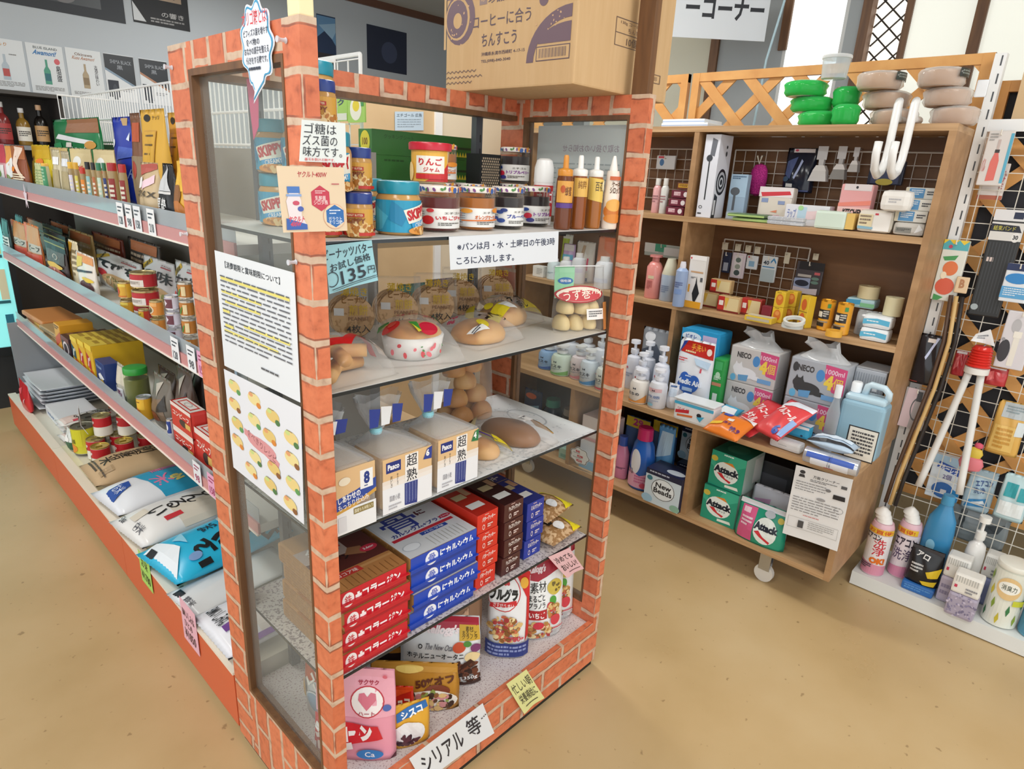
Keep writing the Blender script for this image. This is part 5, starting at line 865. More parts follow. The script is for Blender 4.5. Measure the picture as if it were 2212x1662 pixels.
for k, (S, nm) in enumerate((((0.2, 2.5968, 0.8923, -1.5708, 0.3528, 0.1624), 'black meat stew pouch at the back of its row on the second shelf'), ((0.155, 2.3591, 0.8923, -1.5708, 0.3572, 0.1565), 'black meat stew pouch in the middle of its row'), ((0.112, 2.1259, 0.8923, -1.5708, 0.3162, 0.1523), 'black meat stew pouch with a pink meat picture at the front of its row'))):
    pouch('stew_pouch', nm, 'food packet', S, .03, '#3a2c28', [('r', '#1c1a1c', 0, .72, 1, 1), ('r', '#8a8a4a', .0, .86, 1, .89), ('r', '#55504e', .2, .45, .95, .74), ('o', '#b9aea0', .6, .60, .14, .07, .25), ('e', '#d8ae2c', .55, .38, .35, .07), ('e', '#b86a5a', .58, .18, .38, .16), ('d', ['#d89a8a', '#9a4a3c', '#e6b8a0'], 22, .58, .18, .34, .13, .008)], 'black stew pouches', seed=55+k, taper=.01)
pouch('curry_packet', 'yellow-striped white packet beside the black stew pouches', 'food packet', (0.13, 1.9702, 0.8923, -1.5708, 0.1247, 0.1643), .03, '#e3d6b4', [('r', '#dfa52c', .0, .1, .4, .95), ('l', '#8a7a5a', 5, .45, .2, .95, .8)], seed=58, taper=.01)
pouch('curry_packet', 'white packet with orange slices and a dark bean picture left of the big white pouch', 'food packet', (0.108, 1.7409, 0.8923, -1.5708, 0.2233, 0.1454), .03, '#e6ded4', [('r', '#e0914a', .1, .78, .95, .96), ('p', '#d8c04a', [(.1, .6), (.4, .7), (.4, .9), (.1, .88)]), ('p', '#2f3040', [(.1, .5), (.9, .62), (.9, .66), (.1, .56)]), ('e', '#5a3436', .65, .26, .28, .14), ('e', '#e3c22c', .7, .42, .25, .05)], seed=59, taper=.01)
def white_pouch(S, nm, t, seed): return pouch('soup_pouch', nm, 'food packet', S, .05, '#dfe1e3', [('p', '#d8b82c', [(0, .80), (.30, .97), (.34, .90), (.02, .70)]), ('t', '#3a3420', '沖縄風', .06, .79, .28, .88, {'rot': 30}), ('r', '#b8323c', .60, .84, .9, .86), ('t', '#7a3a40', 'オキハム', .6, .87, .9, .91), ('t', '#15171d', t, .12, .56, .96, .78, {'b': .06}), ('e', '#c8323c', .24, .42, .13, .09), ('e', '#c9a878', .62, .28, .36, .20), ('e', '#e6cf9c', .66, .26, .18, .12), ('e', '#8a8a5a', .5, .34, .12, .05), ('d', ['#d8b88a', '#f0e2c0', '#9aa05a'], 12, .62, .27, .3, .15, .012)], 'white soup pouches', seed=seed, taper=.0)
white_pouch((0.215, 1.7832, 0.8923, -1.5708, 0.5145, 0.1269), 'big white soup pouch with black Japanese letters and a red ball', 'てびち', 60)
white_pouch((0.22, 1.3994, 0.8923, -1.5708, 0.2849, 0.1623), 'second big white soup pouch, behind the red cans', 'の味', 61)
white_pouch((0.215, 1.1528, 0.8923, -1.5708, 0.165, 0.1822), 'third big white soup pouch, half behind the brick post', '中味', 62)
def fcan(S, nm, c, g, grp, rim='#c9b98c', **k): return can('food_can', nm, 'can', S, c, g, rim, grp, None, None, 170, **k)
meat = [('r', '#b8262e', 0, .58, 1, 1), ('r', '#efe8e2', 0, .0, 1, .58), ('e', '#a8483c', .30, .36, .2, .3), ('d', ['#c86a58', '#8a342c'], 8, .3, .36, .15, .2, .006), ('r', '#d8cfc8', .6, .15, .9, .5), ('l', '#8a8078', 3, .62, .2, .88, .45)]
def stack(x, z0, S, names, col, g, grp, rim='#c9b98c', gap=.0006):
    n = len(names); h = S[5]/n
    for k, nm in enumerate(names): can('food_can', nm, 'can', (S[0], S[1], z0+.0003+k*(h+gap), GR), col, g, rim, grp, S[4], h, 170, face=-105)
stack(0, G2, (0.128, 1.2937, 0.8923, -1.5708, 0.0726, 0.1397), ['red pork can, bottom of its stack on the second shelf', 'red pork can, middle of its stack on the second shelf', 'red pork can with a meat picture on top of its stack'], '#b8262e', meat, 'red pork cans')
yel = [('r', '#d8a832', 0, 0, 1, 1), ('r', '#e6cf5a', 0, .8, 1, 1), ('e', '#c8452c', .5, .45, .2, .3), ('l', '#6a4a1c', 2, .1, .75, .6, .9), ('r', '#d0782c', 0, 0, 1, .12)]
stack(0, G2, (0.104, 1.3349, 0.8923, -1.5708, 0.042, 0.1032), ['yellow can with a red dish picture, bottom of its pair', 'yellow can with a red dish picture, top of its pair'], '#d8a832', yel, 'yellow dish cans')
stack(0, G2, (0.105, 1.1775, 0.8923, -1.5708, 0.0272, 0.0519), ['slim red and yellow can in front of the red pork cans'], '#c8402c', [('r', '#d9b02c', .5, 0, 1, 1), ('t', '#3a2a14', 'ピリ辛', .55, .1, .85, .9, {'v': 1}), ('e', '#8a2a1c', .25, .4, .2, .3)], None)
org = [('r', '#df8f3a', 0, 0, 1, 1), ('r', '#e9b06a', 0, .72, 1, 1), ('e', '#e9dcc4', .5, .42, .34, .36), ('e', '#7a6a44', .5, .42, .28, .28), ('d', ['#b8a06a', '#4a4a2a'], 8, .5, .42, .2, .2, .006)]
stack(0, G2, (0.105, 1.0711, 0.8923, -1.5708, 0.0345, 0.0912), ['orange can with a round bowl picture, lower one', 'orange can with a round bowl picture, upper one'], '#df8f3a', org, 'orange bowl cans')
pur = [('r', '#dcd6e4', 0, 0, 1, 1), ('p', '#6a3440', [(.5, .98), (1, .98), (1, .02), (.5, .02), (.75, .5)]), ('t', '#5a5a7a', 'ツナ', .12, .2, .42, .8, {'v': 1, 'b': .03}), ('r', '#b9b2c4', 0, .9, 1, 1)]
stack(0, G2, (0.108, 0.9578, 0.8923, -1.5708, 0.0346, 0.1187), ['white can with a maroon triangle, bottom of its stack', 'white can with a maroon triangle, middle of its stack', 'white can with a maroon triangle, top of its stack'], '#dcd6e4', pur, 'maroon triangle cans', '#e4e4e8')
bro = [('r', '#b9752c', 0, 0, 1, 1), ('e', '#6a3a1c', .38, .45, .26, .3), ('d', ['#d9a24a', '#4a2a18', '#8a4a24'], 9, .38, .45, .22, .24, .007), ('p', '#4a8a3a', [(.6, .1), (.7, .12), (.8, .7), (.74, .7)]), ('r', '#e3cfa0', .82, .1, 1, .9)]
stack(0, G2, (0.1, 0.8302, 0.8923, -1.5708, 0.0342, 0.1697), ['brown stew can next to the brick post, bottom of its stack', 'brown stew can next to the brick post, second up', 'brown stew can next to the brick post, third up', 'brown stew can next to the brick post, top of its stack'], '#b9752c', bro, 'brown stew cans', '#d8d4cc')
for k, (S, c) in enumerate((((0.22, 2.9821, 0.8923, -1.5708, 0.4661, 0.152), '#8a4a30'), ((0.26, 2.7344, 0.8923, -1.5708, 0.4067, 0.1636), '#2c2624'), ((0.24, 2.3316, 0.8923, -1.5708, 0.3777, 0.1605), '#c8a86a'), ((0.3, 2.1921, 0.8923, -1.5708, 0.4312, 0.1573), '#7a3428'), ((0.3, 1.7502, 0.8923, -1.5708, 0.3434, 0.1809), '#4a4440'))):
    pouch('curry_packet', ('brown curry packet in the rear row of the second shelf, far end', 'black curry packet in the rear row behind the stew pouches', 'tan curry packet in the rear row, left of the big white pouch', 'dark red curry packet in the rear row behind the big white pouch', 'grey-brown curry packet in the rear row behind the red cans')[k], 'food packet', S, .03, c, [('r', '#c87a4a', .1, .75, .9, .95), ('l', '#d8c8b0', 2, .1, .5, .9, .7)], 'rear row curry packets', seed=170+k, taper=.01)
# third shelf: flat packs and roux cartons
def flat_stack(S, n, t, names, cols, g, grp, d=.16, cat='food packet', nm='flat_pack'):
    for k in range(n): carton(nm, names[k], cat, (S[0]+.006*((k*3) % 2), S[1], S[2]+.0003+k*(t+.0018), GR+.05*((k*7) % 3-1)), d, cols[k % len(cols)], g, (), (), (), grp, .006, S[4], t)
flat_stack((0.108, 2.7648, 0.5623, -1.5708, 0.3302, 0.1297), 3, .022, ['cream flat noodle pack, bottom of the far stack on the third shelf', 'yellow flat noodle pack in the far stack on the third shelf', 'orange flat noodle pack on top of the far stack on the third shelf'], ['#e3dcc8', '#d8a848', '#d0884a'], [('r', '#c8743a', .1, .2, .5, .8)], None)
flat_stack((0.106, 2.469, 0.5623, -1.5708, 0.2416, 0.1095), 3, .02, ['beige flat pack, bottom of the second stack on the third shelf', 'beige flat pack, middle of the second stack on the third shelf', 'beige flat pack on top of the second stack on the third shelf'], ['#d0b890', '#c8a878', '#b8986a'], [('l', '#6a5a44', 2, .1, .2, .9, .8)], None)
carton('roux_carton', 'yellow curry carton with an orange stripe between the flat packs and the roux boxes', 'carton', (0.104, 2.2649, 0.5623, -1.5708, 0.0879, 0.1289), .12, '#dfa02c', [('p', '#c8502c', [(0, .2), (1, .5), (1, .8), (0, .5)]), ('l', '#6a3a1c', 2, .1, .8, .9, .95)])
carton('roux_carton', 'dark purple roux carton with a white squiggle on the third shelf', 'carton', (0.103, 2.1505, 0.5623, -1.5708, 0.1178, 0.0981), .16, '#3a2430', [('o', '#e9d8dc', .5, .5, .35, .3, .3), ('r', '#7a3a34', 0, .8, 1, 1), ('l', '#c8b8a0', 2, .1, .05, .9, .18)], [('l', '#7a5a44', 4, 0, 0, 1, 1)])
for k, S in enumerate(((0.103, 2.0065, 0.5623, -1.5708, 0.0902, 0.1282), (0.103, 1.9029, 0.5623, -1.5708, 0.0793, 0.1356), (0.103, 1.8049, 0.5623, -1.5708, 0.081, 0.1426))):
    carton('roux_carton', ('yellow roux carton with a green corner, left of its three', 'yellow roux carton in the middle of its three', 'yellow roux carton with bold red letters, right of its three')[k], 'carton', S, .17, '#e0b426', [('p', '#1f4a5a' if k == 0 else '#b8202c', [(0, .75), (.6, .6), (.6, .3), (0, .35)]), ('t', '#f2ece2', 'バ', .1, .36, .6, .66, {'b': .06}), ('e', '#e0651f', .6, .2, .3, .13), ('d', ['#f0d8a0', '#c83a24'], 6, .6, .2, .2, .1, .006), ('r', '#efd03a', 0, .85, 1, 1)], [('r', '#d9c04a', 0, 0, 1, 1), ('l', '#a8862c', 5, 0, .05, 1, .95)], (), (), 'yellow roux cartons')
carton('roux_carton', 'navy blue carton with a white fish shape on the third shelf', 'carton', (0.105, 1.6978, 0.5623, -1.5708, 0.1034, 0.1011), .05, '#1f3a7a', [('t', '#9ab4e0', 'House', .15, .74, .7, .88, {'b': .02}), ('p', '#e9ecf0', [(.25, .5), (.5, .6), (.9, .45), (.55, .3), (.3, .36)]), ('e', '#d9b24a', .62, .3, .2, .08), ('r', '#2a58a8', .0, .0, 1, .12)])
pouch('clear_food_bag', 'clear pouch with a white label between the navy carton and the olive jar', 'food packet', (0.12, 1.5569, 0.5623, -1.5708, 0.1192, 0.1188), .04, '#b8b4a6', [('r', '#e6e6ea', .2, .02, .8, .35), ('t', '#8a3a6a', '島', .3, .1, .7, .3, {'b': .04}), ('r', '#cfc7b4', .1, .45, .9, .9)], seed=70)
ol = jar('olive_jar', 'glass jar of green olives with a bright green lid on the third shelf', 'jar', (0.108, 1.4383, 0.5623, -1.5708, 0.0749, 0.1398), '#6a6a34', '#2f9a3f', [('r', '#1f6a3a', .05, .0, .5, .34), ('r', '#e3e6e0', .32, .02, .55, .28), ('l', '#3a3a3a', 6, .36, .04, .52, .26)], (.02, .9), None, None, None, None, .16, .92, film=FILM('#f0f6e6', .02, .04, .25), face=-105)
bm = bmesh.new()
for k in range(22):
    a = k*2.4; zz = .014+.055*(k/22); 
    bmesh.ops.create_icosphere(bm, subdivisions=2, radius=.0085, matrix=Matrix.Translation((.021*cos(a)*(1 if k % 3 else .4), .030+.021*sin(a)*(1 if k % 3 else .4), zz)))
tag(from_bm('olives', bm, G('#8a8440'), ol, True), kind='stuff')
can('food_can', 'yellow can with a silver top in front of the olive jar', 'can', (0.1, 1.301, 0.5623, -1.5708, 0.0442, 0.0792), '#dca62c', [('r', '#e6b83a', 0, .5, 1, 1), ('e', '#c8702c', .5, .35, .3, .25), ('l', '#7a4a1c', 2, .2, .75, .8, .9)], '#c9ccd0', face=-105)
for k, S in enumerate(((0.2, 1.4016, 0.5623, -1.5708, 0.1638, 0.1259), (0.15, 1.0924, 0.5623, -1.5708, 0.124, 0.2174), (0.19, 1.1216, 0.5623, -1.5708, 0.1274, 0.1971), (0.112, 1.1701, 0.5623, -1.5708, 0.1571, 0.1619))):
    pouch('dried_food_bag', ('dark brown dried food bag, left at the back of the third shelf', 'dark brown dried food bag, middle at the back of the third shelf', 'dark brown dried food bag next to the brick post', 'grey-brown dried fish bag with a folded top in front of the dark bags')[k], 'food packet', S, .06, ('#4a3a30', '#55443a', '#3a302a', '#6e665c')[k], [('p', '#7a6450', [(.1, .1), (.9, .2), (.7, .6), (.3, .5)]), ('p', '#b8b0a4', [(.3, .8), (.6, .9), (.5, .6)]), ('p', '#2a2420', [(.5, .3), (.9, .4), (.8, .7)]), ('e', '#8a4a2c', .4, .2, .3, .08)], 'dried food bags', seed=72+k)
red = [('r', '#c8342c', 0, 0, 1, 1), ('r', '#e9dcd6', 0, .86, 1, 1), ('r', '#e6d8d0', 0, 0, 1, .08), ('t', '#f0dcd4', 'コンビーフ', .1, .55, .9, .75, {'b': .03}), ('e', '#3a2a28', .6, .4, .2, .14), ('p', '#d9b060', [(.7, .3), (.95, .3), (.95, .5), (.7, .5)])]
def tin(S, nm, h=None, w=None, dz=0):
    o = carton('meat_tin', nm, 'tin', S, .045, '#c8342c', red, [('r', '#d9d6d2', .06, .06, .94, .94), ('r', '#c23a34', .16, .2, .84, .8), ('r', '#e3e0dc', .22, .28, .78, .72), ('o', '#b8b4b0', .5, .5, .16, .2, .3)], [('r', '#c8342c', 0, 0, 1, 1), ('t', '#f0dcd4', '牛肉', .2, .5, .8, .8)], (), 'red meat tins', .008, w, h, dz)
    return o
S = (0.105, 0.931, 0.5623, -1.5708, 0.1439, 0.1537); tin(S, 'red meat tin, lower one beside the dark dried bags', S[5]/2, S[4]); tin(S, 'red meat tin, upper one beside the dark dried bags', S[5]/2, S[4], S[5]/2+.0006)
S = (0.11, 0.8, 0.5623, -1.5708, 0.1122, 0.1259); tin(S, 'red meat tin half behind the brick post, lower one', S[5]*.95, S[4])
can('food_can', 'blue and white fish can beside the red meat tins', 'can', (0.1, 1.0411, 0.5623, -1.5708, 0.0169, 0.085), '#dfe3ea', [('r', '#26418f', 0, .5, 1, 1), ('e', '#e8ecf2', .5, .75, .2, .14)], '#d8dadd')
# bottom deck
for k in range(6):
    S = (.045+.006*(k % 2), 2.83, .1935+.017*k, GR); w, d = .34, .28
    loft('foam_tray', [[(x*sx*w/2, d/2+y*sx*d/2, z) for x, y in ((-1, -1), (0, -1.04), (1, -1), (1.03, 0), (1, 1), (0, 1.04), (-1, 1), (-1.03, 0))] for sx, z in ((.84, 0), (.84, .003), (1, .017), (1.05, .0185), (1.05, .0195), (.98, .0175), (.80, .0045))], M('#dfe4ea', .5))
    o = COL.objects[len(COL.objects)-1]; o.location = S[:3]; o.rotation_euler = (0, 0, S[3]); tag(o, ('lowest white foam tray of the stack on the bottom deck', 'white foam tray second from the bottom of its stack', 'white foam tray third from the bottom of its stack', 'white foam tray third from the top of its stack', 'white foam tray just under the top of its stack', 'white foam tray on top of the stack on the bottom deck')[k], 'tray', 'white foam trays')
carton('white_box', 'flat white box with blue lettering beside the foam trays', 'box', (.07, 2.46, .1855, GR), .16, '#dfe2e6', [('t', '#4a7ab0', 'WRAP', .1, .3, .5, .6), ('l', '#8aa0b8', 2, .55, .3, .9, .6)], w=.30, h=.05)
pouch('snack_bag', 'shiny red bag standing at the far front end of the bottom deck', 'snack', (.012, 2.77, .1938, GR), .035, '#c8242c', [('p', '#e8606a', [(.1, .6), (.5, .8), (.4, .5)]), ('p', '#f0b0b4', [(.6, .3), (.8, .5), (.75, .3)])], w=.20, h=.13, seed=80)
pouch('noodle_bag', 'red-orange noodle bag leaning behind the noodle packs on the bottom deck', 'food packet', (.29, 2.42, .1855, GR), .05, '#b8341f', [('p', '#d8642c', [(0, 0), (.5, 0), (.3, .6), (0, .7)]), ('p', '#e9e2dc', [(.6, .0), (1, .1), (1, .4)])], w=.20, h=.16, seed=81)
for k in range(3):
    pillow('noodle_pack', ('flat white noodle pack at the foot of its stack on the bottom deck', 'flat white noodle pack in the middle of its stack on the bottom deck', 'flat white noodle pack with black letters on top of its stack')[k], 'food packet', (.165, 2.252, .1856+.0352*k), .10, .24, .034, '#e3dfda', [('r', '#d8c0b8', .1, .05, .9, .3), ('t', '#2a2a2a', '沖縄そば', .3, .25, .7, .85, {'v': 1, 'b': .03}), ('r', '#c84a5a', .78, .2, .9, .8), ('r', '#8a9a7a', .05, .4, .2, .9)], GR+.05, 0, 0, 'flat white noodle packs', 82+k)
pouch('noodle_pack', 'small green and white pack beside the yellow can', 'food packet', (.045, 2.13, .1938, GR), .03, '#dfe4e0', [('r', '#1f5a3a', 0, 0, 1, .4), ('e', '#f0f0f0', .5, .5, .3, .16)], w=.085, h=.085, seed=85)
can('food_can', 'tall yellow can with black brush letters on the bottom deck', 'can', (.045, 2.06, .1938, GR), '#c9c22c', [('r', '#d0cc2c', 0, .3, 1, 1), ('t', '#1c1a10', '盛り', .15, .55, .62, .92, {'b': .07}), ('e', '#df8a2c', .42, .2, .42, .24), ('e', '#e8a84a', .35, .22, .2, .14), ('t', '#4a4414', '沖縄', .62, .4, .8, .6)], '#8d8a78', None, .088, .115, 170, face=-110)
can('food_can', 'dark grey-topped can behind the yellow can', 'can', (.10, 2.14, .1855, GR), '#6a6454', [('l', '#a8a088', 4, .1, .2, .9, .8)], '#77746a', None, .088, .13)
soup = [('r', '#c0202a', 0, .5, 1, 1), ('r', '#e6e2d8', 0, 0, 1, .5), ('t', '#f2e4e0', 'Soup', .42, .62, .60, .88, {'sh': .3, 'b': .03}), ('e', '#c9a24a', .5, .46, .05, .12)]
sy = [(.115, 1.985, 0), (.20, 1.985, 0), (.108, 1.895, 0), (.193, 1.895, 0), (.278, 1.90, 0), (.15, 1.99, 1), (.225, 1.95, 1), (.30, 1.985, 0)]
nm = ['red and white soup can behind the yellow can, lower layer', 'red and white soup can at the back of the soup cluster, lower layer', 'red and white soup can with a gold top at the front of the cluster', 'red and white soup can with a gold top, second along the front', 'red and white soup can third along the front of the cluster', 'red and white soup can stacked upright beside the cloud-shaped tag', 'red and white soup can stacked up at the right of the cluster', 'red and white soup can at the deep end of the cluster']
for k, (x, y, l) in enumerate(sy):
    can('soup_can', nm[k], 'can', (x-.033, y, .1855+l*.088, GR), '#e2ded4', soup, '#c9b25a' if k in (2, 3) else '#c4b88a', 'red and white soup cans', .066, .087, 355, face=-105)
cl = [(.5+.44*cos(t)*(1+.10*cos(7*t)), .5+.44*sin(t)*(1+.10*cos(7*t))) for t in [2*pi*k/56 for k in range(56)]]
m = MB().prism([((u-.5)*.075, (v-.5)*.10) for u, v in cl], 0, .0008); o = m.build('price_card', M('#eef0f4', .5)); o.location = (.085, 2.03, .358); o.rotation_euler = (0, 0, GR-.25); tag(o, 'white cloud-shaped price card above the soup cans', 'price card')
decal(o, plane((-.0375, -.0002, -.05), (.075, 0, 0), (0, 0, .1)), [('l', '#3a4048', 4, .25, .3, .78, .72, .3)])
MB().tube((0, .001, -.04), (0.03, .02, -.0685), .001).build('clip_stem', CHROME, o)
def rice(name, loc, w, l, d, col, g, rz, seed, grp='rice bags', **k): return pillow('rice_bag', name, 'rice', loc, w, l, d, col, g, rz, 0, 0, grp, seed, .05, **k)
rice('beige paper rice bag with black brush letters on the bottom deck', (.185, 1.715, .1855), .225, .34, .098, '#c0a27c', [('t', '#2a2218', '特別栽培米', .34, .14, .62, .80, {'v': 1, 'b': .03, }), ('r', '#a88c68', .70, .08, .84, .22), ('l', '#4a3a28', 2, .12, .06, .9, .12)], GR, 90, rough=.6)
rice('blue and white rice bag with pink letters on the bottom deck', (.185, 1.478, .1855), .235, .37, .09, '#e4e6ec', [('p', '#2a9cc4', [(.02, .30), (.98, .42), (.98, .97), (.02, .97)]), ('t', '#e07aa0', '米', .50, .40, .80, .58, {'b': .06, 'rot': -80}), ('t', '#e6d87a', 'る', .60, .56, .80, .68, {'b': .05, 'rot': -80}), ('t', '#df6a90', '沖縄県産', .18, .48, .34, .86, {'v': 1, 'b': .03}), ('p', '#1f4a9c', [(.28, .05), (.62, .06), (.52, .24), (.36, .26)]), ('t', '#d0d8f0', 'お米', .36, .10, .54, .2), ('t', '#c86a90', 'ひとめ', .55, .72, .75, .92, {'v': 1})], GR+.10, 91)
rice('white rice bag with a column of black brush letters on the bottom deck', (.185, 1.235, .1855), .235, .39, .09, '#e6e4e2', [('r', '#d8cfc0', .55, .35, .98, .97), ('t', '#1c1a1c', '米しんるい', .36, .20, .64, .97, {'v': 1, 'b': .03}), ('r', '#c8323c', .70, .26, .80, .40), ('t', '#5a5a62', '白米', .5, .05, .72, .12), ('r', '#d8cfc0', .28, .10, .44, .22), ('t', '#4a4a52', '5kg', .12, .04, .26, .1)], GR+.12, 92)
rice('bright cyan rice bag with black brush letters and a pink cherry mark', (.185, .985, .1858), .24, .38, .09, '#28b4dc', [('t', '#12161c', '島', .48, .60, .96, .96, {'b': .06, 'rot': -60}), ('t', '#12161c', 'さ', .58, .40, .92, .62, {'b': .06, 'rot': -60}), ('t', '#12161c', 'ん', .60, .24, .88, .42, {'b': .06, 'rot': -60}), ('t', '#1f3040', '5kg', .24, .42, .46, .52, {'rot': -70}), ('o', '#c8e4f0', .30, .74, .22, .16, .12), ('t', '#e06a90', 'あい', .2, .68, .4, .8, {'b': .04, 'rot': -60}), ('p', '#e4eaf0', [(.1, .14), (.5, .20), (.8, .08), (.9, 0), (.1, 0)]), ('p', '#8fd0e8', [(.2, .3), (.5, .26), (.3, .2)]), ('e', '#7a9ac8', .80, .22, .06, .05), ('r', '#16181c', .9, .2, .97, .3), ('r', '#16181c', .15, .03, .3, .09)], GR+.14, 93)
rice('flat white rice bag under the bright cyan one, only its rim showing', (.16, .80, .1855), .16, .33, .03, '#dfe2e4', [('r', '#1c1e22', .1, .03, .3, .1), ('t', '#4a4a52', '精米', .4, .04, .7, .1)], GR+.1, 94)
rice('white and purple rice bag with an orange end next to the brick post', (.165, .60, .1855), .22, .33, .05, '#e6e6ec', [('r', '#cf5a2c', .1, .62, .98, .97), ('r', '#e0d8d4', .1, .30, .9, .60), ('l', '#6a6a70', 5, .2, .34, .8, .56, .3), ('p', '#8a5ab0', [(.9, .2), (.97, .2), (.97, .98), (.9, .98)]), ('r', '#6a3a8a', .5, .1, .62, .22), ('t', '#2a2a30', 'BMいしみね', .1, .08, .48, .2, {'b': .02}), ('e', '#3a4a34', .25, .44, .14, .12)], GR+.02, 95)
# price cards on the rails
def rail_card(name, label, z0, ya, yb, z1, col, g, x=.0872, grp=None): return card(name, label, 'price card', ((x, ya, z0), (x, yb, z0), (x, yb, z1), (x, ya, z1)), col, g, grp, 0, .0008)
def pr_g(c='#3a3f4a', k=0): return [('l', c, 2, .15, .55, .85, .85, .4), ('t', c, ('128', '98', '158', '218')[k % 4], .2, .12, .8, .45)]
for k, (z, ys, c) in enumerate(((1.205, 1.18, '#eceef2'), (1.205, 1.11, '#eceef2'), (1.205, 1.045, '#e6eaf0'), (1.205, .945, '#eceef2'), (.892, .885, '#e9ecf2'), (.892, .78, '#e9ecf2'), (.892, .715, '#e3a6c8'), (.892, .655, '#e3a6c8'), (.892, .545, '#a8c4e4'), (.562, .83, '#dfe3ea'), (.562, .735, '#e3a6c8'))):
    rail_card('price_card', ('white price card, farthest of the four on the top rail', 'white price card, second of the four on the top rail', 'white price card, third of the four on the top rail', 'white price card, nearest of the four on the top rail', 'white price card on the middle rail under the yellow cans', 'white price card on the middle rail under the orange cans', 'pink price card on the middle rail, farther of the two', 'pink price card on the middle rail, nearer of the two', 'blue price card on the middle rail against the brick post', 'white price card on the lower rail', 'pink price card on the lower rail')[k], z-.026, ys, ys-.05, z+.038, c, pr_g('#4a4f5a' if k < 6 else '#a83a6a', k), .0868, 'price cards on the rails')
rail_card('price_card', 'green handwritten price card on the orange kick strip', .115, 1.115, 1.02, .225, '#a8d86a', [('t', '#3a4a2a', 'お米', .2, .55, .8, .85), ('t', '#3a4a2a', '¥1780', .1, .15, .9, .42)], -.0035)
rail_card('price_card', 'pink handwritten price card on the orange kick strip', .105, .78, .675, .24, '#e6b4c4', [('t', '#5a3a44', 'BM いしみね', .12, .62, .88, .82), ('t', '#5a3a44', 'ひとめ', .2, .4, .7, .56), ('t', '#5a3a44', '¥1850', .15, .12, .85, .34)], -.0035)
card('shelf_paper', 'strip of scalloped lace paper along the front of the bottom deck', 'paper sheet', ((.034, 2.2, .1853), (.034, .47, .1853), (.056, .47, .1853), (.056, 2.2, .1853)), '#e6e2c4', [('r', '#8a8570', k/60+.002, .1, k/60+.009, .5) for k in range(36, 60)])
# cut-out star and ribbon hanging at the far end of the top rail
m = MB().prism([(.03*cos(pi/2+k*pi/5)*(1 if k % 2 == 0 else .45), .05*sin(pi/2+k*pi/5)*(1 if k % 2 == 0 else .45)) for k in range(10)], 0, .001); o = m.build('rail_ornament', M('#e0d0dc', .5)); o.location = (.0862, 2.30, 1.19); o.rotation_euler = (0, 0, GR); tag(o, 'pale pink star ornament hanging on the far part of the top rail', 'ornament')

# things on the far side of the long shelf seen through the open back of the brick rack
for k in range(2):
    carton('wrap_carton', ('lower green food-wrap carton with a yellow oval end behind the jam jars', 'upper green food-wrap carton with a yellow oval end behind the jam jars')[k], 'carton', (.62, .50, 1.3405+.0565*k, 0), .055, '#3a7a34', [('r', '#2f6a2c', 0, .0, 1, 1), ('t', '#1f4a1c', 'クッキングシート', .1, .66, .36, .84) if k else ('l', '#1f4a1c', 1, .1, .7, .36, .84), ('p', '#1f3a1c', [(.62, .5), (.68, .7), (.68, .3)]), ('r', '#1f3a1c', .68, .45, .94, .55)]+[('p', '#d9c83a', [(.60+.028*i, .12), (.628+.028*i, .12), (.614+.028*i, .34)]) for i in range(13)], (), [('e', '#d9d03a', .5, .5, .36, .44), ('t', '#8a6a1c', '100', .3, .36, .7, .66, {'b': .04})], (), 'green food-wrap cartons', .001, .34, .056)
fr_ = empty('wire_stand', 'white wire stand with hanging kitchen packets behind the brick rack', 'rack', (.52, .80, 1.3405)); m = MB()
for k in range(7): m.tube((-.0+.0, -.15+.05*k, 0), (0, -.15+.05*k, .28), .002, 0, 4)
for k in range(6): m.tube((0, -.15, .03+.05*k), (0, .15, .03+.05*k), .002, 0, 4)
m.build('wire_mesh', WHITE, fr_); MB().tube((0, -.155, 0), (0, -.155, .29), .005).tube((0, .155, 0), (0, .155, .29), .005).tube((0, -.155, .29), (0, .155, .29), .005).build('stand_frame', WHITE, fr_)
for k, (a, b, c, d, lab) in enumerate((((0.5, 0.74, 1.55), (0.5, 0.68, 1.548), (0.5, 0.712, 1.476), None, 'lime green packet hanging from the wire stand behind the post'), ((0.49, 0.66, 1.544), (0.49, 0.586, 1.537), (0.49, 0.633, 1.471), None, 'lime green packet with an egg picture hanging from the wire stand'))):
    z0 = c[2]; x = a[0]
    card('hanging_packet', lab, 'packet', ((x, a[1], z0), (x, b[1], z0), (x, b[1], a[2]), (x, a[1], a[2])), '#a4d06a', [('e', '#eef0e0', .48, .42, .34, .36), ('e', '#e8d43a', .5, .52, .2, .18), ('p', '#e6d83a', [(.2, .98), (.8, .98), (.6, .82), (.3, .84)]), ('r', '#4a9a5a', .8, .5, .95, .66)] if k else [('t', '#3a4a6a', 'ク', .3, .5, .8, .7, {'b': .03}), ('r', '#dfe6d8', .0, 0, 1, .25)], 'hanging lime packets', 0, .004)
bp = empty('notice_board', 'plain beige partition board with a white slotted post seen over the green cartons', 'board', (1.0, 1.62, 0))
MB().box(0, 0, 0, .56, .02, 1.64).build('board_panel', BEIGE, bp); MB().box(.56, -.012, 0, .60, .012, 1.66).build('slotted_post', WHITE, bp); MB().box(.60, 0, 0, 1.1, .02, 1.62).build('cream_panel', M('#ddd0b8', .6), bp); MB().box(-.02, -.004, 0, .04, .024, 1.68).build('edge_post', wood_mat('brown_post', '#7a5636', '#92693f'), bp)
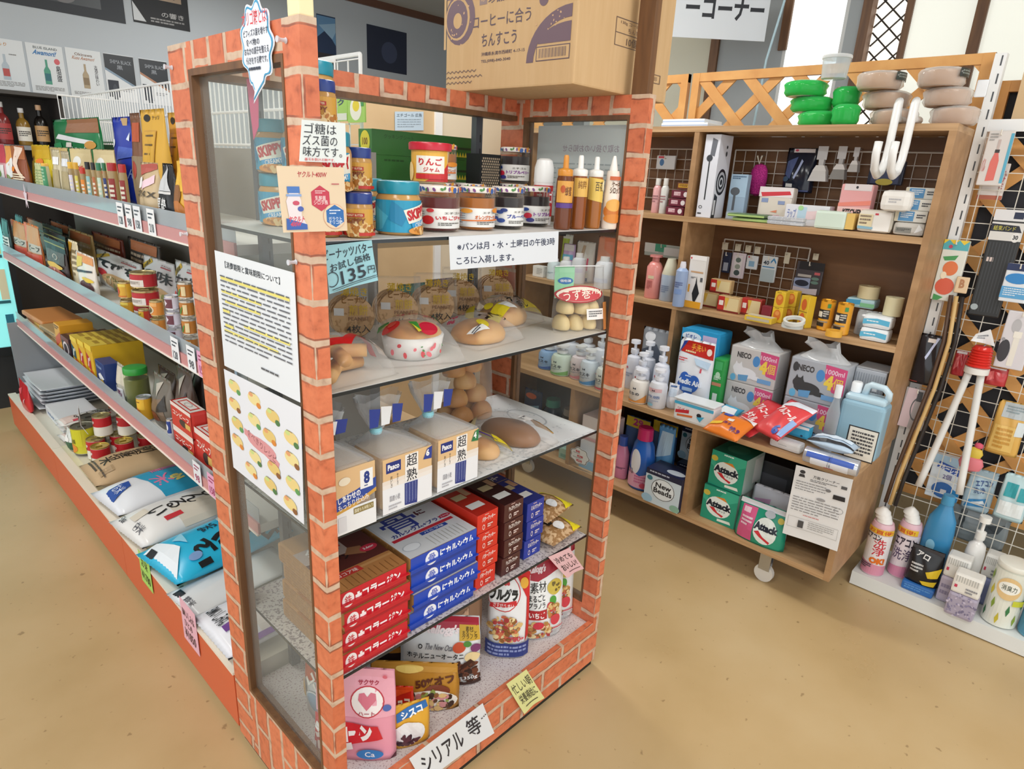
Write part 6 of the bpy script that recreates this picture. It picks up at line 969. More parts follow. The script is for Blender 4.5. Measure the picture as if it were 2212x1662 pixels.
card('notice_sheet', 'pale blue notice sheet pinned to the beige partition board', 'notice', ((1.335, 1.615, 1.523), (1.494, 1.615, 1.536), (1.493, 1.615, 1.615), (1.335, 1.615, 1.6)), '#b9cddd', [('t', '#3a4a5a', 'エチゴール 広告', .06, .72, .94, .90, {'b': .02}), ('l', '#8a9aa8', 4, .08, .1, .9, .6, .3)])
for k, (x, z, w, h, c, lab) in enumerate(((.60, .905, .10, .18, '#5ab0a4', 'teal detergent packet on the far side of the long shelf'), (.70, .905, .10, .185, '#cdb4c8', 'pale pink packet on the far side of the long shelf'), (.50, .905, .09, .15, '#a8c85a', 'lime packet on the far side of the long shelf'))):
    pouch('refill_pouch', lab, 'packet', (x, .52, .8925, 0), .05, c, [('r', '#dfe6ea', .15, .15, .85, .6), ('l', '#5a6a70', 3, .25, .25, .75, .5)], w=w, h=h, seed=100+k)


# ================================================================ goods on the wooden units
ZT, ZA, ZM, ZL, ZF, ZD = 1.5705, 1.2465, .9025, .5295, .1565, .0555
def hang(name, label, cat, S, col, g, th=.012, group=None, hook=True, hcol='#e6e2d8', bev=.003, rough=.35):
    o = carton(name, label, cat, S, th, col, g, (), (), (), group, bev, rough=rough)
    if hook: MB().tube((0, -.012, S[5]-.012), (0, th+.012, S[5]-.012), .002).tube((0, -.012, S[5]-.012), (0, -.014, S[5]+.002), .002).build('hook', M(hcol, .4), o)
    return o
def bowl_pack(name, label, S, levels, film, inner, grp, ring=None):
    h = S[5]/levels; r = S[4]/2*.95
    for k in range(levels):
        o = lathe(name, [(r*.80, 0), (r*.86, .002), (r*.93, h*.25), (r*.95, h*.70), (r*.91, h*.84), (r*.72, h*.92), (r*.1, h*.93)], M(inner, .35), None, 24, 0, r)
        put(o, (S[0], S[1], S[2]+k*h+.0004, S[3]+.5*k)); tag(o, label[k], 'bowl', grp)
        n = 20; rings = [[(r*a*(1+.035*((j*7+k) % 3)*b)*cos(2*pi*j/n), r+r*a*(1+.035*((j*5+k) % 3)*b)*sin(2*pi*j/n), z) for j in range(n)] for a, b, z in ((.88, 0, .0003), (.98, 1.2, h*.22), (.99, .4, h*.45), (1.0, 1.6, h*.72), (.97, .8, h*.87), (.78, .8, h*.985), (.15, 0, h*.955))]
        loft('wrapping', rings, film, o)
        if ring and k == levels-1: decal(o, cyl(r*1.08, h*.45, h*.9, 70, 0, r, -60), ring, 'label_lettering')
bowl_pack('bowl', ['green-wrapped white bowl at the foot of the left stack', 'green-wrapped white bowl in the middle of the left stack', 'green-wrapped white bowl third up, under the clear tub'], (1.86, 0.0287, 1.5705, -1.5708, 0.1382, 0.1442), 3, FILM('#4fd878', .34, .08, .5), '#e6ebe8', 'green-wrapped bowls')
bowl_pack('bowl', ['green-wrapped bowl, lower one of the right stack', 'green-wrapped bowl, upper one of the right stack'], (1.86, -0.072, 1.5705, -1.5708, 0.0833, 0.1228), 2, FILM('#46d470', .42, .08, .5), '#dfe8e2', 'green-wrapped bowls')
S = (1.87, 0.0061, 1.5705, -1.5708, 0.098, 0.2198); hh = (1.86, 0.0287, 1.5705, -1.5708, 0.1382, 0.1442)[5]
o = lathe('clear_tub', [(.035, 0), (.038, .002), (.043, .062), (.044, .066), (.040, .070), (.01, .072)], FILM('#e8eef2', .35, .06, .5), None, 24); put(o, (S[0]+.045, S[1], ZT+hh+.001, GR)); tag(o, 'clear plastic tub topping the left stack of green-wrapped bowls', 'tub'); lathe('lid', [(.0445, .060), (.0455, .061), (.0455, .068), (.043, .071)], FILM('#ffffff', .3, .05, .5), o, 24)
bowl_pack('bowl', ['tan wrapped bowl, bottom of the middle stack on top of the tall unit', 'tan wrapped bowl with blue print, middle of its stack', 'tan wrapped bowl with a dark label, top of the middle stack'], (1.86, -0.1873, 1.5705, -1.5708, 0.1363, 0.1555), 3, FILM('#fbfaf8', .12, .05, .6), '#b99676', 'tan wrapped bowls', [('r', '#3a4440', 0, 0, 1, 1), ('l', '#8a9490', 2, .1, .2, .9, .8)])
bowl_pack('bowl', ['tan wrapped bowl, bottom of the stack beside the white hooks', 'tan wrapped bowl, middle of the stack at the right end', 'tan wrapped bowl with a black label, top of the stack at the right end'], (1.86, -0.3616, 1.5705, -1.5708, 0.1283, 0.1543), 3, FILM('#fbfaf8', .12, .05, .6), '#b4937a', 'tan wrapped bowls', [('r', '#262c2a', 0, 0, 1, 1), ('l', '#7a8480', 2, .1, .2, .9, .8)])
for k, S in enumerate(((1.86, 0.5042, 1.5705, -1.5708, 0.1969, 0.0458), (1.87, 0.5153, 1.5705, -1.5708, 0.1785, 0.0567))):
    carton('tray_pack', ('lower white wrapped tray pack on top of the tall unit', 'upper white wrapped tray pack on top of the tall unit')[k], 'tray', (S[0], S[1], ZT, GR), .14, '#e4eaf2', [('r', '#8aa8d8', 0, .3, 1, .45)], group='white wrapped tray packs', w=S[4], h=.014, dz=.0003+k*.0146)
hang('white_card', 'small white tag standing beside the right-hand bowls', 'card', (1.9, -0.4155, 1.645, -1.5708, 0.029, 0.046), '#e9edf2', [], .003, None, False)
hk = empty('double_hook', 'white plastic double hook hanging over the front of the top board', 'hook', (1.829, -.255, 1.5705))
for y in (-.022, .022):
    pts = [(.06, 0, .0125), (.0, 0, .0125), (-.0135, 0, .03), (-.018, 0, .06), (-.024, 0, .05), (-.022, 0, -.06), (-.028, 0, -.105), (-.05, 0, -.14), (-.085, 0, -.152), (-.12, 0, -.135), (-.135, 0, -.095), (-.132, 0, -.06)]
    m = MB().path([(a, y, c) for a, b, c in pts], .0115, 0, 10)
    m.build('hook_arm', M('#e9eaea', .25), hk, True)
# --- top compartments (z = 1.246)
def grid(name, label, ya, yb, z0, z1, x=2.045):
    e = empty(name, label, 'wire grid', (x, 0, 0)); m = MB(); n = round((yb-ya)/.042); q = round((z1-z0)/.042)
    for k in range(n+1): m.tube((0, ya+(yb-ya)*k/n, z0), (0, ya+(yb-ya)*k/n, z1), .0016, 0, 4)
    for k in range(q+1): m.tube((0, ya, z0+(z1-z0)*k/q), (0, yb, z0+(z1-z0)*k/q), .0016, 0, 4)
    m.build('wire_mesh', M('#cfcac2', .4), e); MB().tube((0, ya, z0), (0, ya, z1), .003).tube((0, yb, z0), (0, yb, z1), .003).tube((0, ya, z1), (0, yb, z1), .003).tube((0, ya, z0), (0, yb, z0), .003).build('grid_frame', M('#d9d4cc', .4), e); return e
grid('wire_grid', 'wire grid at the back of the top right compartment', -.34, .37, 1.255, 1.50); grid('wire_grid', 'wire grid at the back of the top left compartment', .50, 1.0, 1.30, 1.50); grid('wire_grid', 'wire grid leaning in the middle right compartment', .02, .36, .915, 1.16)
fan = carton('fan_carton', 'tall white carton with a black handheld fan and a fan wheel picture', 'carton', (1.85, 0.3697, 1.2465, -1.5708, 0.06, 0.2968), .10, '#dfe3ee', [('p', '#6a6e78', [(.5, .96), (.85, .93), (.75, .74), (.45, .76)]), ('r', '#23262c', .42, .22, .50, .70), ('e', '#3a3e46', .44, .72, .2, .04), ('o', '#2a2e36', .25, .13, .12, .02, .3), ('l', '#2a2e36', 1, .1, .03, .5, .06)], (), (), [('e', '#26272c', .48, .44, .38, .16), ('e', '#b9bcc4', .48, .44, .30, .125), ('e', '#26272c', .48, .44, .22, .09), ('e', '#d3d6de', .48, .44, .15, .06), ('e', '#26272c', .48, .44, .08, .035), ('p', '#26272c', [(.1, .30), (.34, .26), (.30, 0), (.04, 0)]), ('r', '#d9dbe0', .1, .04, .24, .22), ('e', '#3a3e46', .6, .78, .06, .03), ('e', '#3a3e46', .6, .86, .05, .02)])
carton('photo_carton', 'pale blue photo carton with a grey fan beside the tall white carton', 'carton', (1.875, 0.2573, 1.2465, -1.5708, 0.0658, 0.1628), .03, '#9cb4cc', [('r', '#a8c4dc', 0, .5, 1, 1), ('e', '#5a6068', .35, .62, .28, .09), ('r', '#5a6068', .28, .2, .42, .55), ('r', '#c9dae8', 0, 0, 1, .16), ('l', '#4a6a8a', 2, .1, .88, .9, .96)])
S = (1.99, 0.2515, 1.334, -1.5708, 0.079, 0.119); o = lathe('bath_sponge', [(.004, 0), (.022, .008), (.031, .035), (.033, .065), (.030, .095), (.020, .112), (.004, .118)], speckle_mat('pink_loofah', '#d83aa0', '#b02480', 300, .5, .8), None, 24, 0, .033, .6); put(o, (S[0], S[1], S[2], GR)); tag(o, 'bright pink oval bath sponge hanging on the wire grid', 'sponge')
MB().path([(-.012, .02, .145), (0, .02, .116), (.006, .02, .146)], .003).build('rope_loop', M('#d9d4c4'), o); MB().tube((0, .02, .14), (0, .055, .15), .002).build('hook', CHROME, o)
pouch('mitt_pack', 'glossy dark navy pack hanging in the middle of the wire grid', 'pack', (1.96, 0.0955, 1.355, -1.5708, 0.111, 0.153), .05, '#1d2436', [('r', '#e0dce0', .2, .90, .9, .99), ('e', '#c83a5a', .3, .95, .06, .025), ('p', '#4a5a8a', [(.1, .7), (.4, .8), (.3, .3), (.1, .4)]), ('p', '#aab8e0', [(.55, .75), (.62, .7), (.45, .3), (.4, .34)]), ('e', '#3f5a78', .16, .3, .1, .06), ('r', '#e4e4e4', .2, .12, .42, .2), ('r', '#3a4a80', .1, .02, .9, .06)], seed=200, rough=.15)
for k, (S, c) in enumerate((((1.98, 0.0175, 1.397, -1.5708, 0.067, 0.116), '#cfcfd0'), ((1.985, -0.045, 1.406, -1.5708, 0.056, 0.108), '#b8b8ba'), ((1.985, -0.0905, 1.432, -1.5708, 0.035, 0.079), '#c6c6c8'))):
    w, h = S[4], S[5]; o = empty('scrub_brush', ('white scrubbing brush, left of three on the wire grid', 'grey-bristled scrubbing brush in the middle of three', 'scrubbing brush half behind the sponge pack, right of three')[k], 'brush', (S[0], S[1], S[2]), GR)
    MB().prism([(-w*.12, h*.45), (w*.12, h*.45), (w*.16, h), (-w*.16, h)], .0, .015).build('handle', M(c, .35), o); MB().prism([(-w*.35, h*.30), (w*.35, h*.30), (w*.2, h*.46), (-w*.2, h*.46)], -.005, .022).build('brush_base', M('#e6e6e6', .35), o)
    MB().prism([(-w*.5, 0), (w*.42, 0), (w*.33, h*.30), (-w*.33, h*.30)], -.006, .024).build('bristles', M(('#dedede', '#9a9a98', '#c8c8c6')[k], .8), o); MB().box(-w*.25, -.002, h*.62, w*.25, .0, h*1.0).build('card_label', M('#c3c4c8', .5), o); MB().tube((0, .0, h*.93), (0, .06, h*.97), .002).build('hook', CHROME, o)
hang('net_pack', 'navy net pack with a yellow badge at the right of the wire grid', 'pack', (1.99, -0.1915, 1.395, -1.5708, 0.105, 0.075), '#1f2740', [('r', '#151a2c', 0, .75, 1, 1), ('r', '#3a466a', .1, .05, .9, .6), ('e', '#c8b84a', .5, .12, .25, .14), ('r', '#d9d9dc', .02, .62, .14, .7)], .02)
def soft(name, label, S, d, c, g, grp=None, bev=.012, top=(), right=()): return carton(name, label, 'sponge', S, d, c, g, top, (), right, grp, bev)
soft('sponge_bag', 'clear-topped bag of cream sponges with red printing', (1.95, 0.128, 1.2465, -1.5708, 0.1242, 0.1238), .05, '#ddd4c8', [('r', '#e6dfe0', 0, .72, 1, 1), ('p', '#d0404a', [(.05, .84), (.9, .9), (.95, .80), (.1, .72)]), ('r', '#8a9ac0', .1, .56, .3, .68), ('r', '#8a9ac0', .6, .52, .8, .62), ('p', '#df8a6a', [(.4, .3), (.6, .36), (.6, .28)]), ('r', '#d8b8c0', .3, .06, .7, .22), ('e', '#c83a4a', .55, .12, .05, .06)])
carton('wrap_carton', 'white and pastel wrap carton lying beside the sponge bag', 'carton', (1.865, -0.0058, 1.2465, -1.5708, 0.1494, 0.0697), .05, '#dfe0e6', [('r', '#b8d4e4', .3, .2, .5, .9), ('p', '#e8d0d4', [(.5, .3), (.95, .4), (.95, .8), (.5, .7)]), ('t', '#7a8ac0', 'ラップ', .06, .3, .26, .8), ('e', '#a8d89a', .36, .85, .06, .12)])
for k in range(2):
    carton('cloth_pack', ('green cleaning cloth pack, lower of the flat pair', 'green cleaning cloth pack, upper of the flat pair')[k], 'cloth', (1.848+.006*k, .168+.006*k, ZA, GR+.06*k), .09, ('#7a9a5a', '#5f7f52')[k], [('r', '#a8c47a', 0, .2, 1, .7)], [('r', '#4f6f5a', .05, .05, .95, .95), ('l', '#c8d8b0', 2, .1, .2, .9, .6)], group='green cloth packs', w=.135, h=.012, dz=.0003+.0140*k, bev=.004)
for k in range(2):
    carton('foam_block', ('pale grey foam strip in front of the wrap carton, lower one', 'pale grey foam strip in front of the wrap carton, upper one')[k], 'foam', (1.838, .055, ZA, GR), .03, '#cfd3da', [('l', '#b4b8c0', 2, 0, .2, 1, .9)], group='pale grey foam strips', w=.125, h=.013, dz=.0003+.0135*k, bev=.004)
S = (1.835, -0.0959, 1.2465, -1.5708, 0.0978, 0.058); o = carton('sponge_block', 'pale mint sponge block with a yellow end at the front of the top compartment', 'sponge', S, .055, '#d6e8dc', [], bev=.008); MB().box(S[4]/2, .004, .004, S[4]/2+.025, .055, S[5]-.004).build('yellow_layer', M('#e0bc6a', .7), o)
soft('sponge_pack', 'pink pack of kitchen sponges with black capital letters', (1.9, -0.1412, 1.2465, -1.5708, 0.0994, 0.1463), .05, '#e6a8aa', [('r', '#e0d8da', .1, .86, .95, 1), ('e', '#3a3a40', .5, .93, .04, .03), ('p', '#e88a7a', [(0, .58), (1, .66), (1, .56), (0, .5)]), ('r', '#efc4c0', .0, .0, 1, .5), ('t', '#2a2426', 'KITCHEN\nSPONGE', .18, .16, .82, .46, {'b': .05})], bev=.006)
soft('cotton_pack', 'round-cornered white cotton pack, lower one beside the sponge block', (1.842, -0.2274, 1.2465, -1.5708, 0.1012, 0.0704), .06, '#e2dcd0', [('r', '#e8dab4', .04, .2, .45, .8), ('r', '#eceae6', .48, .1, .96, .9), ('l', '#8a7a6a', 3, .08, .3, .4, .75), ('r', '#c83a4a', .5, .78, .6, .86), ('p', '#8ab4c8', [(.05, .15), (.5, .15), (.5, .25), (.05, .28)])], bev=.016)
S = (1.842, -0.2274, 1.2465, -1.5708, 0.1012, 0.0704)
carton('cotton_pack', 'plain round-cornered white cotton pack stacked above the lower one', 'sponge', (S[0]+.004, S[1]-.045, ZA, GR), .055, '#e6e4e0', [('l', '#b8b8bc', 2, .3, .35, .7, .6)], (), (), (), None, .018, .085, .062, S[5]+.0006)
e3 = (1.85, -0.3256, 1.2465, -1.5708, 0.0862, 0.1883)
carton('soap_bag', 'silver-wrapped bag with a grey label at the foot of the blue box stack', 'pack', (1.852, e3[1]-.0, ZA, GR), .06, '#cfccc6', [('r', '#8a8a84', .1, .2, .6, .6), ('p', '#eef0f2', [(.7, .2), (.95, .5), (.8, .9)]), ('l', '#4a4a4a', 2, .14, .3, .56, .5)], (), (), (), None, .012, .088, .040, .0004)
for k in range(3):
    carton('soap_carton', ('blue and white soap carton, bottom of three', 'blue and white soap carton, middle of three', 'blue and white soap carton, top of three')[k], 'carton', (1.856+.003*k, e3[1]+.002-.006*k, ZA, GR), .055, '#e0dfd8', [('r', '#5a96c8', .12, .08, .60, .92), ('l', '#dfe8f0', 3, .18, .3, .55, .8), ('r', '#d8d0b8', 0, .05, .1, .95), ('l', '#3a3a40', 2, .68, .3, .95, .7)], (), (), (), 'blue and white soap cartons', .002, .088, .034, .0412+.0346*k)
# left compartment
for k, (S, c) in enumerate((((1.87, 0.6022, 1.2465, -1.5708, 0.035, 0.1343), '#dca6a8'), ((1.86, 0.5603, 1.2465, -1.5708, 0.0321, 0.1357), '#d2d2d0'))):
    bottle('lotion_bottle', ('slim pink lotion bottle in the top left compartment', 'slim clear lotion bottle in the top left compartment')[k], 'bottle', S, c, [(.95, 0), (1, .02), (1, .7), (.7, .78), (.5, .8)], [('l', '#a87a80', 3, .2, .3, .8, .8)], [(.6, .8), (.62, .81), (.6, 1)], '#e6e6e4')
mz = (1.85, 0.4928, 1.2465, -1.5708, 0.0908, 0.1124)
for k in range(3):
    carton('maroon_carton', ('maroon carton with a white round badge, bottom of three', 'maroon carton with a white round badge, middle of three', 'maroon carton with a white round badge, top of three')[k], 'carton', (1.85+.004*k, mz[1]-.006*k, ZA, GR), .07, '#6a1f34', [('r', '#c89aa4', .14, .3, .52, .8), ('e', '#e6dfe2', .8, .5, .12, .32), ('l', '#e8d4da', 2, .16, .35, .5, .75)], [('r', '#5a1a2c', 0, 0, 1, 1)], (), (), 'maroon cartons', .002, .078, .030, .0003+.0318*k)
carton('small_carton', 'small dark yellow carton on the stack of maroon cartons', 'carton', (1.872, mz[1]-.02, ZA, GR), .05, '#6a3420', [('r', '#d0a02c', .08, .3, .92, .85), ('l', '#5a2a14', 2, .14, .4, .86, .75)], w=.070, h=.026, dz=.0960)
hang('hanging_pack', 'small white pack with a blue figure hanging in the top left compartment', 'pack', (2.02, 0.6605, 1.418, -1.5708, 0.089, 0.055), '#dfe3e8', [('e', '#4a7ab0', .3, .5, .12, .25), ('r', '#c83a4a', .1, .8, .4, .95)], .01)
# --- middle compartments (z = .902)
bottle('shampoo_bottle', 'salmon pink shampoo bottle in the middle left compartment', 'bottle', (1.85, 0.5684, 0.9025, -1.5708, 0.0656, 0.1772), '#e0928c', [(.95, 0), (1, .02), (1, .72), (.7, .82), (.42, .86)], [('r', '#d8c8a8', .4, .70, .7, .86), ('l', '#a85a5a', 6, .35, .15, .65, .6)], [(.44, .86), (.46, .87), (.44, .95), (.8, .955), (.8, 1)], '#d88a88')
bottle('shampoo_bottle', 'clear blue bottle with a green and orange collar label', 'bottle', (1.85, 0.4952, 0.9025, -1.5708, 0.0676, 0.1712), '#a8b8cc', [(.95, 0), (1, .02), (1, .62), (.8, .74), (.6, .78)], [('l', '#7a8aa8', 4, .3, .1, .7, .5)], [(.98, .62), (1.0, .63), (.7, .86), (.5, 1)], '#dfe0cc', capname='collar_label')
bottle('shampoo_bottle', 'slim pale blue bottle beside the divider', 'bottle', (1.85, 0.4359, 0.9025, -1.5708, 0.0466, 0.1748), '#98aed4', [(.95, 0), (1, .02), (1, .80), (.6, .86)], [('r', '#7a96c8', .2, .3, .8, .55), ('l', '#5a6a9a', 3, .2, .6, .8, .9)], [(.5, .86), (.5, .93), (.4, 1)], '#e0e0ea')
hang('header_pack', 'clear pack with white and green header behind the bottles', 'pack', (1.99, 0.6085, 1.06, -1.5708, 0.175, 0.054), '#b8c4c0', [('r', '#dfe3e2', 0, .3, .4, 1), ('r', '#4fa88a', .3, .4, .6, 1), ('r', '#e6e8ea', .55, .2, 1, .8)], .01)
carton('rain_pack', 'white packet with a black folded umbrella picture and a yellow foot', 'pack', (1.85, 0.3613, 0.9025, -1.5708, 0.0693, 0.2019), .02, '#e2e0de', [('r', '#efeeee', 0, .92, 1, 1), ('e', '#c83a4a', .08, .95, .05, .02), ('r', '#c8a07a', .15, .68, .9, .71), ('p', '#26282c', [(.55, .62), (.62, .48), (.82, .30), (.62, .12), (.48, .14), (.38, .28), (.52, .48)]), ('r', '#e0a02c', 0, 0, 1, .13), ('r', '#e0a02c', .1, .3, .2, .45), ('l', '#55565c', 2, .2, .56, .5, .6), ('r', '#5a5c62', .78, .52, .92, .6)])
bat = [('r', '#b8302c', 0, .05, .3, .95), ('p', '#d9c89a', [(.3, .1), (.95, .1), (.95, .9), (.45, .9)]), ('r', '#7a2a24', 0, 0, 1, .12), ('p', '#d8b04a', [(.3, .9), (.5, .9), (.4, .2)]), ('r', '#e6ddd8', .06, .4, .26, .7)]
for k, (S, dz, lab) in enumerate((((1.85, 0.3022, 0.9025, -1.5708, 0.0851, 0.0595), 0, 'red and cream battery pack, first in the front row'), ((1.87, 0.2221, 0.9025, -1.5708, 0.0876, 0.0616), 0, 'red and cream battery pack, second in the front row'), ((1.865, 0.1306, 0.9025, -1.5708, 0.0761, 0.0649), 0, 'dark red battery pack, third in the front row'))):
    carton('battery_pack', lab, 'batteries', S, .035, '#a8342c' if k == 2 else '#c8a878', bat, [('d', ['#c8a04a', '#8a7a5a'], 12, .5, .5, .5, .4, .006)], (), (), 'battery packs', .003)
S = (1.85, 0.3022, 0.9025, -1.5708, 0.0851, 0.0595); carton('battery_pack', 'red and cream battery pack stacked on the first one', 'batteries', (S[0]+.004, S[1]-.035, ZM, GR), .03, '#c8a878', bat, group='battery packs', w=S[4], h=S[5]*.9, dz=S[5]+.0006, bev=.003)
carton('battery_pack', 'low dark maroon battery pack with a row of pale dots', 'batteries', (1.85, 0.0659, 0.9025, -1.5708, 0.0366, 0.0533), .03, '#7a2430', [('e', '#e0c8c8', .2+.2*k, .25, .07, .1) for k in range(4)], group='battery packs')
Sm = (1.85, 0.0053, 0.9025, -1.5708, 0.0776, 0.114)
for k in range(4):
    carton('lighter_carton', ('yellow carton with an orange oval, lower left of four', 'yellow carton with an orange oval, lower right of four', 'yellow carton with an orange oval, upper left of four', 'yellow carton with an orange oval, upper right of four')[k], 'carton', (Sm[0], Sm[1]+Sm[4]*(.255 if k % 2 == 0 else -.255), ZM, GR), .04, '#d8b432', [('e', '#c8702c', .5, .5, .34, .36), ('e', '#d8904a', .5, .62, .2, .14), ('l', '#7a5a1c', 1, .2, .9, .8, .97)], group='yellow oval cartons', w=Sm[4]*.49, h=Sm[5]*.49, dz=.0003+(k//2)*Sm[5]*.495)
S = (1.85, -0.0628, 0.9025, -1.5708, 0.0454, 0.1118); carton('lighter_carton', 'yellow carton with an orange oval standing askew beside the block of four', 'carton', (S[0], S[1], ZM, GR-.5), .03, '#d8b432', [('e', '#c8602c', .5, .72, .3, .18), ('e', '#c8602c', .5, .28, .3, .18), ('r', '#7a5a2c', 0, .49, 1, .51)], w=.04, h=S[5])
carton('ruler_carton', 'flat yellow-rimmed carton lying at the front of the middle compartment', 'carton', (1.834, .085, ZM, GR), .05, '#d8b83a', [('r', '#b8b09a', .08, .25, .92, .75)], [('r', '#c8c0a8', .04, .1, .96, .9)], w=.10, h=.020, dz=.0003)
for k, (S, c, g, lab) in enumerate((((2.02, 0.3275, 1.03, -1.5708, 0.033, 0.082), '#26304a', [('r', '#a8b0c0', .2, .1, .8, .5)], 'slim navy pack, first along the middle wire grid'),
    ((2.02, 0.2775, 1.015, -1.5708, 0.055, 0.1), '#dcd2dc', [('r', '#e6e2e6', .2, .1, .8, .9), ('e', '#6a7a74', .5, .72, .2, .1), ('e', '#9aa49a', .5, .46, .2, .1), ('e', '#4a5a5a', .5, .22, .22, .11)], 'pale lilac card of three round catches on the middle wire grid'),
    ((2.02, 0.2225, 1.058, -1.5708, 0.045, 0.053), '#dfe6ec', [('r', '#8ab4d4', .25, .2, .75, .6), ('e', '#c83a4a', .2, .88, .08, .06)], 'small white and blue card on the middle wire grid'),
    ((2.02, 0.1535, 1.018, -1.5708, 0.059, 0.099), '#dfe6ea', [('t', '#2a3a4a', '40', .12, .66, .5, .82, {'b': .03}), ('p', '#3a8ac0', [(.6, .8), (.78, .95), (.95, .8), (.95, .72), (.78, .86), (.6, .72)]), ('r', '#4a90c4', .1, .56, .9, .6), ('r', '#b8cad0', .05, 0, .95, .5)], 'white pack marked 40 with blue arrows on the middle wire grid'),
    ((2.01, -0.004, 0.998, -1.5708, 0.098, 0.117), '#4a464c', [('r', '#26262a', .1, .75, 1, 1), ('r', '#b8b4b0', .1, .52, .6, .60), ('r', '#c8646a', .7, .62, .9, .7), ('e', '#26303a', .35, .34, .3, .13), ('p', '#9aa8c8', [(0, .46), (.6, .5), (.6, .0), (0, .0)]), ('e', '#2a3040', .3, .32, .26, .1), ('e', '#6a8a80', .76, .5, .14, .05), ('e', '#6a8a80', .76, .38, .14, .05), ('p', '#d8d0d8', [(.0, .2), (.5, .16), (.9, .2), (.9, 0), (0, 0)])], 'dark grey pack with blue oval pictures at the right of the middle wire grid'))):
    hang('hanging_pack', lab, 'pack', S, c, g, .010)
for k, S in enumerate(((2.02, 0.343, 1.12, -1.5708, 0.024, 0.029), (2.02, 0.2885, 1.121, -1.5708, 0.023, 0.028), (2.02, 0.246, 1.12, -1.5708, 0.022, 0.028), (2.02, 0.208, 1.119, -1.5708, 0.022, 0.028), (2.02, 0.09, 1.097, -1.5708, 0.02, 0.042), (2.02, -0.0125, 1.123, -1.5708, 0.019, 0.023))):
    o = MB().box(-S[4]/2, 0, 0, S[4]/2, .003, S[5]).tube((0, -.02, S[5]*.8), (0, .03, S[5]*.9), .002).build('price_hook', M('#cfc8b4', .4)); put(o, S); tag(o, ('ivory price hook at the left end of the middle wire grid', 'ivory price hook above the lilac card', 'ivory price hook above the small white and blue card', 'ivory price hook left of the pack marked 40', 'empty ivory price hook right of the pack marked 40', 'ivory price hook above the dark grey pack')[k], 'hook', 'ivory price hooks')
def ring(name, label, loc, r1, r2, t, m, rot=(0, 0, 0), grp=None, cat='tape'):
    n = 30; vs = []; fs = []
    for r, z in ((r1, 0), (r1, t), (r2, t), (r2, 0)): vs += [(r*cos(2*pi*k/n), r*sin(2*pi*k/n), z) for k in range(n)]
    for a in range(4):
        b = (a+1) % 4
        for k in range(n): fs.append((a*n+k, b*n+k, b*n+(k+1) % n, a*n+(k+1) % n))
    o = mesh(name, vs, [f[::-1] for f in fs], m, None, None, False); o.data.set_sharp_from_angle(angle=.6); o.location = loc; o.rotation_euler = rot; return tag(o, label, cat, grp)
ring('tape_roll', 'pale tape roll lying at the front of the middle compartment, lower one', (1.868, -.030, ZM+.0003), .036, .027, .013, M('#cfd6d4', .3), (0, 0, 0), 'pale tape rolls'); ring('tape_roll', 'pale tape roll leaning on the lower one', (1.872, -.032, ZM+.0215), .036, .027, .012, M('#d8dcd8', .3), (.0, -.25, 0), 'pale tape rolls')
cy = [('r', '#26262a', .05, .38, .95, .72), ('r', '#e0dcd0', .12, .44, .5, .64), ('l', '#d8d4c8', 3, .55, .44, .9, .68), ('r', '#26262a', .1, .1, .7, .24), ('p', '#3a8a4a', [(.75, .8), (.95, .8), (.95, .95), (.75, .95)]), ('r', '#8a8a84', .1, .26, .9, .30)]
for k, S in enumerate(((1.838, -0.1376, 0.9025, -1.5708, 0.0481, 0.1061), (1.838, -0.194, 0.9025, -1.5708, 0.0495, 0.1078))):
    can('masking_roll', ('yellow cylinder with a black label, left of the pair', 'yellow cylinder with a black label, right of the pair')[k], 'roll', S, '#df9f2c', cy, '#e0a83a', 'yellow cylinders', tab=False, ang=120, face=-105)
ring('tape_roll', 'small yellow tape roll lying at the foot of the yellow cylinders', (1.858, -.175, ZM+.0003), .026, .017, .020, M('#e0a83a', .5))
S = (1.87, -0.2645, 0.9025, -1.5708, 0.0579, 0.1118); pouch('tape_bag', 'crumpled clear bag of grey tape in the middle compartment', 'bag', (S[0], S[1], ZM, GR), .06, FILM('#dfe2e4', .45, .08, .5), [('p', '#9aa4ae', [(.2, .1), (.8, .2), (.6, .6), (.2, .5)]), ('p', '#4a5058', [(.3, .3), (.6, .35), (.5, .2)])], w=.085, h=.085, seed=210)
carton('bandage_pack', 'blue and green flat pack lying on the crumpled bag stack', 'pack', (1.895, -.225, ZM, GR), .07, '#a8c8d0', [('p', '#4a9ac0', [(0, .2), (.5, .4), (.5, .9), (0, .8)]), ('r', '#7ab88a', .5, .2, 1, .6)], w=.09, h=.032, dz=.0875, bev=.008)
ring('tape_roll', 'cream tape roll in clear wrap on top of the bag stack', (1.93, -.235, ZM+.1202), .033, .012, .042, M('#d6c8a0', .5))
for k in range(2):
    carton('tissue_pack', ('white pack with a blue wave, lower one at the right end', 'white pack with a blue wave, upper one at the right end')[k], 'pack', (1.842+.004*k, -.30, ZM, GR), .06, '#dfe4e8', [('p', '#5ab0d4', [(.02, .25), (.5, .4), (.95, .3), (.95, .7), (.5, .8), (.02, .65)]), ('l', '#e8f0f4', 1, .15, .45, .85, .6)], group='white packs with a blue wave', w=.085, h=.042, dz=.0003+.0426*k, bev=.010)
ring('tape_roll', 'tall cream tape roll standing on the two blue-wave packs', (1.90, -.325, ZM+.0858), .027, .010, .060, M('#d4cca8', .5))
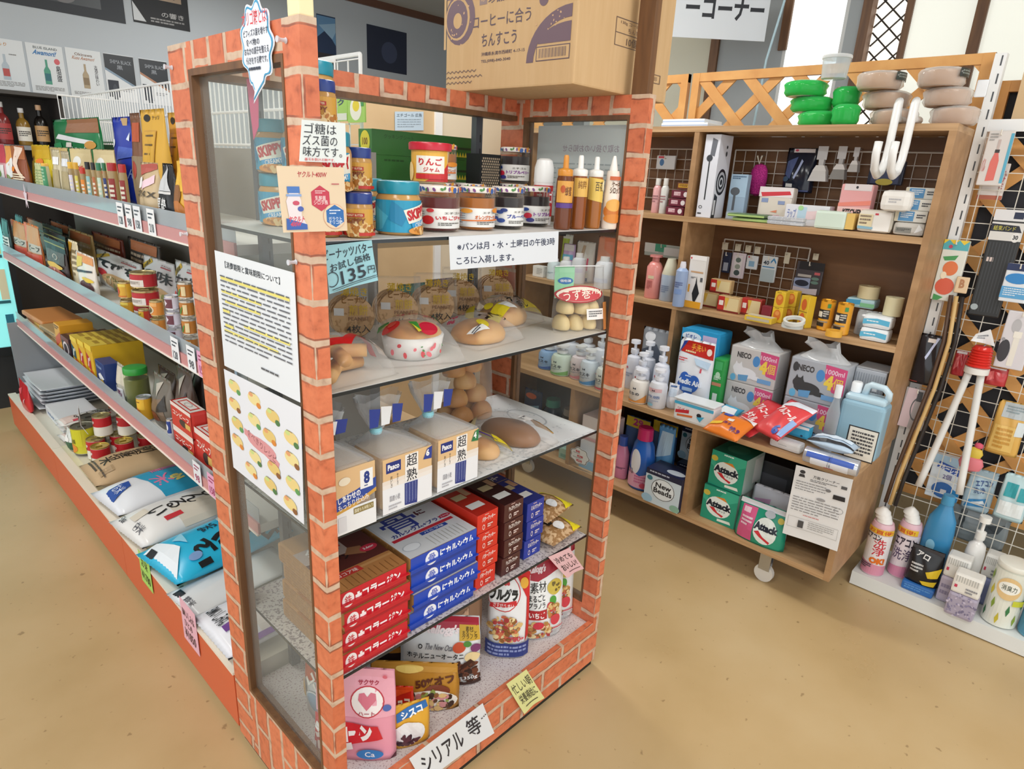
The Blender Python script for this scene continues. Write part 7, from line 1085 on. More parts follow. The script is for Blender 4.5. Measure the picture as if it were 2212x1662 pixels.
# left part of the middle shelf seen through the right glass
for k, (S, c, g, cap, lab) in enumerate((((1.86, 1.1943, 0.9025, -1.5708, 0.066, 0.0516), '#e6e6e6', [('l', '#b0b0b0', 4, .4, .2, .9, .8)], False, 'small white carton at the far left of the middle shelf, behind the glass'), ((1.85, 1.112, 0.9025, -1.5708, 0.0695, 0.0953), '#d0e0e8', [('l', '#a0b8c4', 2, .3, .3, .7, .5)], True, 'pale blue cylinder bottle behind the right glass'), ((1.845, 1.0351, 0.9025, -1.5708, 0.0588, 0.1135), '#e2e4ec', [('e', '#d88a8a', .4, .8, .2, .08), ('l', '#6a6a7a', 2, .3, .5, .7, .6)], True, 'white bottle with a pink spot behind the right glass'), ((1.86, 0.9741, 0.9025, -1.5708, 0.0655, 0.1367), '#dcdfe8', [('r', '#c8c4dc', 0, .5, 1, .8)], True, 'lilac-banded bottle behind the right glass'), ((1.85, 0.8293, 0.9025, -1.5708, 0.0818, 0.1381), '#e8eaf4', [('r', '#d0d4e8', .1, .1, .9, .4)], True, 'round-shouldered white bottle under the orange pack'), ((1.85, 0.7341, 0.9025, -1.5708, 0.0489, 0.1379), '#dfe8f0', [('e', '#4a90d0', .5, .3, .3, .1)], True, 'white bottle with a blue mark next to the right brick post'))):
    if cap: bottle('lotion_bottle', lab, 'bottle', S, c, [(.95, 0), (1, .02), (1, .72), (.85, .82), (.5, .86)], g, [(.5, .86), (.52, .87), (.5, 1)], '#f0f0f2')
    else: carton('lotion_carton', lab, 'carton', S, .04, c, g)
for k, (S, c, g, lab) in enumerate((((1.95, 1.114, 1.064, -1.5708, 0.064, 0.041), '#d8dcd4', [('r', '#b0cc3a', 0, .1, .7, .9)], 'white pack with a lime panel above the bottles behind the glass'), ((1.93, 1.085, 0.965, -1.5708, 0.076, 0.102), '#c8a8d8', [('r', '#e0dcE4'.lower(), .1, .8, .9, .98), ('r', '#5aa8c8', .1, .56, .9, .7), ('e', '#e8a0d8', .7, .45, .2, .12)], 'lilac and blue refill pack behind the right glass'), ((1.93, 0.987, 0.997, -1.5708, 0.112, 0.091), '#d0ccc8', [('r', '#a88a6a', .35, .3, .5, .9), ('r', '#c84a6a', .7, .3, .78, .6), ('r', '#e0d8b8', .2, .12, .8, .24), ('r', '#26306a', .2, 0, .8, .12)], 'cream and navy refill pack behind the right glass'), ((1.93, 0.8665, 1.012, -1.5708, 0.111, 0.109), '#d88a6a', [('p', '#e0703a', [(.3, .98), (1, .98), (.95, .6), (.4, .75)]), ('e', '#d8c4bc', .4, .35, .2, .2), ('e', '#d8c4bc', .75, .35, .16, .22), ('r', '#b8564a', .2, .24, .7, .3)], 'orange-topped refill pack behind the right glass'))):
    pouch('refill_pouch', lab, 'packet', (S[0], S[1], ZM, GR), .05, c, g, w=S[4], h=S[2]+S[5]-ZM, seed=220+k)
# --- ledge (z = .529)
PUMP = [(.95, 0), (1, .02), (1, .56), (.85, .66), (.4, .70), (.38, .73)]; PCAP = [(.5, .73), (.52, .735), (.52, .82), (.18, .83), (.18, .93), (.6, .935), (.6, 1.0), (.2, 1.0)]
pumps = [((1.66, 0.9613, 0.5295, -1.5708, 0.0929, 0.1222), '#8fb4e0', '#3a6ac0', 'blue pump bottle behind the right glass, left of the row'), ((1.64, 0.8495, 0.5295, -1.5708, 0.0963, 0.1328), '#cfe0d4', '#7ab86a', 'white pump bottle with a green foot behind the glass'), ((1.67, 0.7844, 0.5295, -1.5708, 0.0832, 0.1466), '#e8dcE2'.lower(), '#d88a9a', 'white pump bottle with a pink label behind the glass'), ((1.625, 0.6967, 0.5295, -1.5708, 0.0821, 0.1529), '#d4e0ee', '#3a8ac8', 'white pump bottle with a blue foot behind the glass'), ((1.62, 0.6089, 0.5295, -1.5708, 0.0811, 0.1381), '#e0e6e2', '#c84a5a', 'white pump bottle with a red stripe next to the right brick post')]
for S, c, c2, lab in pumps:
    bottle('pump_bottle', lab, 'bottle', S, c, PUMP, [('p', c2, [(0, 0), (1, 0), (1, .30), (.5, .12), (0, .1)]), ('t', '#2a3444', 'セスキ', .25, .45, .75, .65, {'b': .03}), ('e', '#c8323c', .2, .85, .06, .05), ('p', '#2a3444', [(.44, .9), (.5, .82), (.56, .9), (.56, .76), (.5, .8), (.44, .76)]), ('l', '#8a96a8', 2, .25, .3, .75, .4)], PCAP, '#eef2f8', (.04, .56), 'pump bottles', capname='pump_head')
back = [((1.74, 0.9955, 0.5295, -1.5708, 0.0803, 0.1466), 1), ((1.73, 0.8919, 0.5295, -1.5708, 0.0877, 0.1821), 2), ((1.74, 0.8058, 0.5295, -1.5708, 0.0791, 0.194), 3), ((1.73, 0.7155, 0.5295, -1.5708, 0.0759, 0.2015), 4), ((1.72, 0.6288, 0.5295, -1.5708, 0.0728, 0.2089), 5), ((1.76, 0.5633, 0.5295, -1.5708, 0.0661, 0.2069), 6), ((1.74, 0.4807, 0.5295, -1.5708, 0.0634, 0.2139), 7), ((1.7, 0.3955, 0.5295, -1.5708, 0.0649, 0.2197), 8), ((1.66, 0.4441, 0.5295, -1.5708, 0.0662, 0.1813), 9)]
ords = ('first', 'second', 'third', 'fourth', 'fifth', 'sixth', 'seventh', 'eighth', 'ninth')
for S, k in back:
    bottle('pump_bottle', ords[k-1]+' plain white pump bottle along the back row on the low unit', 'bottle', S, '#dfe3ee', PUMP, [('e', '#c8707a', .4, .8, .06, .05), ('l', '#a8b0c4', 2, .3, .4, .7, .6)], PCAP, '#e9edf6', (.04, .56), 'pump bottles', capname='pump_head')
bottle('pump_bottle', 'white pump bottle with an orange foot just right of the brick post', 'bottle', (1.625, 0.4409, 0.5295, -1.5708, 0.079, 0.1312), '#e6e2dc', PUMP, [('p', '#d8924a', [(0, 0), (1, 0), (1, .5), (.6, .1), (0, .12)]), ('t', '#2a3444', 'えちの', .2, .42, .7, .6, {'b': .03}), ('p', '#2a3444', [(.44, .9), (.5, .82), (.56, .9), (.56, .76), (.5, .8), (.44, .76)])], PCAP, '#e9edf6', (.04, .56), 'pump bottles', capname='pump_head')
bottle('pump_bottle', 'frosted pump bottle with a pink label at the front of the ledge', 'bottle', (1.615, 0.3508, 0.5295, -1.5708, 0.0711, 0.1517), '#dde0e8', PUMP, [('r', '#e0b8c0', .15, .78, .85, .96), ('p', '#2a3444', [(.44, .9), (.5, .84), (.56, .9), (.56, .80), (.5, .83), (.44, .80)]), ('t', '#5a7ab0', '敏感', .2, .45, .8, .6), ('l', '#a8b4cc', 2, .25, .2, .75, .35), ('e', '#8ac0d8', .4, .12, .15, .08)], PCAP, '#e9edf6', (.04, .56), 'pump bottles', capname='pump_head')
pouch('refill_pouch', 'plain white refill pouch beside the frosted pump bottle', 'packet', (1.66, 0.3077, 0.5295, -1.5708, 0.0453, 0.098), .05, '#e6e9f0', [('r', '#c8d8ea', .3, .5, .9, .8), ('p', '#4a6a9a', [(.2, .9), (.8, .94), (.8, .86), (.2, .84)])], seed=230)
pouch('refill_pouch', 'grey refill bag with a dark flap behind the pump bottles', 'packet', (1.8, 0.4916, 0.5295, -1.5708, 0.1306, 0.2554), .06, '#8a9098', [('p', '#4a5260', [(0, .6), (.6, .75), (1, .5), (1, .3), (.3, .5)]), ('e', '#d8dce2', .3, .85, .2, .08)], seed=231)
pouch('refill_pouch', 'white hand soap refill pouch with a blue splash and a red head panel', 'packet', (1.71, 0.2505, 0.5295, -1.5708, 0.1527, 0.2719), .06, '#e4e9f0', [('p', '#b8241c', [(.06, .80), (.98, .76), (.98, .97), (.22, .97)]), ('t', '#e8b03a', '手洗い', .34, .84, .74, .94, {'b': .05}), ('l', '#e8d0a0', 1, .2, .79, .7, .83), ('e', '#e8d8d0', .86, .86, .07, .05), ('p', '#2a3f94', [(.02, .76), (.06, .80), (.22, .97), (.10, .95)]), ('e', '#2f62b8', .46, .37, .30, .13), ('e', '#2f62b8', .34, .45, .12, .08), ('e', '#2f62b8', .62, .43, .14, .08), ('e', '#2f62b8', .5, .27, .13, .07), ('t', '#e6eef8', 'Medic Aid', .16, .36, .82, .44, {'b': .04}), ('l', '#cfe0f4', 1, .36, .46, .60, .49), ('r', '#a8c4e4', .34, .27, .62, .32), ('l', '#c83a44', 2, .08, .66, .32, .72), ('p', '#bcd4ea', [(.5, .75), (.95, .72), (.9, .62), (.6, .66)]), ('p', '#c84a5a', [(.72, .56), (.76, .56), (.76, .62), (.72, .62)])], seed=232)
carton('wipes_pack', 'sky blue wipes pack lying high behind the hand soap pouch', 'wipes', (1.79, 0.2788, 0.5295, -1.5708, 0.1566, 0.2997), .12, '#2f9ad0', [('r', '#2f9ad0', 0, 0, 1, 1), ('e', '#e0eef8', .28, .9, .26, .06), ('t', '#2a4a9a', 'ビオレ', .12, .88, .42, .93, {'b': .03}), ('r', '#c8b8d8', .58, .86, .95, .95)], bev=.012)
carton('wipes_pack', 'green wipes pack standing behind the hand soap pouch', 'wipes', (1.77, 0.1746, 0.5295, -1.5708, 0.0468, 0.2141), .10, '#2f9a4a', [('r', '#4ab06a', .2, .8, .8, .95), ('e', '#b8e0c0', .5, .7, .2, .06), ('r', '#c8886a', .1, .5, .9, .56), ('r', '#dfe8e0', .3, .2, .7, .36), ('l', '#dff0e0', 3, .2, .6, .8, .68)], bev=.006)
def tissue(S, label, dark):
    w, h = S[4], S[5]; e = empty('tissue_bundle', label, 'tissues', S[:3], GR, 'tissue bundles'); bc = '#c8c4c0' if not dark else '#a9adb4'
    for k in range(2):
        o = rbox('tissue_box', -w/2, 0, k*h*.5+.0004, w/2, .105, (k+1)*h*.5-.0006, M(bc, .4), .004, e)
        pl = plane((-w/2, 0, k*h*.5), (w, 0, 0), (0, 0, h*.5)); blob = '#e6e6e8' if not dark else '#1c1c20'
        g = [('t', '#3a3838', 'NECO', .14, .70, .44, .86, {'b': .05}), ('e', '#3f8ac8', .56, .68, .075, .15), ('p', '#d2407a', [(.62, .98), (1, .94), (1, .30), (.80, .34), (.64, .66)]), ('t', '#f0d040', '4', .64, .38, .80, .74, {'b': .07}), ('t', '#f0d040', '個', .80, .42, .96, .70), ('t', '#f0d8e4', '1000ml', .64, .76, .96, .88), ('e', blob, .36, .30, .24, .15), ('e', blob, .20, .40, .11, .13), ('p', blob, [(.12, .48), (.15, .60), (.19, .50)]), ('p', blob, [(.21, .50), (.26, .60), (.28, .48)]), ('e', blob, .58, .22, .12, .06), ('p', '#5a9ac8', [(.22, .22), (.44, .26), (.42, .08), (.24, .06)]), ('e', '#5ab0d8', .12, .12, .06, .1), ('r', '#6aa0d0', .64, .12, .92, .24)]
        if dark: g.append(('e', '#2a2a2e', .10, .78, .05, .12))
        decal(o, pl, g)
    rbox('wrapping', -w/2-.002, -.002, 0, w/2+.002, .108, h+.002, FILM('#fbfcfe', .02, .05, .3), .005, e)
    ring1 = [[(w*.42*cos(t)*1.1, .05+.045*sin(t), h+.001) for t in [2*pi*j/16 for j in range(16)]], [(w*.2*cos(t)*(1+.3*(j % 2)), .05+.02*sin(t), h+.03) for j, t in enumerate([2*pi*j/16 for j in range(16)])], [(-.02+w*.26*cos(t)*(1+.2*(j % 2)), .045+.025*sin(t)*(1+.4*(j % 3)), h+.058+.010*sin(3*t)) for j, t in enumerate([2*pi*j/16 for j in range(16)])]]
    loft('knotted_handle', ring1, FILM('#eef0f2', .34, .08, .5), e, False)
S1 = (1.77, 0.0576, 0.5295, -1.5708, 0.1794, 0.273); tissue(S1, 'wrapped tissue bundle with a white cat shape and a pink panel', False)
S2 = (1.75, -0.1569, 0.5295, -1.5708, 0.1845, 0.2856); tissue(S2, 'wrapped tissue bundle with a black cat shape and a pink panel', True)
carton('striped_carton', 'grey vertically striped carton behind the blue jug', 'carton', (1.84, -0.3198, 0.5295, -1.5708, 0.0961, 0.2796), .12, '#a9aeb6', [('r', '#8a9098', .04+k*.08, .05, .08+k*.08, .95) for k in range(12)]+[('r', '#d8dade', .65, .75, .8, .85), ('e', '#7a8088', .5, .2, .2, .14)], [('r', '#c4c8ce', 0, 0, 1, 1)], bev=.004)
bottle('clear_bottle', 'small clear bottle with a white cap in front of the black-cat tissues', 'bottle', (1.7, -0.2707, 0.5295, -1.5708, 0.039, 0.2339), '#b8c0c8', [(.9, 0), (1, .02), (1, .6), (.5, .78), (.45, .82)], [], [(.55, .82), (.57, .83), (.55, 1)], '#e8ecf0', m=FILM('#cfd6dc', .35, .05, .5))
# jug
S = (1.7, -0.3512, 0.5295, -1.5708, 0.1341, 0.2478); w, h = S[4], S[5]; jg = empty('liquid_jug', 'translucent blue liquid jug with a white cap and a handle', 'jug', (S[0], S[1], ZL), GR)
rbox('jug_body', -w/2, 0, 0, w/2, .085, h*.78, M('#8fb4c8', .25), .016, jg, 3); rbox('jug_shoulder', -w*.46, .006, h*.76, w*.46, .079, h*.86, M('#b4cfdd', .25), .014, jg, 3)
m = MB(); hp = [(-w*.10, h*.84), (-w*.06, h*.97), (w*.02, h*1.0), (w*.30, h*.99), (w*.42, h*.93), (w*.43, h*.84)]; m.path([(x, .042, z) for x, z in hp], .011, 0, 10); m.build('handle', M('#c2d8e4', .25), jg, True)
lathe('cap', [(.015, h*.86), (.0165, h*.865), (.0165, h*.98), (.014, h*1.0)], M('#e9eef2', .3), jg, 20, -w*.30, .042)
decal(jg, plane((-w/2, 0, 0), (w, 0, 0), (0, 0, h*.78)), [('r', '#26282c', .30, .0, .98, .58), ('r', '#e4e2d8', .33, .02, .96, .56), ('l', '#4a4a4c', 7, .4, .06, .9, .5)])
o = carton('wipes_tub', 'white lidded wipes tub with red and blue print at the front of the ledge', 'wipes', (1.61, 0.1737, 0.5295, -1.5708, 0.156, 0.0793), .07, '#e6eaee', [('r', '#4ab0d8', 0, .78, 1, .92), ('p', '#c8323c', [(.05, .5), (.4, .62), (.4, .46), (.05, .34)]), ('p', '#d8703a', [(.1, .3), (.5, .4), (.5, .3), (.1, .2)]), ('e', '#2a2e36', .66, .5, .06, .1), ('p', '#4ab0d8', [(.6, .4), (.8, .5), (.7, .2)]), ('t', '#c83a4a', 'ワイド', .1, .54, .4, .66)], [('p', '#d8303a', [(.1, .2), (.9, .3), (.9, .5), (.1, .4)]), ('p', '#4ab0d8', [(0, .6), (1, .7), (1, .9), (0, .9)])], bev=.010)
rbox('lid', -(1.61, 0.1737, 0.5295, -1.5708, 0.156, 0.0793)[4]/2-.003, -.003, (1.61, 0.1737, 0.5295, -1.5708, 0.156, 0.0793)[5], (1.61, 0.1737, 0.5295, -1.5708, 0.156, 0.0793)[4]/2+.003, .073, (1.61, 0.1737, 0.5295, -1.5708, 0.156, 0.0793)[5]+.007, M('#dfe6ec', .3), .003, o)
def wpack(label, px, w, l, d, c, g, rz, seed, z=0, grp=None, tilt=0): return pillow('wipes_pack', label, 'wipes', (px[0], px[1], ZL+.0004+z), w, l, d, c, g, rz, tilt, 0, grp, seed, .06)
wpack('sky blue wipes pack lying behind the white wipes tub', (1.699, 0.119, 0.575), .13, .11, .042, '#3aa4cc', [('e', '#26303a', .4, .7, .14, .1), ('p', '#dfe8ee', [(.5, .2), (.95, .3), (.9, .7), (.55, .6)]), ('t', '#c83a4a', 'おしり', .1, .3, .45, .5, {'b': .04}), ('p', '#dfe8ee', [(0, .0), (.3, .0), (.2, .2), (0, .25)])], GR, 240, .0, None, .22)
wpack('orange wipes pack with purple and yellow print on the ledge', (1.581, 0.011, 0.555), .14, .125, .045, '#df7a2c', [('e', '#3a4aa8', .3, .8, .14, .1), ('r', '#e8e0d8', .42, .52, .6, .62), ('t', '#5a2a6a', '厚手', .40, .34, .62, .46, {'b': .04}), ('p', '#e8c03a', [(.1, .2), (.4, .3), (.4, .4), (.1, .34)]), ('t', '#5a2a6a', '99.9', .66, .18, .92, .34, {'b': .04}), ('p', '#e0e0e4', [(.6, .9), (1, .8), (1, 1), (.6, 1)])], GR-.15, 241, 0, None, .34)
wpack('red wipes pack with white letters at the front of the ledge', (1.645, -0.084, 0.56), .125, .19, .04, '#cf3a40', [('t', '#f0dede', 'アルコール', .14, .54, .92, .70, {'b': .04, 'rot': -20}), ('t', '#f0dede', 'タオル', .2, .30, .7, .46, {'b': .04, 'rot': -20}), ('p', '#e0705a', [(.1, .1), (.6, .06), (.5, .2), (.14, .24)]), ('l', '#f0c8c8', 2, .2, .2, .8, .28)], GR-.45, 242, 0, None, .48)
wpack('red and white wipes pack marked 6 propped behind the front red pack', (1.678, -0.128, 0.6), .125, .18, .04, '#d8484c', [('p', '#dfe4ee', [(0, .7), (.3, 1), (1, 1), (1, .86), (.5, .8)]), ('t', '#f0e0e0', 'アルコール', .1, .5, .9, .66, {'b': .05, 'rot': -16}), ('t', '#3a5ab0', '6', .62, .08, .82, .28, {'b': .06}), ('r', '#8aa8d8', .84, .1, .98, .5)], GR-.45, 243, .03, None, .55)
for k, (c, lab) in enumerate((('#dfe2e4', 'white cotton pack under the bright cyan pack on the ledge'), ('#3aa8d4', 'bright cyan pack on top of the white cotton pack'))):
    carton('cotton_pack', lab, 'pack', (1.618+.004*k, -.165, ZL, GR-.04), .045, c, [('p', '#eef2f4', [(.0, .7), (1, .8), (1, 1), (0, 1)]), ('e', '#1f3a5a', .8, .25, .04, .08)] if k else [('l', '#a8acb0', 1, .3, .4, .7, .5)], [('p', '#e4eef4', [(0, .3), (1, .2), (1, 1), (0, 1)]), ('p', '#3aa8d4', [(0, 0), (1, 0), (1, .2), (0, .3)])] if k else (), bev=.010, w=.105, h=.034+.010*k, dz=.0004+.0346*k)
S = (1.598, -0.333, 0.55)
o = lathe('foil_roll', [(.0245, 0), (.026, .002), (.026, .158), (.0245, .16), (.012, .161)], M('#c8ccd6', .2, .5), None, 24); o.location = (1.640, -.248, ZL+.0265); o.rotation_euler = (pi/2, 0, .06); tag(o, 'silver-blue wrapped roll lying at the front edge of the ledge', 'roll')
o.location = (1.632, -.232, ZL+.0265); decal(o, cyl(.0262, .01, .15, 130, 0, 0, 200), [('r', '#3a5ab0', 0, .0, .3, 1), ('r', '#e0e4ee', .3, .1, .9, .9), ('t', '#2a3a6a', 'トクコール', .45, .2, .62, .8, {'rot': 90}), ('r', '#c83a4a', .7, .4, .8, .6)])
pillow('foil_pack', 'silver and pale blue wrapped pack lying on the silver roll', 'pack', (1.665, -.300, ZL+.0535), .14, .085, .042, '#b4c8dc', [('r', '#6a7078', 0, .8, 1, 1), ('p', '#26282e', [(0, .06), (1, .16), (1, .26), (0, .18)]), ('p', '#d4e4f4', [(.1, .3), (.9, .4), (.9, .7), (.1, .6)]), ('l', '#3a4048', 1, .3, .6, .8, .7)], GR, 0, 0, None, 244, rough=.15)
# --- floor level of the low unit (z = .156)
bottle('spray_bottle', 'blue and pink softener bottle with a magenta cap', 'bottle', (1.63, 0.3907, 0.1565, -1.5708, 0.1065, 0.2676), '#2a62b8', [(.9, 0), (1, .03), (1, .50), (.84, .72), (.62, .80)], [('e', '#dfe2ea', .42, .62, .18, .30), ('p', '#e0a8c4', [(0, 0), (1, 0), (1, .42), (.6, .3), (0, .46)]), ('t', '#2a2a3a', 'まいふ', .08, .30, .4, .44, {'b': .03}), ('l', '#c86a9a', 3, .45, .1, .9, .3), ('e', '#c8446a', .75, .08, .12, .06)], [(.58, .80), (.62, .805), (.60, .98), (.5, 1)], '#c82a6a', (.04, .72), sy=.7)
bottle('spray_bottle', 'pink softener bottle half behind the brick post', 'bottle', (1.66, 0.5004, 0.1565, -1.5708, 0.0671, 0.1891), '#d88ab0', [(.9, 0), (1, .03), (1, .6), (.6, .78)], [('l', '#5a3a5a', 2, .4, .2, .9, .3)], [(.55, .78), (.58, .785), (.55, 1)], '#3a5ab0', sy=.7)
pouch('refill_pouch', 'sky blue refill pouch with black letters behind the softener bottle', 'packet', (1.68, 0.312, 0.1565, -1.5708, 0.0789, 0.2857), .05, '#5a9ad0', [('p', '#b8d8ee', [(.1, .5), (.9, .6), (.9, .9), (.2, .9)]), ('t', '#1c2a3a', 'ボールド', .08, .18, .95, .32, {'b': .05}), ('r', '#2a4a9a', 0, 0, 1, .12)], seed=250)
for k, (S, lab) in enumerate((((1.72, 0.476, 0.339, -1.5708, 0.124, 0.081), 'yellow-topped pack with magenta numbers behind the softener bottle'), ((1.74, 0.359, 0.362, -1.5708, 0.12, 0.069), 'yellow-topped pack with magenta numbers behind the blue pouch'))):
    pouch('powder_pack', lab, 'packet', (S[0], S[1], ZF, GR), .05, '#3a5a8a', [('r', '#c8b02c', 0, .82, 1, 1), ('t', '#a82a7a', '29', .3, .85, .7, .97, {'b': .04}), ('r', '#2a62a8', 0, 0, 1, .5)], 'yellow-topped packs', w=S[4], h=S[2]+S[5]-ZF, seed=251+k)
nb = [('r', '#c8d8e2', 0, 0, 1, .86), ('r', '#1f2440', 0, .84, 1, 1), ('l', '#b8c0d0', 1, .1, .89, .9, .96), ('e', '#e2eaee', .52, .50, .34, .32), ('o', '#2a2e3a', .52, .50, .33, .31, .05), ('t', '#23262e', 'New\nBeads', .26, .36, .78, .68, {'b': .03}), ('e', '#3a7a8a', .12, .74, .08, .07), ('e', '#8ab4a0', .9, .1, .14, .1), ('e', '#9ac0d8', .1, .12, .16, .12)]
S = (1.62, 0.2402, 0.1565, -1.5708, 0.1553, 0.1431); carton('detergent_carton', 'pale blue detergent carton with a dark lid, lower front one', 'detergent', S, .10, '#1f2440', nb, [('r', '#23284a', 0, 0, 1, 1), ('e', '#c8d4e0', .7, .35, .25, .2)], (), (), 'pale blue detergent cartons')
carton('detergent_carton', 'pale blue detergent carton standing on another box behind', 'detergent', (S[0]+.115, S[1]-.03, ZF, GR), .09, '#1f2440', nb, group='pale blue detergent cartons', w=S[4]*.8, h=S[5], dz=S[5]*.80+.001)
carton('detergent_carton', 'pale blue detergent carton hidden under the rear upper one', 'detergent', (S[0]+.115, S[1]-.03, ZF, GR), .09, '#1f2440', nb, group='pale blue detergent cartons', w=S[4]*.8, h=S[5]*.80, dz=.0004)
at = [('r', '#23977a', 0, 0, 1, 1), ('p', '#3aae8e', [(.3, .4), (1, .8), (1, 1), (.6, 1)]), ('p', '#3aae8e', [(.3, .4), (0, .9), (0, .6)]), ('e', '#e4ece8', .48, .46, .36, .30), ('p', '#d8862c', [(.34, .74), (.62, .78), (.72, .68), (.5, .72)]), ('p', '#c82a34', [(.22, .40), (.36, .30), (.62, .20), (.66, .26), (.48, .30), (.36, .42)]), ('t', '#1a2434', 'Attack', .12, .42, .86, .62, {'b': .06}), ('t', '#3a4a5a', 'アタック', .44, .34, .70, .40, {'b': .02}), ('e', '#c8b84a', .1, .78, .1, .08), ('p', '#e4ece0', [(.5, .06), (.9, .08), (.86, .16), (.5, .13)]), ('l', '#d8ece4', 1, .36, .9, .8, .97)]
S = (1.64, 0.0302, 0.1565, -1.5708, 0.1358, 0.2767); hA = S[5]/2
for k in range(2): carton('detergent_carton', ('green detergent carton, lower of the pair', 'green detergent carton, upper of the pair')[k], 'detergent', (S[0]+.008*k, S[1]-.004*k, ZF, GR-.05*k), .14, '#23977a', at, [('r', '#1c6f5c', 0, 0, 1, 1), ('e', '#3a8a74', .5, .5, .3, .3)], (), [('r', '#b8ccc4', 0, 0, 1, 1), ('r', '#e2e6e4', .5, .2, .95, .9)], 'green detergent cartons', w=S[4], h=hA, dz=.0004+k*(hA+.0018))
pouch('refill_pouch', 'green detergent refill pouch with a pink panel at the front', 'packet', (1.602, -0.1358, 0.1565, -1.5708, 0.1812, 0.1538), .06, '#23977a', [('r', '#d8dce4', .02, .86, .98, 1), ('r', '#d45a8a', .10, .04, .40, .84), ('r', '#eec8d8', .14, .68, .28, .80), ('l', '#f0d8e4', 3, .14, .35, .36, .6), ('e', '#e4ece8', .64, .40, .22, .32), ('p', '#c82a34', [(.44, .34), (.56, .24), (.74, .12), (.76, .18), (.62, .26), (.52, .38)]), ('t', '#1a2434', 'Attack', .42, .40, .88, .58, {'b': .06}), ('e', '#c8b84a', .88, .74, .06, .07), ('e', '#b0b8c0', .66, .80, .1, .08)], seed=255)
pouch('refill_pouch', 'white and mauve refill pouch behind the green refill pouch', 'packet', (1.68, -0.13, 0.1565, -1.5708, 0.1496, 0.1823), .06, '#c8cad4', [('r', '#b8c8c0', 0, 0, 1, .4), ('p', '#b890b8', [(.1, .7), (.5, .78), (.5, .66), (.1, .58)]), ('e', '#8a94a4', .62, .55, .14, .14), ('r', '#d05a8a', .3, .38, .5, .5)], seed=256)
carton('dark_box', 'dark grey box at the back of the lower right compartment', 'box', (1.8, -0.0744, 0.1565, -1.5708, 0.1647, 0.2379), .12, '#34363a', [('r', '#4a4c52', .1, .5, .9, .8)])
# lower left, seen through the right glass
carton('tissue_carton', 'pale pink and blue tissue carton behind the right glass', 'carton', (1.63, 0.6121, 0.1565, -1.5708, 0.141, 0.2454), .11, '#dcc8cc', [('r', '#e2d8da', 0, .62, 1, 1), ('r', '#d0a0a8', 0, .56, 1, .60), ('r', '#d8dce4', 0, .2, 1, .54), ('p', '#8ab8d8', [(0, 0), (1, 0), (1, .24), (.5, .16), (0, .2)])])
carton('mint_carton', 'small mint green carton beside the pink tissue carton behind the glass', 'carton', (1.63, 0.7731, 0.1565, -1.5708, 0.0542, 0.0508), .05, '#a4ccc0', [('r', '#7ab0a4', .2, .2, .8, .5)])
bottle('mint_bottle', 'pale mint bottle in the lower left compartment behind the glass', 'bottle', (1.68, 0.8819, 0.1565, -1.5708, 0.0684, 0.0577), '#b8d0cc', [(.9, 0), (1, .05), (.9, .7), (.5, .8)], [], [(.5, .8), (.5, 1)], '#e4e8e8')
pouch('cleaner_pack', 'dark blue pack with an orange spot in the lower left compartment', 'packet', (1.72, 1.0754, 0.1565, -1.5708, 0.1178, 0.2244), .06, '#1f3a6a', [('e', '#e0704a', .4, .85, .3, .06), ('p', '#8ab8e0', [(.1, .5), (.9, .6), (.9, .7), (.1, .6)]), ('l', '#c8d8ee', 3, .1, .2, .9, .45)], seed=260)
bottle('cleaner_bottle', 'teal-capped bottle lying back in the lower left compartment', 'bottle', (1.72, 0.9631, 0.1565, -1.5708, 0.0946, 0.202), '#2a4a6a', [(.95, 0), (1, .02), (1, .7), (.7, .82)], [('r', '#5a8aa8', .2, .3, .8, .7)], [(.7, .82), (.75, .83), (.7, 1)], '#2fa49a')
bottle('cleaner_bottle', 'grey-capped bottle beside the teal-capped one', 'bottle', (1.74, 0.8784, 0.1565, -1.5708, 0.0857, 0.1758), '#3a4454', [(.95, 0), (1, .02), (1, .7), (.7, .82)], [], [(.7, .82), (.75, .83), (.7, 1)], '#a8acb4')
def cloudcard(name, label, p, w, h, rz, col, edge, g, tail=None):
    cl = [(.5+.45*cos(t)*(1+.08*cos(7*t)), .5+.45*sin(t)*(1+.08*cos(7*t))) for t in [2*pi*k/70 for k in range(70)]]
    o = MB().prism([((u-.5)*w, (v-.5)*h) for u, v in cl], 0, .001).build(name, M(col, .5)); o.location = p; o.rotation_euler = (0, 0, rz); tag(o, label, 'price card')
    decal(o, plane((-w/2, -.0002, -h/2), (w, 0, 0), (0, 0, h)), [('p', edge, [(.5+(u-.5)*.96, .5+(v-.5)*.96) for u, v in cl]), ('p', col, [(.5+(u-.5)*.90, .5+(v-.5)*.90) for u, v in cl])]+g); return o
cloudcard('price_card', 'white cloud-shaped price card with red numbers behind the right glass', (1.598, 0.659, 0.221), .115, .085, GR, '#e6eaee', '#4a4e54', [('t', '#c8242c', '¥48', .30, .66, .50, .80, {'b': .04}), ('t', '#c8242c', '¥298', .38, .42, .66, .56, {'b': .04}), ('t', '#c8242c', '¥230', .36, .18, .64, .32, {'b': .04}), ('l', '#4a4e54', 1, .2, .60, .7, .64), ('l', '#4a4e54', 1, .2, .36, .8, .40)])
a, b, c, d = (1.594, -0.224, 0.249), (1.594, -0.4, 0.261), (1.594, -0.396, 0.516), (1.594, -0.222, 0.503)
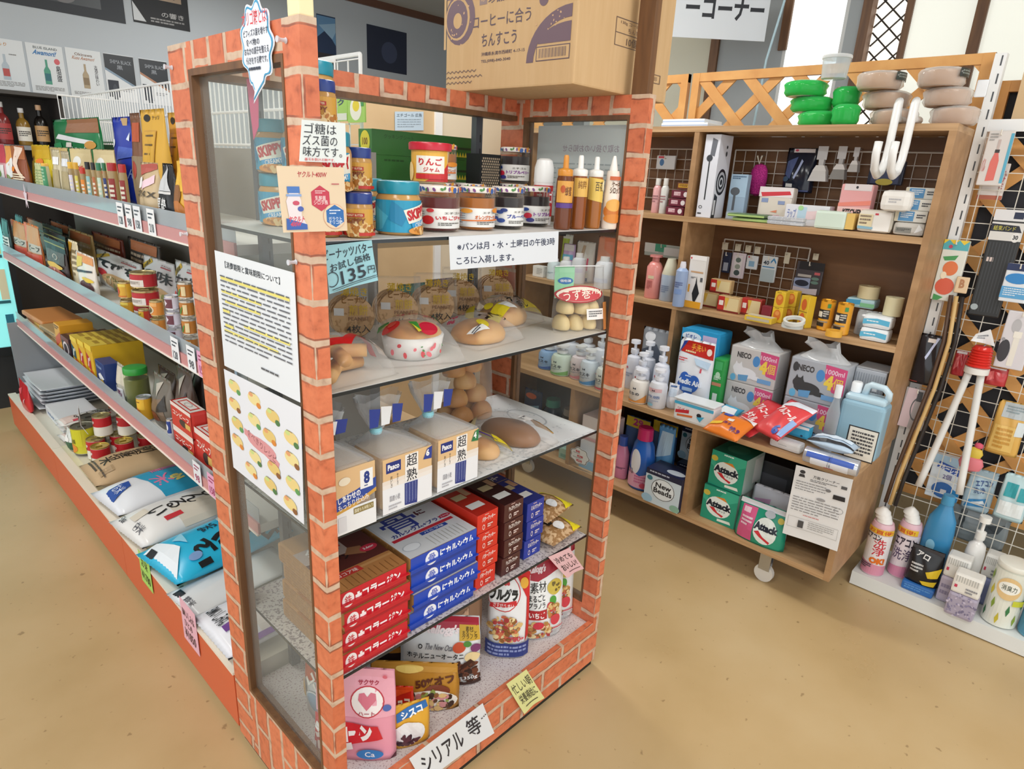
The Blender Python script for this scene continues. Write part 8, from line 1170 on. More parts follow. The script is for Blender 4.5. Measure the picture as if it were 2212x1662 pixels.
card('notice_sheet', 'white printed notice sheet hanging from the edge of the low wooden unit', 'notice', (a, b, c, d), '#e2e2e2', [('e', '#3a3a3c', .14, .93, .05, .025), ('p', '#3a3a3c', [(.08, .86), (.2, .86), (.18, .90), (.1, .90)]), ('t', '#3a3a3c', '万能クリーナー', .34, .88, .80, .92, {'b': .02}), ('l', '#6a6a6c', 2, .30, .82, .78, .86, .4), ('r', '#55565a', .84, .84, .94, .88), ('l', '#8a8a8c', 4, .06, .66, .6, .8, .3), ('p', '#26262a', [(.74, .74), (.94, .74), (.95, .68), (.74, .68)]), ('e', '#7a7a7c', .64, .77, .05, .02), ('e', '#9a9a9c', .55, .62, .08, .02), ('l', '#8a8a8c', 6, .06, .36, .9, .58, .3), ('o', '#8a8a8c', .88, .54, .08, .04, .1), ('l', '#c87a7a', 1, .3, .33, .7, .35, .5), ('r', '#8a8a8c', .05, .14, .95, .143), ('r', '#8a8a8c', .05, .29, .95, .293), ('r', '#8a8a8c', .05, .14, .054, .29), ('r', '#8a8a8c', .946, .14, .95, .29), ('r', '#4a4a4c', .24, .16, .34, .26), ('l', '#9a9a9c', 4, .42, .16, .88, .27, .3)], None, .004)

# ================================================================ goods on and in front of the wire mesh
MX = 2.045
hang('tool_pack', 'blister pack with a coral pink tool at the top of the wire mesh', 'pack', (2.03, -0.4725, 1.407, -1.5708, 0.065, 0.158), '#dcd8d6', [('r', '#5ab0d0', .88, .05, 1, .95), ('p', '#e0736a', [(.32, .08), (.66, .10), (.66, .46), (.56, .62), (.44, .62), (.34, .44)]), ('r', '#3a3434', .42, .60, .60, .66), ('r', '#c8b8b4', .46, .66, .56, .84), ('t', '#c85a54', 'バル', .04, .25, .2, .5), ('l', '#a8a8a8', 3, .1, .8, .4, .95)], .014)
hang('tool_pack', 'second coral tool pack hanging just behind the front one', 'pack', (2.048, -0.481, 1.366, -1.5708, 0.066, 0.108), '#d8d2ce', [('r', '#c83a44', .3, .6, .7, .68), ('r', '#b0624a', 0, 0, 1, .12), ('t', '#b84a5a', 'ハサミ', .75, .3, .95, .8, {'v': 1})], .010)
z = (2.03, -0.5505, 1.009, -1.5708, 0.083, 0.331)
o = carton('cable_tie_pack', 'long black cable tie pack with a white header on the wire mesh', 'pack', z, .014, '#2a2c2e', [('r', '#e0e2e6', 0, .90, 1, 1), ('r', '#1f2a4a', .6, .92, .9, .98), ('r', '#dcdcda', 0, .72, 1, .885), ('p', '#1c2030', [(0, .80), (.96, .80), (.84, .86), (0, .87)]), ('t', '#c8c04a', '結束バンド', .08, .81, .76, .855, {'b': .03}), ('e', '#e6e6e6', .82, .755, .13, .045), ('t', '#26282e', '30', .74, .735, .90, .775, {'b': .04}), ('r', '#d8c8c4', .1, .52, .34, .56)]+[('r', '#3e4246', .1+.1*k, .04, .13+.1*k, .70) for k in range(9)]+[('e', '#a8b4b8', .16, .08, .12, .03)], bev=.004)
hang('cleaner_pack', 'blue and white pack at the right edge below the cable ties', 'pack', (2.03, -0.6115, 1.067, -1.5708, 0.067, 0.117), '#dfe6ee', [('r', '#1f2f5a', 0, .82, 1, 1), ('e', '#2f86cc', .5, .62, .46, .14), ('r', '#5aa4d8', 0, .1, 1, .4), ('l', '#e8f0f8', 4, .1, .14, .9, .36, .4)], .016)
hang('sponge_pack', 'white pack with tomato and egg shapes and a yellow-blue header', 'pack', (2.035, -0.429, 1.041, -1.5708, 0.07, 0.196), '#dfe2da', [('r', '#58b0bc', 0, .84, 1, 1), ('p', '#e8c83a', [(0, .93), (.2, 1), (.4, .93), (.6, 1), (.8, .93), (1, 1), (1, 1), (0, 1)]), ('e', '#c84a6a', .3, .89, .08, .03), ('p', '#4a9a5a', [(.1, .72), (.7, .76), (.6, .68), (.2, .66)]), ('e', '#df7a4a', .5, .54, .3, .12), ('e', '#d8624a', .45, .24, .38, .14), ('e', '#efe2c8', .3, .42, .12, .06), ('p', '#4a9a5a', [(.1, .1), (.5, .06), (.3, .0), (.1, .0)])], .02)
hang('small_card', 'small cream card with a letter B clipped in front of the mesh', 'card', (2.028, -0.475, 1.074, -1.5708, 0.036, 0.052), '#e2c8a4', [('t', '#b4805a', 'B', .3, .3, .7, .85, {'b': .05})], .004, None, False)
hang('spatula_pack', 'white pack with a grey whisk and a white spatula at the right edge', 'pack', (2.035, -0.651, 0.86, -1.5708, 0.076, 0.182), '#d8d6dc', [('e', '#b8b8bc', .4, .75, .16, .12), ('r', '#e8e6dc', .42, .05, .62, .62), ('e', '#3a3a40', .2, .3, .2, .2), ('r', '#efece2', .38, .55, .66, .66), ('e', '#9a9aa0', .1, .5, .06, .03)], .014)
# siphon pump: red bellows with two clear tubes
sp = (1.985, -0.581, 0.858); o = empty('siphon_pump', 'red bellows siphon pump with two long white tubes hanging on the mesh', 'pump', sp)
r = [(.026, 0), (.034, .003)]
for k in range(7): r += [(.034-.0008*k, .006+.0085*k), (.030-.0008*k, .010+.0085*k)]
lathe('bellows', r+[(.022, .068)], G('#cf2a22'), o, 26)
def tb(p, q, r, nm):
    a = Vector(p)-Vector(sp); b = Vector(q)-Vector(sp); mid = (a+b)/2+Vector((.01, .0, -.004)); MB().path([a*(1-t)**2+2*mid*t*(1-t)+b*t*t for t in [k/8 for k in range(9)]], r, 0, 10).build(nm, M('#dcdcda', .3), o, True)
tb((1.985, -0.565, 0.854), (1.945, -0.518, 0.424), .011, 'white_tube'); tb((1.99, -0.593, 0.86), (1.945, -0.634, 0.439), .011, 'white_tube'); MB().tube((0, .0, .066), (.06, -.01, .085), .002).build('hook', CHROME, o)
lathe('connector', [(.030, -.022), (.034, -.02), (.034, -.002), (.028, .001)], M('#e2e0dc', .3), o, 20)
card('header_card', 'crumpled white header card above the red bellows', 'card', ((1.99, -0.545, 0.937), (1.99, -0.61, 0.932), (1.99, -0.586, 0.981), (1.99, -0.552, 0.959)), '#e4e6e8', [('l', '#8a9098', 2, .2, .3, .8, .7)], None, .01)
for k, S in enumerate(((2.04, -0.5225, 0.805, -1.5708, 0.037, 0.082), (2.04, -0.6265, 0.796, -1.5708, 0.063, 0.058))): pouch('red_bag', ('red net bag on the mesh left of the bellows', 'red net bag on the mesh right of the bellows')[k], 'bag', S, .03, '#b8343a', [('p', '#d86a6a', [(.2, .2), (.5, .4), (.4, .8), (.2, .7)]), ('r', '#d8d0d0', .1, .88, .9, 1)], 'red net bags', seed=270+k)
pouch('black_pack', 'glossy black pack with a white tag at the left of the mesh', 'pack', (2.02, -0.4305, 0.752, -1.5708, 0.081, 0.174), .02, '#26242a', [('p', '#c8d0f0', [(.62, .95), (.72, .95), (.40, .5), (.34, .55)]), ('r', '#e0d8d4', .3, .84, .6, .92), ('r', '#8a3a34', .0, .02, .3, .05)], seed=272, rough=.12)
hang('plug_pack', 'grey and pink pack with a coiled lead below the glossy black pack', 'pack', (2.035, -0.429, 0.589, -1.5708, 0.076, 0.143), '#b4b0b4', [('p', '#dcc8d0', [(0, 0), (.4, 0), (.5, 1), (.1, 1)]), ('o', '#6a6e74', .6, .5, .26, .3, .16), ('r', '#4a4e54', .5, .7, .7, .95)], .012)
# edging strips, draped
tips = [(2.02, -0.47, 1.064), (2.01, -0.485, 0.914), (2, -0.481, 0.754), (1.985, -0.467, 0.594), (1.97, -0.452, 0.426), (1.955, -0.449, 0.32)]
for k, (off, c, lab) in enumerate(((0, '#d0ae74', 'long cream edging strip drooping down the left of the mesh'), (.016, '#2a2422', 'long dark brown edging strip just right of the cream one'), (-.016, '#5a4436', 'long brown edging strip just left of the cream one'))):
    P0 = [Vector(p)+Vector((.004*k, -off, 0)) for p in tips]; m = MB()
    m.path([a-P0[0] for a in P0], .0065, 0, 8)
    o = m.build('edging_strip', M(c, .5), None, True); o.location = P0[0]; tag(o, lab, 'strip', 'edging strips')
rt_ = empty('bath_toy', 'yellow and pink round toy hanging under the siphon tubes', 'toy', (2.02, -0.632, 0.492), GR)
for nm, r, z, c, x in (('pink_base', .036, .030, '#dc7a84', 0), ('yellow_middle', .026, .068, '#dcc04a', 0), ('pink_top', .013, .096, '#e0607a', .008)):
    lathe(nm, [(r*.2, z-r*.8), (r*.8, z-r*.55), (r, z), (r*.8, z+r*.55), (r*.2, z+r*.8)], M(c, .4), rt_, 22, x, .012, .5)
MB().tube((0, .012, .104), (0, .03, .11), .002).build('hook', CHROME, rt_)
pouch('glove_pack', 'amber yellow pack with a grey header at the right edge of the mesh', 'pack', (2.02, -0.6985, 0.581, -1.5708, 0.085, 0.179), .03, '#d8ab58', [('r', '#b4bcc0', .2, .70, 1, .98), ('r', '#e0ba6a', .1, .08, .8, .55), ('r', '#cfd8dc', .75, .4, 1, .66), ('l', '#8a9aa0', 3, .3, .78, .9, .92), ('l', '#c89440', 5, .2, .1, .7, .5)], seed=274)
hang('toilet_pack', 'white and blue toilet cleaner pack with a wavy blue heading', 'pack', (2.02, -0.5785, 0.341, -1.5708, 0.099, 0.163), '#dce6ee', [('r', '#a8c8e0', 0, .8, 1, 1), ('p', '#2a56b0', [(.15, .72), (.9, .60), (.95, .76), (.2, .86)]), ('t', '#e8eef8', 'ブルーレット', .16, .64, .94, .80, {'b': .04, 'rot': -8}), ('t', '#5a4a8a', '2個', .4, .48, .66, .60, {'b': .04}), ('e', '#2f6ab0', .5, .22, .34, .18), ('r', '#dcdce2', .44, .14, .62, .24), ('p', '#2f8ac8', [(.75, 0), (1, 0), (1, .25), (.8, .3)])], .03)
pouch('cooler_pack', 'pale blue pack with dark letters low on the mesh', 'pack', (2.02, -0.6775, 0.344, -1.5708, 0.081, 0.152), .02, '#b4d0e0', [('t', '#2a4a8a', 'エアコン', .3, .62, .9, .76, {'b': .03, 'rot': 14}), ('p', '#3a8ac4', [(.1, .06), (.9, .16), (.8, .36), (.2, .24)]), ('p', '#e4eef4', [(.2, .16), (.8, .22), (.7, .3)]), ('t', '#2a4a8a', '洗浄', .3, .44, .7, .58, {'b': .03, 'rot': 14})], seed=275)
pouch('wipe_pack', 'pale teal pack with square panels at the right edge low on the mesh', 'pack', (2.02, -0.768, 0.371, -1.5708, 0.08, 0.16), .02, '#b8d4da', [('r', '#2f9aa4', .15, .5, .55, .8), ('r', '#2f9aa4', .62, .46, 1, .74), ('r', '#e0e8ea', .1, .1, .9, .4)], seed=276)
# on the deck
for k, S in enumerate(((1.895, -0.4503, 0.0555, -1.5708, 0.0744, 0.2047), (1.895, -0.5321, 0.0555, -1.5708, 0.071, 0.2143))):
    o = bottle('spray_can', ('pink and white spray can, left of the wrapped pair', 'pink and white spray can, right of the wrapped pair')[k], 'spray can', S, '#e0b8c4', [(.94, 0), (1, .02), (1, .92), (.86, 1)], [('r', '#e6e2e4', 0, .2, 1, .86), ('p', '#d890a8', [(0, 0), (1, 0), (1, .2), (0, .26)]), ('t', '#c82a3a', '洗浄', .42, .42, .78, .78, {'v': 1, 'b': .05}), ('t', '#2a2a34', 'エアコン', .1, .74, .6, .86, {'b': .03}), ('t', '#e0701f', 'OK!', .4, .24, .85, .38, {'b': .07}), ('r', '#e8c03a', .1, .88, .95, .99), ('t', '#c8322c', 'お買得!', .2, .89, .9, .975, {'b': .04}), ('l', '#4a4a54', 3, .1, .1, .5, .22)] if k == 0 else [('r', '#e6dce2', 0, .15, 1, .86), ('t', '#3a3444', 'エアコン', .15, .62, .85, .8, {'b': .04}), ('t', '#5a4a6a', '洗浄', .2, .34, .8, .58, {'b': .04}), ('p', '#d48aa8', [(0, 0), (1, 0), (1, .26), (0, .16)]), ('r', '#e8c03a', .0, .88, .8, .99), ('t', '#c8322c', 'お買得!', .05, .89, .7, .975, {'b': .04})], None, '#fff', (.03, .93), 'wrapped spray cans', ang=170)
    for j in range(3):
        z0 = S[5]+.012*j; rr = S[4]*.44; lathe('nozzle_cap', [(rr*.75, z0), (rr*.8, z0+.001), (rr*.72, z0+.012), (rr*.35, z0+.022), (rr*.2, z0+.026)], M('#e8e6e2', .3), o, 16, -.006*j, S[4]/2+.004*j)
bottle('blue_bottle', 'glossy blue bottle behind the black and yellow pouch', 'bottle', (1.965, -0.6161, 0.0555, -1.5708, 0.0889, 0.3485), '#3a88b8', [(.95, 0), (1, .02), (1, .6), (.9, .74), (.5, .86), (.4, .9)], [('e', '#8ac4e0', .4, .7, .12, .14), ('r', '#2f78a8', .1, .1, .9, .4)], [(.42, .9), (.45, .91), (.4, 1)], '#4a9ac8', sy=.7)
carton('blue_pack', 'bright blue pack under the black and yellow pouch', 'pack', (1.9, -0.6002, 0.0555, -1.5708, 0.0968, 0.0334), .06, '#2a6ab4', [('l', '#5a94d0', 2, .1, .2, .9, .7)], bev=.008)
S = (1.9, -0.6002, 0.0555, -1.5708, 0.0968, 0.0334)
pouch('black_pouch', 'black pouch with yellow flashes standing on the blue pack', 'packet', (S[0]+.004, S[1], ZD, GR), .05, '#1d1d20', [('p', '#e0c02c', [(.6, .4), (1, .58), (.95, .3), (.7, .26)]), ('p', '#e0c02c', [(.5, .12), (.95, .2), (.9, .04), (.6, .02)]), ('t', '#e0e0e0', 'アロ', .2, .7, .6, .84, {'b': .03, 'rot': -10}), ('l', '#c8c8c8', 3, .15, .3, .5, .55), ('r', '#3a3a40', 0, .9, 1, 1)], w=S[4]*1.05, h=.135, dz=S[5]+.0006, seed=280)
def bead_tub(S, lab, top, bot, g): 
    o = carton('freshener_tub', lab, 'freshener', S, .06, bot, g, bev=.010, h=S[5]*.55); w, h = S[4], S[5]; q = rbox('slatted_top', -w*.48, .001, h*.55, w*.48, .059, h, M(top, .35), .008, o)
    decal(q, plane((-w*.48, .001, h*.55), (w*.96, 0, 0), (0, 0, h*.45)), [('r', '#b8b8b4', .1+.09*k, .60, .14+.09*k, .9) for k in range(9)]+[('r', '#c83a5a', .1, .3, .2, .45), ('l', '#8a8a90', 2, .5, .1, .9, .4)]); return o
bead_tub((1.96, -0.6861, 0.0555, -1.5708, 0.0715, 0.1767), 'white slotted freshener tub with a red mark at the back of the deck', '#e2e2de', '#b8b0c4', [('l', '#8a84a0', 2, .1, .2, .9, .7)])
bead_tub((1.895, -0.7288, 0.0555, -1.5708, 0.0817, 0.1561), 'white slotted freshener tub with lavender beads at the front of the deck', '#e6e4de', '#a8a0b4', [('d', ['#c4bcd0', '#7a7490', '#8a84a4'], 60, .5, .5, .5, .5, .004)])
bead_tub((1.955, -0.7741, 0.0555, -1.5708, 0.0547, 0.1869), 'white slotted freshener tub half behind the leaf-pattern jar', '#e0e0dc', '#8a94c0', [])
S = (1.895, -0.8294, 0.0555, -1.5708, 0.0941, 0.2214); o = jar('freshener_jar', 'white freshener jar with a green and yellow leaf pattern', 'freshener', S, '#e0e2d4', '#e6e6dc', [('r', '#e2e4d8', 0, 0, 1, 1)]+[('p', ('#3a7a4a', '#8aa43a', '#c8b83a')[k % 3], [(x, y), (x+.045, y+.10), (x+.01, y+.22), (x-.035, y+.10)]) for k, (x, y) in enumerate(((.14, .06), (.3, .28), (.46, .04), (.62, .22), (.8, .06), (.2, .5), (.9, .36), (.10, .74), (.86, .66)))]+[('e', '#e0c08a', .52, .72, .24, .2), ('e', '#f0f0e8', .52, .74, .2, .11), ('t', '#3a4a3a', '消臭力', .38, .69, .66, .79, {'b': .04}), ('r', '#c8cc3a', .66, .44, .9, .54)], (.02, .98), None, None, None, None, .08, .96, ang=160)
bottle('pump_bottle', 'white pump bottle standing behind the freshener tubs', 'bottle', (1.985, -0.7186, 0.0555, -1.5708, 0.057, 0.3119), '#e2e2e0', PUMP, [('r', '#cfcfd0', .2, .2, .8, .5)], PCAP, '#e8e8e4', (.04, .56), capname='pump_head')
for k in range(2): carton('purple_pack', ('mauve lidded pack, lower one at the right edge of the deck', 'mauve lidded pack, upper one at the right edge of the deck')[k], 'pack', (1.955, -.79, ZD, GR), .05, ('#c8a8c4', '#a8709c')[k], [('e', '#6a4a7a', .5, .5, .3, .2)], group='mauve lidded packs', w=.08, h=.05, dz=.0004+.0506*k, bev=.014)
jar('freshener_jar', 'blue freshener jar cut by the right edge of the picture', 'freshener', (1.9, -0.9216, 0.0555, -1.5708, 0.0819, 0.2367), '#5a9ab4', '#b8d4dc', [('r', '#4a8aa8', 0, 0, 1, 1), ('e', '#dfe8ec', .35, .7, .2, .16), ('t', '#2a4a6a', 'ココ', .2, .62, .5, .78, {'b': .03})], (.05, .95), None, None, None, None, .1, .95)
pouch('grey_bag', 'translucent grey bag with dark capital letters behind the deck goods', 'bag', (2, -0.6935, 0.227, -1.5708, 0.185, 0.119), .03, FILM('#9aa4a8', .62, .1, .4), [('t', '#2a3034', 'PERFUME', .24, .3, .34, .9, {'rot': 0, 'v': 0}), ('p', '#26323a', [(.62, .6), (.94, .8), (.86, .5), (.66, .4)])], seed=282, taper=0)

# ================================================================ notices on the brick rack
card('notice_sheet', 'white expiry-date notice with yellow highlighted lines on the left glass', 'notice', ((-0.003, 0.332, 1), (-0.003, 0.049, 1.007), (-0.004, 0.043, 1.214), (-0.004, 0.325, 1.215)), '#dfe4ea', [('t', '#23262e', '【消費期限と賞味期限について】', .14, .88, .84, .935, {'b': .01})]+[('r', '#e8dc7a', a, y, b, y+.026) for a, b, y in ((.06, .94, .775), (.06, .60, .665), (.10, .58, .585), (.06, .16, .50), (.35, .92, .43), (.08, .2, .375), (.06, .78, .325))]+[('l', '#5a5d66', 15, .06, .22, .94, .81, .26), ('l', '#55585f', 1, .55, .12, .9, .15, .5)], None, .0)
Q1, Q2, Q3, Q4 = (-0.004, 0.333, 0.789), (-0.004, 0.059, 0.782), (-0.004, 0.047, 1), (-0.004, 0.334, 0.993)
fl = []
for k, (u, v) in enumerate(((.14, .88), (.42, .86), (.66, .80), (.12, .70), (.40, .66), (.60, .60), (.88, .70), (.88, .52), (.14, .52), (.12, .34), (.38, .30), (.64, .32), (.88, .30), (.30, .14), (.58, .14), (.84, .10))):
    fl += [('e', ('#e6cf8a', '#e8d89a', '#dfc47a')[k % 3], u, v, .085, .055), ('e', ('#5a9a5a', '#d8883a', '#4a7a4a', '#8a5a34')[k % 4], u+.06, v-.04, .03, .026), ('e', ('#c8d88a', '#e0a070')[k % 2], u-.04, v+.03, .03, .02), ('l', '#8a7a5a', 1, u-.05, v+.04, u+.05, v+.055)]
card('poster', 'poster of yellow flower-like doodles around a pink banner on the left glass', 'poster', (Q1, Q2, Q3, Q4), '#dfe2ea', [('e', '#d8969c', .48, .45, .20, .065), ('p', '#d8969c', [(.24, .52), (.5, .50), (.72, .40), (.70, .34), (.46, .40), (.24, .46)]), ('t', '#8a4a54', '食べきりレシピ', .28, .42, .68, .49, {'rot': -10})]+fl)
a, b = Vector((-0.004, 0.126, 1.531)), Vector((-0.004, 0.034, 1.45)); 
cl = [(.5+.44*cos(t)*(1+.09*cos(9*t)), .56+.40*sin(t)*(1+.09*cos(9*t))) for t in [2*pi*k/72 for k in range(72)]]
cl = cl[:50]+[(.36, .10), (.30, 0), (.48, .10)]+cl[58:]
cw, chh = .108, .135; o = MB().prism([((u-.5)*cw, v*chh) for u, v in cl], 0, .0008).build('speech_card', M('#dfe4ee', .5)); o.location = (-.0042, .112, (-0.004, 0.097, 1.448)[2]); o.rotation_euler = (0, 0, GR); tag(o, 'blue-rimmed cloud speech card with red and black handwriting on the left side frame', 'card')
decal(o, plane((-cw/2, -.0002, 0), (cw, 0, 0), (0, 0, chh)), [('p', '#3a9ac8', [(.5+(u-.5)*.93, .5+(v-.5)*.95) for u, v in cl]), ('p', '#dfe4ee', [(.5+(u-.5)*.86, .5+(v-.5)*.90) for u, v in cl]), ('t', '#d8404a', 'オリゴ糖とは!', .14, .74, .84, .88, {'b': .02}), ('t', '#3a4050', 'ビフィズス菌を増やす', .16, .64, .84, .71), ('t', '#3a4050', '食べ物の', .22, .555, .6, .62), ('t', '#3a4050', 'おなかの調子を整える', .16, .47, .84, .54), ('t', '#3a4050', '働きをする糖です。', .2, .38, .8, .45), ('l', '#3a4050', 1, .26, .3, .72, .35)])
card('pink_tape', 'pink paper ribbon hanging inside the left glass behind the speech card', 'ribbon', ((.030, .215, 1.40), (.030, .195, 1.42), (.030, .185, 1.49), (.030, .225, 1.49)), '#cf4a7a') 
card('handwritten_card', 'rounded white handwritten card about sweet syrup taped to the front post', 'card', ((-0.012, -0.004, 1.371), (0.061, -0.004, 1.372), (0.061, -0.004, 1.425), (-0.005, -0.004, 1.424)), '#dfe6e6', [('t', '#1c2028', 'ゴ糖は', .06, .68, .78, .94, {'b': .0}), ('t', '#1c2028', 'ズス菌の', .04, .40, .80, .66, {'b': .0}), ('t', '#1c2028', '味方です。', .06, .13, .90, .38, {'b': .0}), ('t', '#d0404a', '善玉を助ける物です。', .10, .01, .74, .10)])
card('cream_notice', 'cream paper notice with a drink bottle, red and blue hexagons on the front post', 'notice', ((-0.042, -0.006, 1.278), (0.058, -0.006, 1.278), (0.055, -0.006, 1.366), (-0.046, -0.006, 1.364)), '#e2cdb0', [('t', '#b8323c', 'ヤクルト400W', .28, .84, .72, .93, {'sh': .2}), ('p', '#c23a50', [(.60, .72), (.74, .62), (.74, .42), (.60, .32), (.46, .42), (.46, .62)]), ('t', '#f0dcdc', '乳酸菌\nシロタ株', .49, .42, .71, .56, {'b': .02}), ('l', '#f0dcdc', 2, .52, .58, .68, .64, .4), ('e', '#e0a88a', .80, .235, .18, .20), ('e', '#e2cdb0', .80, .235, .172, .19), ('p', '#2a6ab0', [(.81, .42), (.95, .33), (.95, .15), (.81, .06), (.67, .15), (.67, .33)]), ('t', '#dfe8f4', 'ガラクト\nオリゴ糖', .70, .11, .92, .23, {'b': .02}), ('l', '#dfe8f4', 2, .72, .25, .9, .34, .4), ('p', '#e6dce0', [(.13, .60), (.27, .60), (.30, .48), (.29, .26), (.36, .10), (.34, .04), (.08, .04), (.10, .26), (.08, .48)]), ('r', '#4a78c0', .11, .60, .29, .70), ('r', '#8aa8d8', .09, .55, .31, .585), ('p', '#3a62b0', [(.05, .04), (.36, .04), (.36, .12), (.06, .22)]), ('t', '#d8485a', 'ヤクルト\n400W', .08, .09, .32, .25, {'b': .03, 'sh': .3}), ('e', '#c8506a', .22, .45, .05, .035), ('e', '#4a62b0', .28, .36, .045, .04), ('r', '#b8505a', .78, .735, .90, .75)])
card('price_sheet', 'pale blue handwritten 135 yen price sheet hanging below the top shelf', 'price card', ((0.052, 0.047, 1.177), (0.143, 0.047, 1.191), (0.136, 0.047, 1.256), (0.052, 0.047, 1.251)), '#9cd0dc', [('t', '#26303a', 'ピーナッツバター', -.06, .70, 1.0, .93, {'rot': 2}), ('t', '#26303a', 'お試し価格', .06, .48, .92, .66, {'rot': 6}), ('o', '#26303a', .08, .28, .13, .16, .12), ('t', '#26303a', '135', .26, .14, .78, .44, {'rot': 5}), ('t', '#26303a', '円', .82, .22, .97, .40), ('p', '#26303a', [(.05, .06), (.98, .14), (.98, .155), (.05, .075)]), ('p', '#26303a', [(.05, .02), (.98, .10), (.98, .113), (.05, .033)])], None, .006)
card('delivery_notice', 'white notice about bread delivery days hanging from the top shelf edge', 'notice', ((0.307, 0.049, 1.196), (0.614, 0.049, 1.193), (0.61, 0.049, 1.258), (0.302, 0.049, 1.256)), '#e0e6ee', [('t', '#1f2a4a', '※パンは月・水・土曜日の午後3時', .06, .56, .96, .80, {'b': .02}), ('t', '#1f2a4a', 'ころに入荷します。', .05, .14, .55, .38, {'b': .02})])
card('glass_notice', 'white notice on the outside of the right glass behind the syrup bottles', 'notice', ((.8575, .345, 1.27), (.8575, .058, 1.27), (.8575, .058, 1.49), (.8575, .345, 1.49)), '#e2e6ee', [('t', '#b4a0b4', 'お取り扱いのお知らせ', .90, .72, .30, .80), ('l', '#b4bcc6', 9, .08, .12, .92, .60, .25)])
card('shelf_sign', 'white sheet with handwritten cereal heading on the base front', 'sign', ((0.207, -0.004, 0.077), (0.43, -0.004, 0.055), (0.388, -0.004, 0.174), (0.171, -0.004, 0.172)), '#e2e6ea', [('t', '#1c2130', 'シリアル', .08, .22, .62, .78, {'b': .015}), ('t', '#1c2130', '等', .70, .28, .88, .86, {'b': .015}), ('r', '#1c2130', .91, .62, .93, .65), ('r', '#1c2130', .945, .64, .96, .67), ('r', '#1c2130', .97, .66, .985, .69)], None, .004)
card('memo_note', 'pale yellow handwritten memo stuck on the base front at the right', 'note', ((0.538, -0.004, 0.04), (0.618, -0.004, 0.039), (0.541, -0.004, 0.178), (0.468, -0.004, 0.178)), '#dfe09a', [('t', '#26282c', '忙しい朝', .08, .58, .94, .88, {'b': .0}), ('t', '#26282c', '栄養補給に', .14, .24, .92, .52, {'b': .0}), ('r', '#26282c', .22, .13, .8, .15)], None, .006)
card('memo_note', 'pink handwritten memo hanging from the fourth shelf edge', 'note', ((0.741, 0.046, 0.331), (0.815, 0.046, 0.328), (0.746, 0.046, 0.422), (0.657, 0.046, 0.432)), '#e2b8bc', [('t', '#2a262c', '冷めても', .1, .60, .9, .86), ('t', '#2a262c', 'おいしい!', .14, .26, .9, .52), ('r', '#2a262c', .3, .14, .9, .16)], None, .006)
for k, (px, lab, y) in enumerate((((-0.001, 0.438, 1.515), 'clear push pin at the far top of the left side frame', 0), ((-0.001, 0.034, 1.522), 'clear push pin holding the speech card', 0), ((-0.001, 0.45, 1.231), 'clear push pin halfway down the far edge of the left side frame', 0), ((-0.001, 0.04, 1.23), 'clear push pin beside the expiry notice on the left side frame', 0))):
    o = lathe('push_pin', [(.0035, 0), (.004, .001), (.0026, .003), (.0024, .009), (.0042, .012), (.0042, .0135)], FILM('#e8ecf4', .5, .05, .5), None, 14); o.location = px; o.rotation_euler = (0, -pi/2, 0); tag(o, lab, 'pin', 'clear push pins')

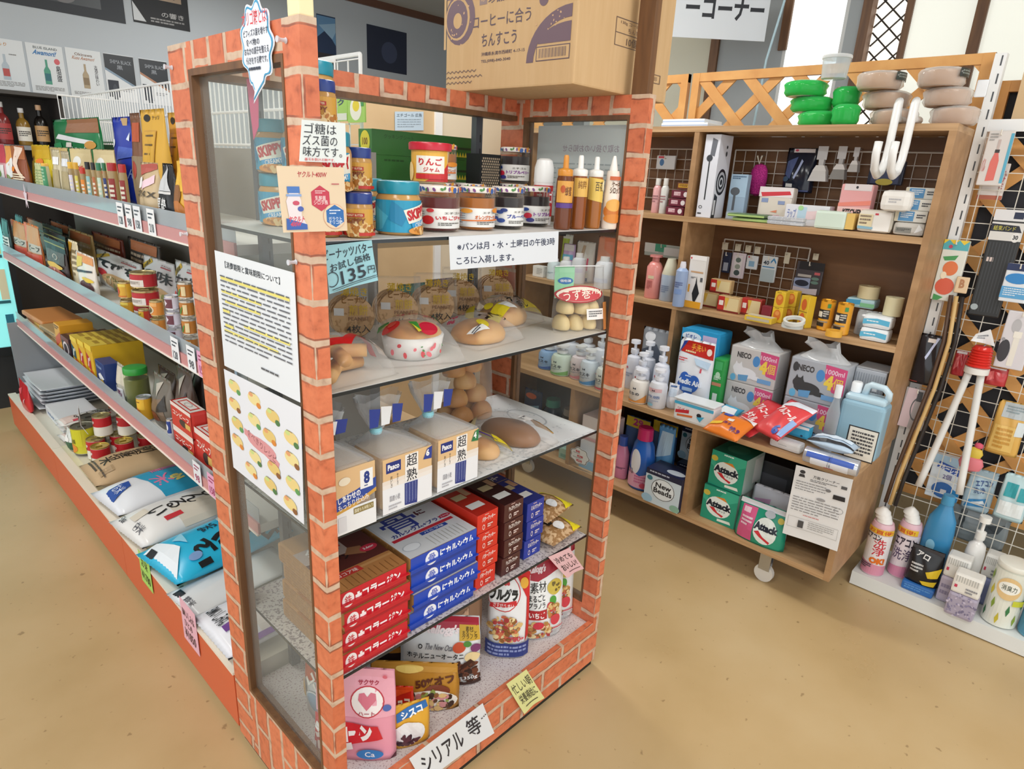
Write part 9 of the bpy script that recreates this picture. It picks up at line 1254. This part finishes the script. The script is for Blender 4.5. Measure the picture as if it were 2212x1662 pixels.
# small moves along the shelf so that neighbours touch without cutting into each other
SETTLE = {'peanut_butter_jar.002': (0.022, 0.03), 'peanut_butter_jar.003': (0.021, 0.024), 'peanut_butter_jar.009': (0.017, 0.025), 'peanut_butter_jar.010': (0.002, 0.006), 'peanut_butter_jar.011': (0.002, 0.006), 'peanut_butter_jar.014': (0.002, 0.006), 'jam_jar.004': (-0.002, -0.002), 'jam_jar.005': (-0.002, -0.002), 'jam_jar.006': (0.018, 0.008), 'syrup_bottle': (-0.029, -0.021), 'syrup_bottle.001': (0.002, 0.002), 'biscuit_bag.003': (0.033, 0.037), 'biscuit_bag.004': (0.051, 0.039), 'apple_cake': (0.012, 0.016), 'bun_bag': (0.002, 0.002), 'bun_bag.001': (-0.012, -0.028), 'roll_bag': (0.024, 0.026), 'bun_bag.003': (0.02, -0.001), 'nut_snack_bag.001': (0.013, 0.043), 'cereal_pouch': (-0.005, -0.004), 'cereal_pouch.001': (-0.011, 0.025), 'cereal_pouch.005': (0.011, 0.012), 'seasoning_pouch': (0.004, 0.025), 'seasoning_pouch.002': (-0.016, 0.003), 'seasoning_pouch.003': (0.003, 0.001), 'seasoning_pouch.004': (0.001, 0.006), 'snack_pouch': (0.004, 0.011), 'snack_bag.001': (0.017, 0.057), 'snack_bag.002': (-0.002, -0.006), 'yellow_pouch': (-0.02, -0.023), 'yellow_pouch.001': (0.004, 0.011), 'flat_packet': (-0.005, 0.027), 'flat_packet.001': (0, 0.003), 'stew_pouch.002': (-0.007, 0.005), 'soup_pouch': (-0.005, 0.004), 'food_can.001': (-0.012, -0.041), 'food_can.002': (0, 0), 'food_can.003': (0.001, 0.003), 'food_can.004': (0.007, 0.027), 'food_can.007': (0.006, 0.019), 'food_can.009': (0.006, 0.019), 'food_can.010': (0.013, 0.038), 'food_can.012': (0.007, 0.019), 'food_can.013': (0.013, 0.038), 'food_can.014': (0.02, 0.057), 'dried_food_bag.001': (-0.001, -0.003), 'dried_food_bag.002': (0.014, 0.041), 'dried_food_bag.003': (0.015, 0.048), 'foam_tray': (0.016, 0.003), 'foam_tray.001': (0.028, 0.01), 'foam_tray.002': (0.028, 0.01), 'foam_tray.003': (0.028, 0.01), 'foam_tray.004': (0.028, 0.01), 'foam_tray.005': (0.028, 0.01), 'white_box': (0.006, 0.029), 'noodle_pack.001': (0.007, 0.035), 'noodle_pack.002': (-0.001, -0.007), 'noodle_pack.003': (0.002, 0.009), 'food_can.017': (0.007, 0.005), 'soup_can.005': (0.002, 0.009), 'rice_bag': (0.001, 0.003), 'rice_bag.004': (0.002, 0.006), 'rice_bag.005': (0.001, 0.003), 'refill_pouch.001': (0.002, 0.002), 'bowl': (0.008, 0.003), 'bowl.001': (0.032, 0.012), 'bowl.002': (0.032, 0.012), 'bowl.003': (-0.03, 0.002), 'bowl.004': (0.047, 0.016), 'bowl.005': (0.025, -0.003), 'bowl.006': (0.025, -0.003), 'bowl.007': (0.009, -0.008), 'photo_carton': (0.054, 0.025), 'mitt_pack': (0.033, 0.004), 'sponge_bag': (-0.008, 0.013), 'wrap_carton.002': (0.028, 0.01), 'cloth_pack': (-0.005, 0.011), 'cloth_pack.001': (-0.016, 0.022), 'foam_block': (-0.007, -0.006), 'foam_block.001': (-0.007, -0.006), 'sponge_pack': (0.003, 0.001), 'cotton_pack.001': (-0.049, -0.012), 'soap_carton.002': (0.042, 0.009), 'small_carton': (0.003, 0.001), 'shampoo_bottle.002': (-0.061, -0.033), 'rain_pack': (-0.022, -0.011), 'battery_pack': (0.054, 0.026), 'battery_pack.002': (0.023, 0.01), 'battery_pack.003': (0.058, 0.018), 'lighter_carton.001': (0.057, 0.02), 'lighter_carton.003': (0.057, 0.02), 'lighter_carton.004': (0.006, 0.002), 'ruler_carton': (-0.04, -0.016), 'tape_roll': (-0.047, -0.016), 'tape_roll.001': (-0.066, -0.023), 'masking_roll': (0.024, 0.007), 'tape_roll.002': (-0.048, -0.014), 'tape_bag': (0.035, 0.008), 'bandage_pack': (0.035, 0.008), 'tape_roll.003': (0.035, 0.008), 'refill_pouch.003': (0.02, 0.016), 'refill_pouch.006': (0.002, 0.002), 'pump_bottle.001': (-0.004, 0.015), 'pump_bottle.002': (-0.013, -0.01), 'pump_bottle.005': (0.007, 0.006), 'pump_bottle.007': (0.012, 0.003), 'pump_bottle.010': (-0.017, -0.011), 'pump_bottle.011': (0.005, 0.003), 'pump_bottle.012': (0.002, -0.002), 'pump_bottle.013': (0.018, 0.024), 'pump_bottle.014': (-0.017, -0.01), 'refill_pouch.007': (0.006, -0.002), 'refill_pouch.008': (0.022, 0.013), 'refill_pouch.009': (0.011, 0.012), 'tissue_bundle': (0.025, 0), 'tissue_bundle.001': (0.018, -0.02), 'clear_bottle': (0.01, 0.007), 'liquid_jug': (0.035, 0.008), 'wipes_tub': (-0.023, -0.011), 'wipes_pack.002': (0.019, -0.007), 'wipes_pack.003': (-0.003, 0), 'wipes_pack.004': (0.051, 0.04), 'wipes_pack.005': (-0.017, -0.015), 'cotton_pack.003': (0.056, 0.002), 'foil_roll': (-0.048, -0.012), 'foil_pack': (-0.048, -0.012), 'refill_pouch.010': (0.006, 0.007), 'detergent_carton': (-0.036, 0.001), 'detergent_carton.001': (0.091, 0.042), 'detergent_carton.002': (0.045, 0.021), 'cleaner_bottle': (0.007, 0.006), 'cleaner_bottle.001': (0.009, -0.001), 'tool_pack.001': (0.025, 0.004), 'cable_tie_pack': (0.02, 0.002), 'sponge_pack.001': (0.002, -0.002), 'red_bag': (-0.006, -0.001), 'black_pack': (0.005, -0.008), 'plug_pack': (-0.004, -0.005), 'bath_toy': (0.006, 0), 'toilet_pack': (0.076, 0.008), 'cooler_pack': (0.059, 0.004), 'spray_can.001': (0.06, 0.008), 'blue_bottle': (0.004, 0.011), 'freshener_tub': (-0.043, -0.003), 'freshener_tub.001': (-0.043, -0.002), 'freshener_tub.002': (0.047, 0.001), 'pump_bottle.016': (-0.006, 0.002), 'purple_pack': (0.05, -0.012), 'purple_pack.001': (0.053, -0.012), 'grey_bag': (0.079, 0.005)}
if 'NOSETTLE' not in globals():
    for k, (dx, dy) in SETTLE.items():
        o = bpy.data.objects.get(k)
        if o: o.location.x += dx; o.location.y += dy
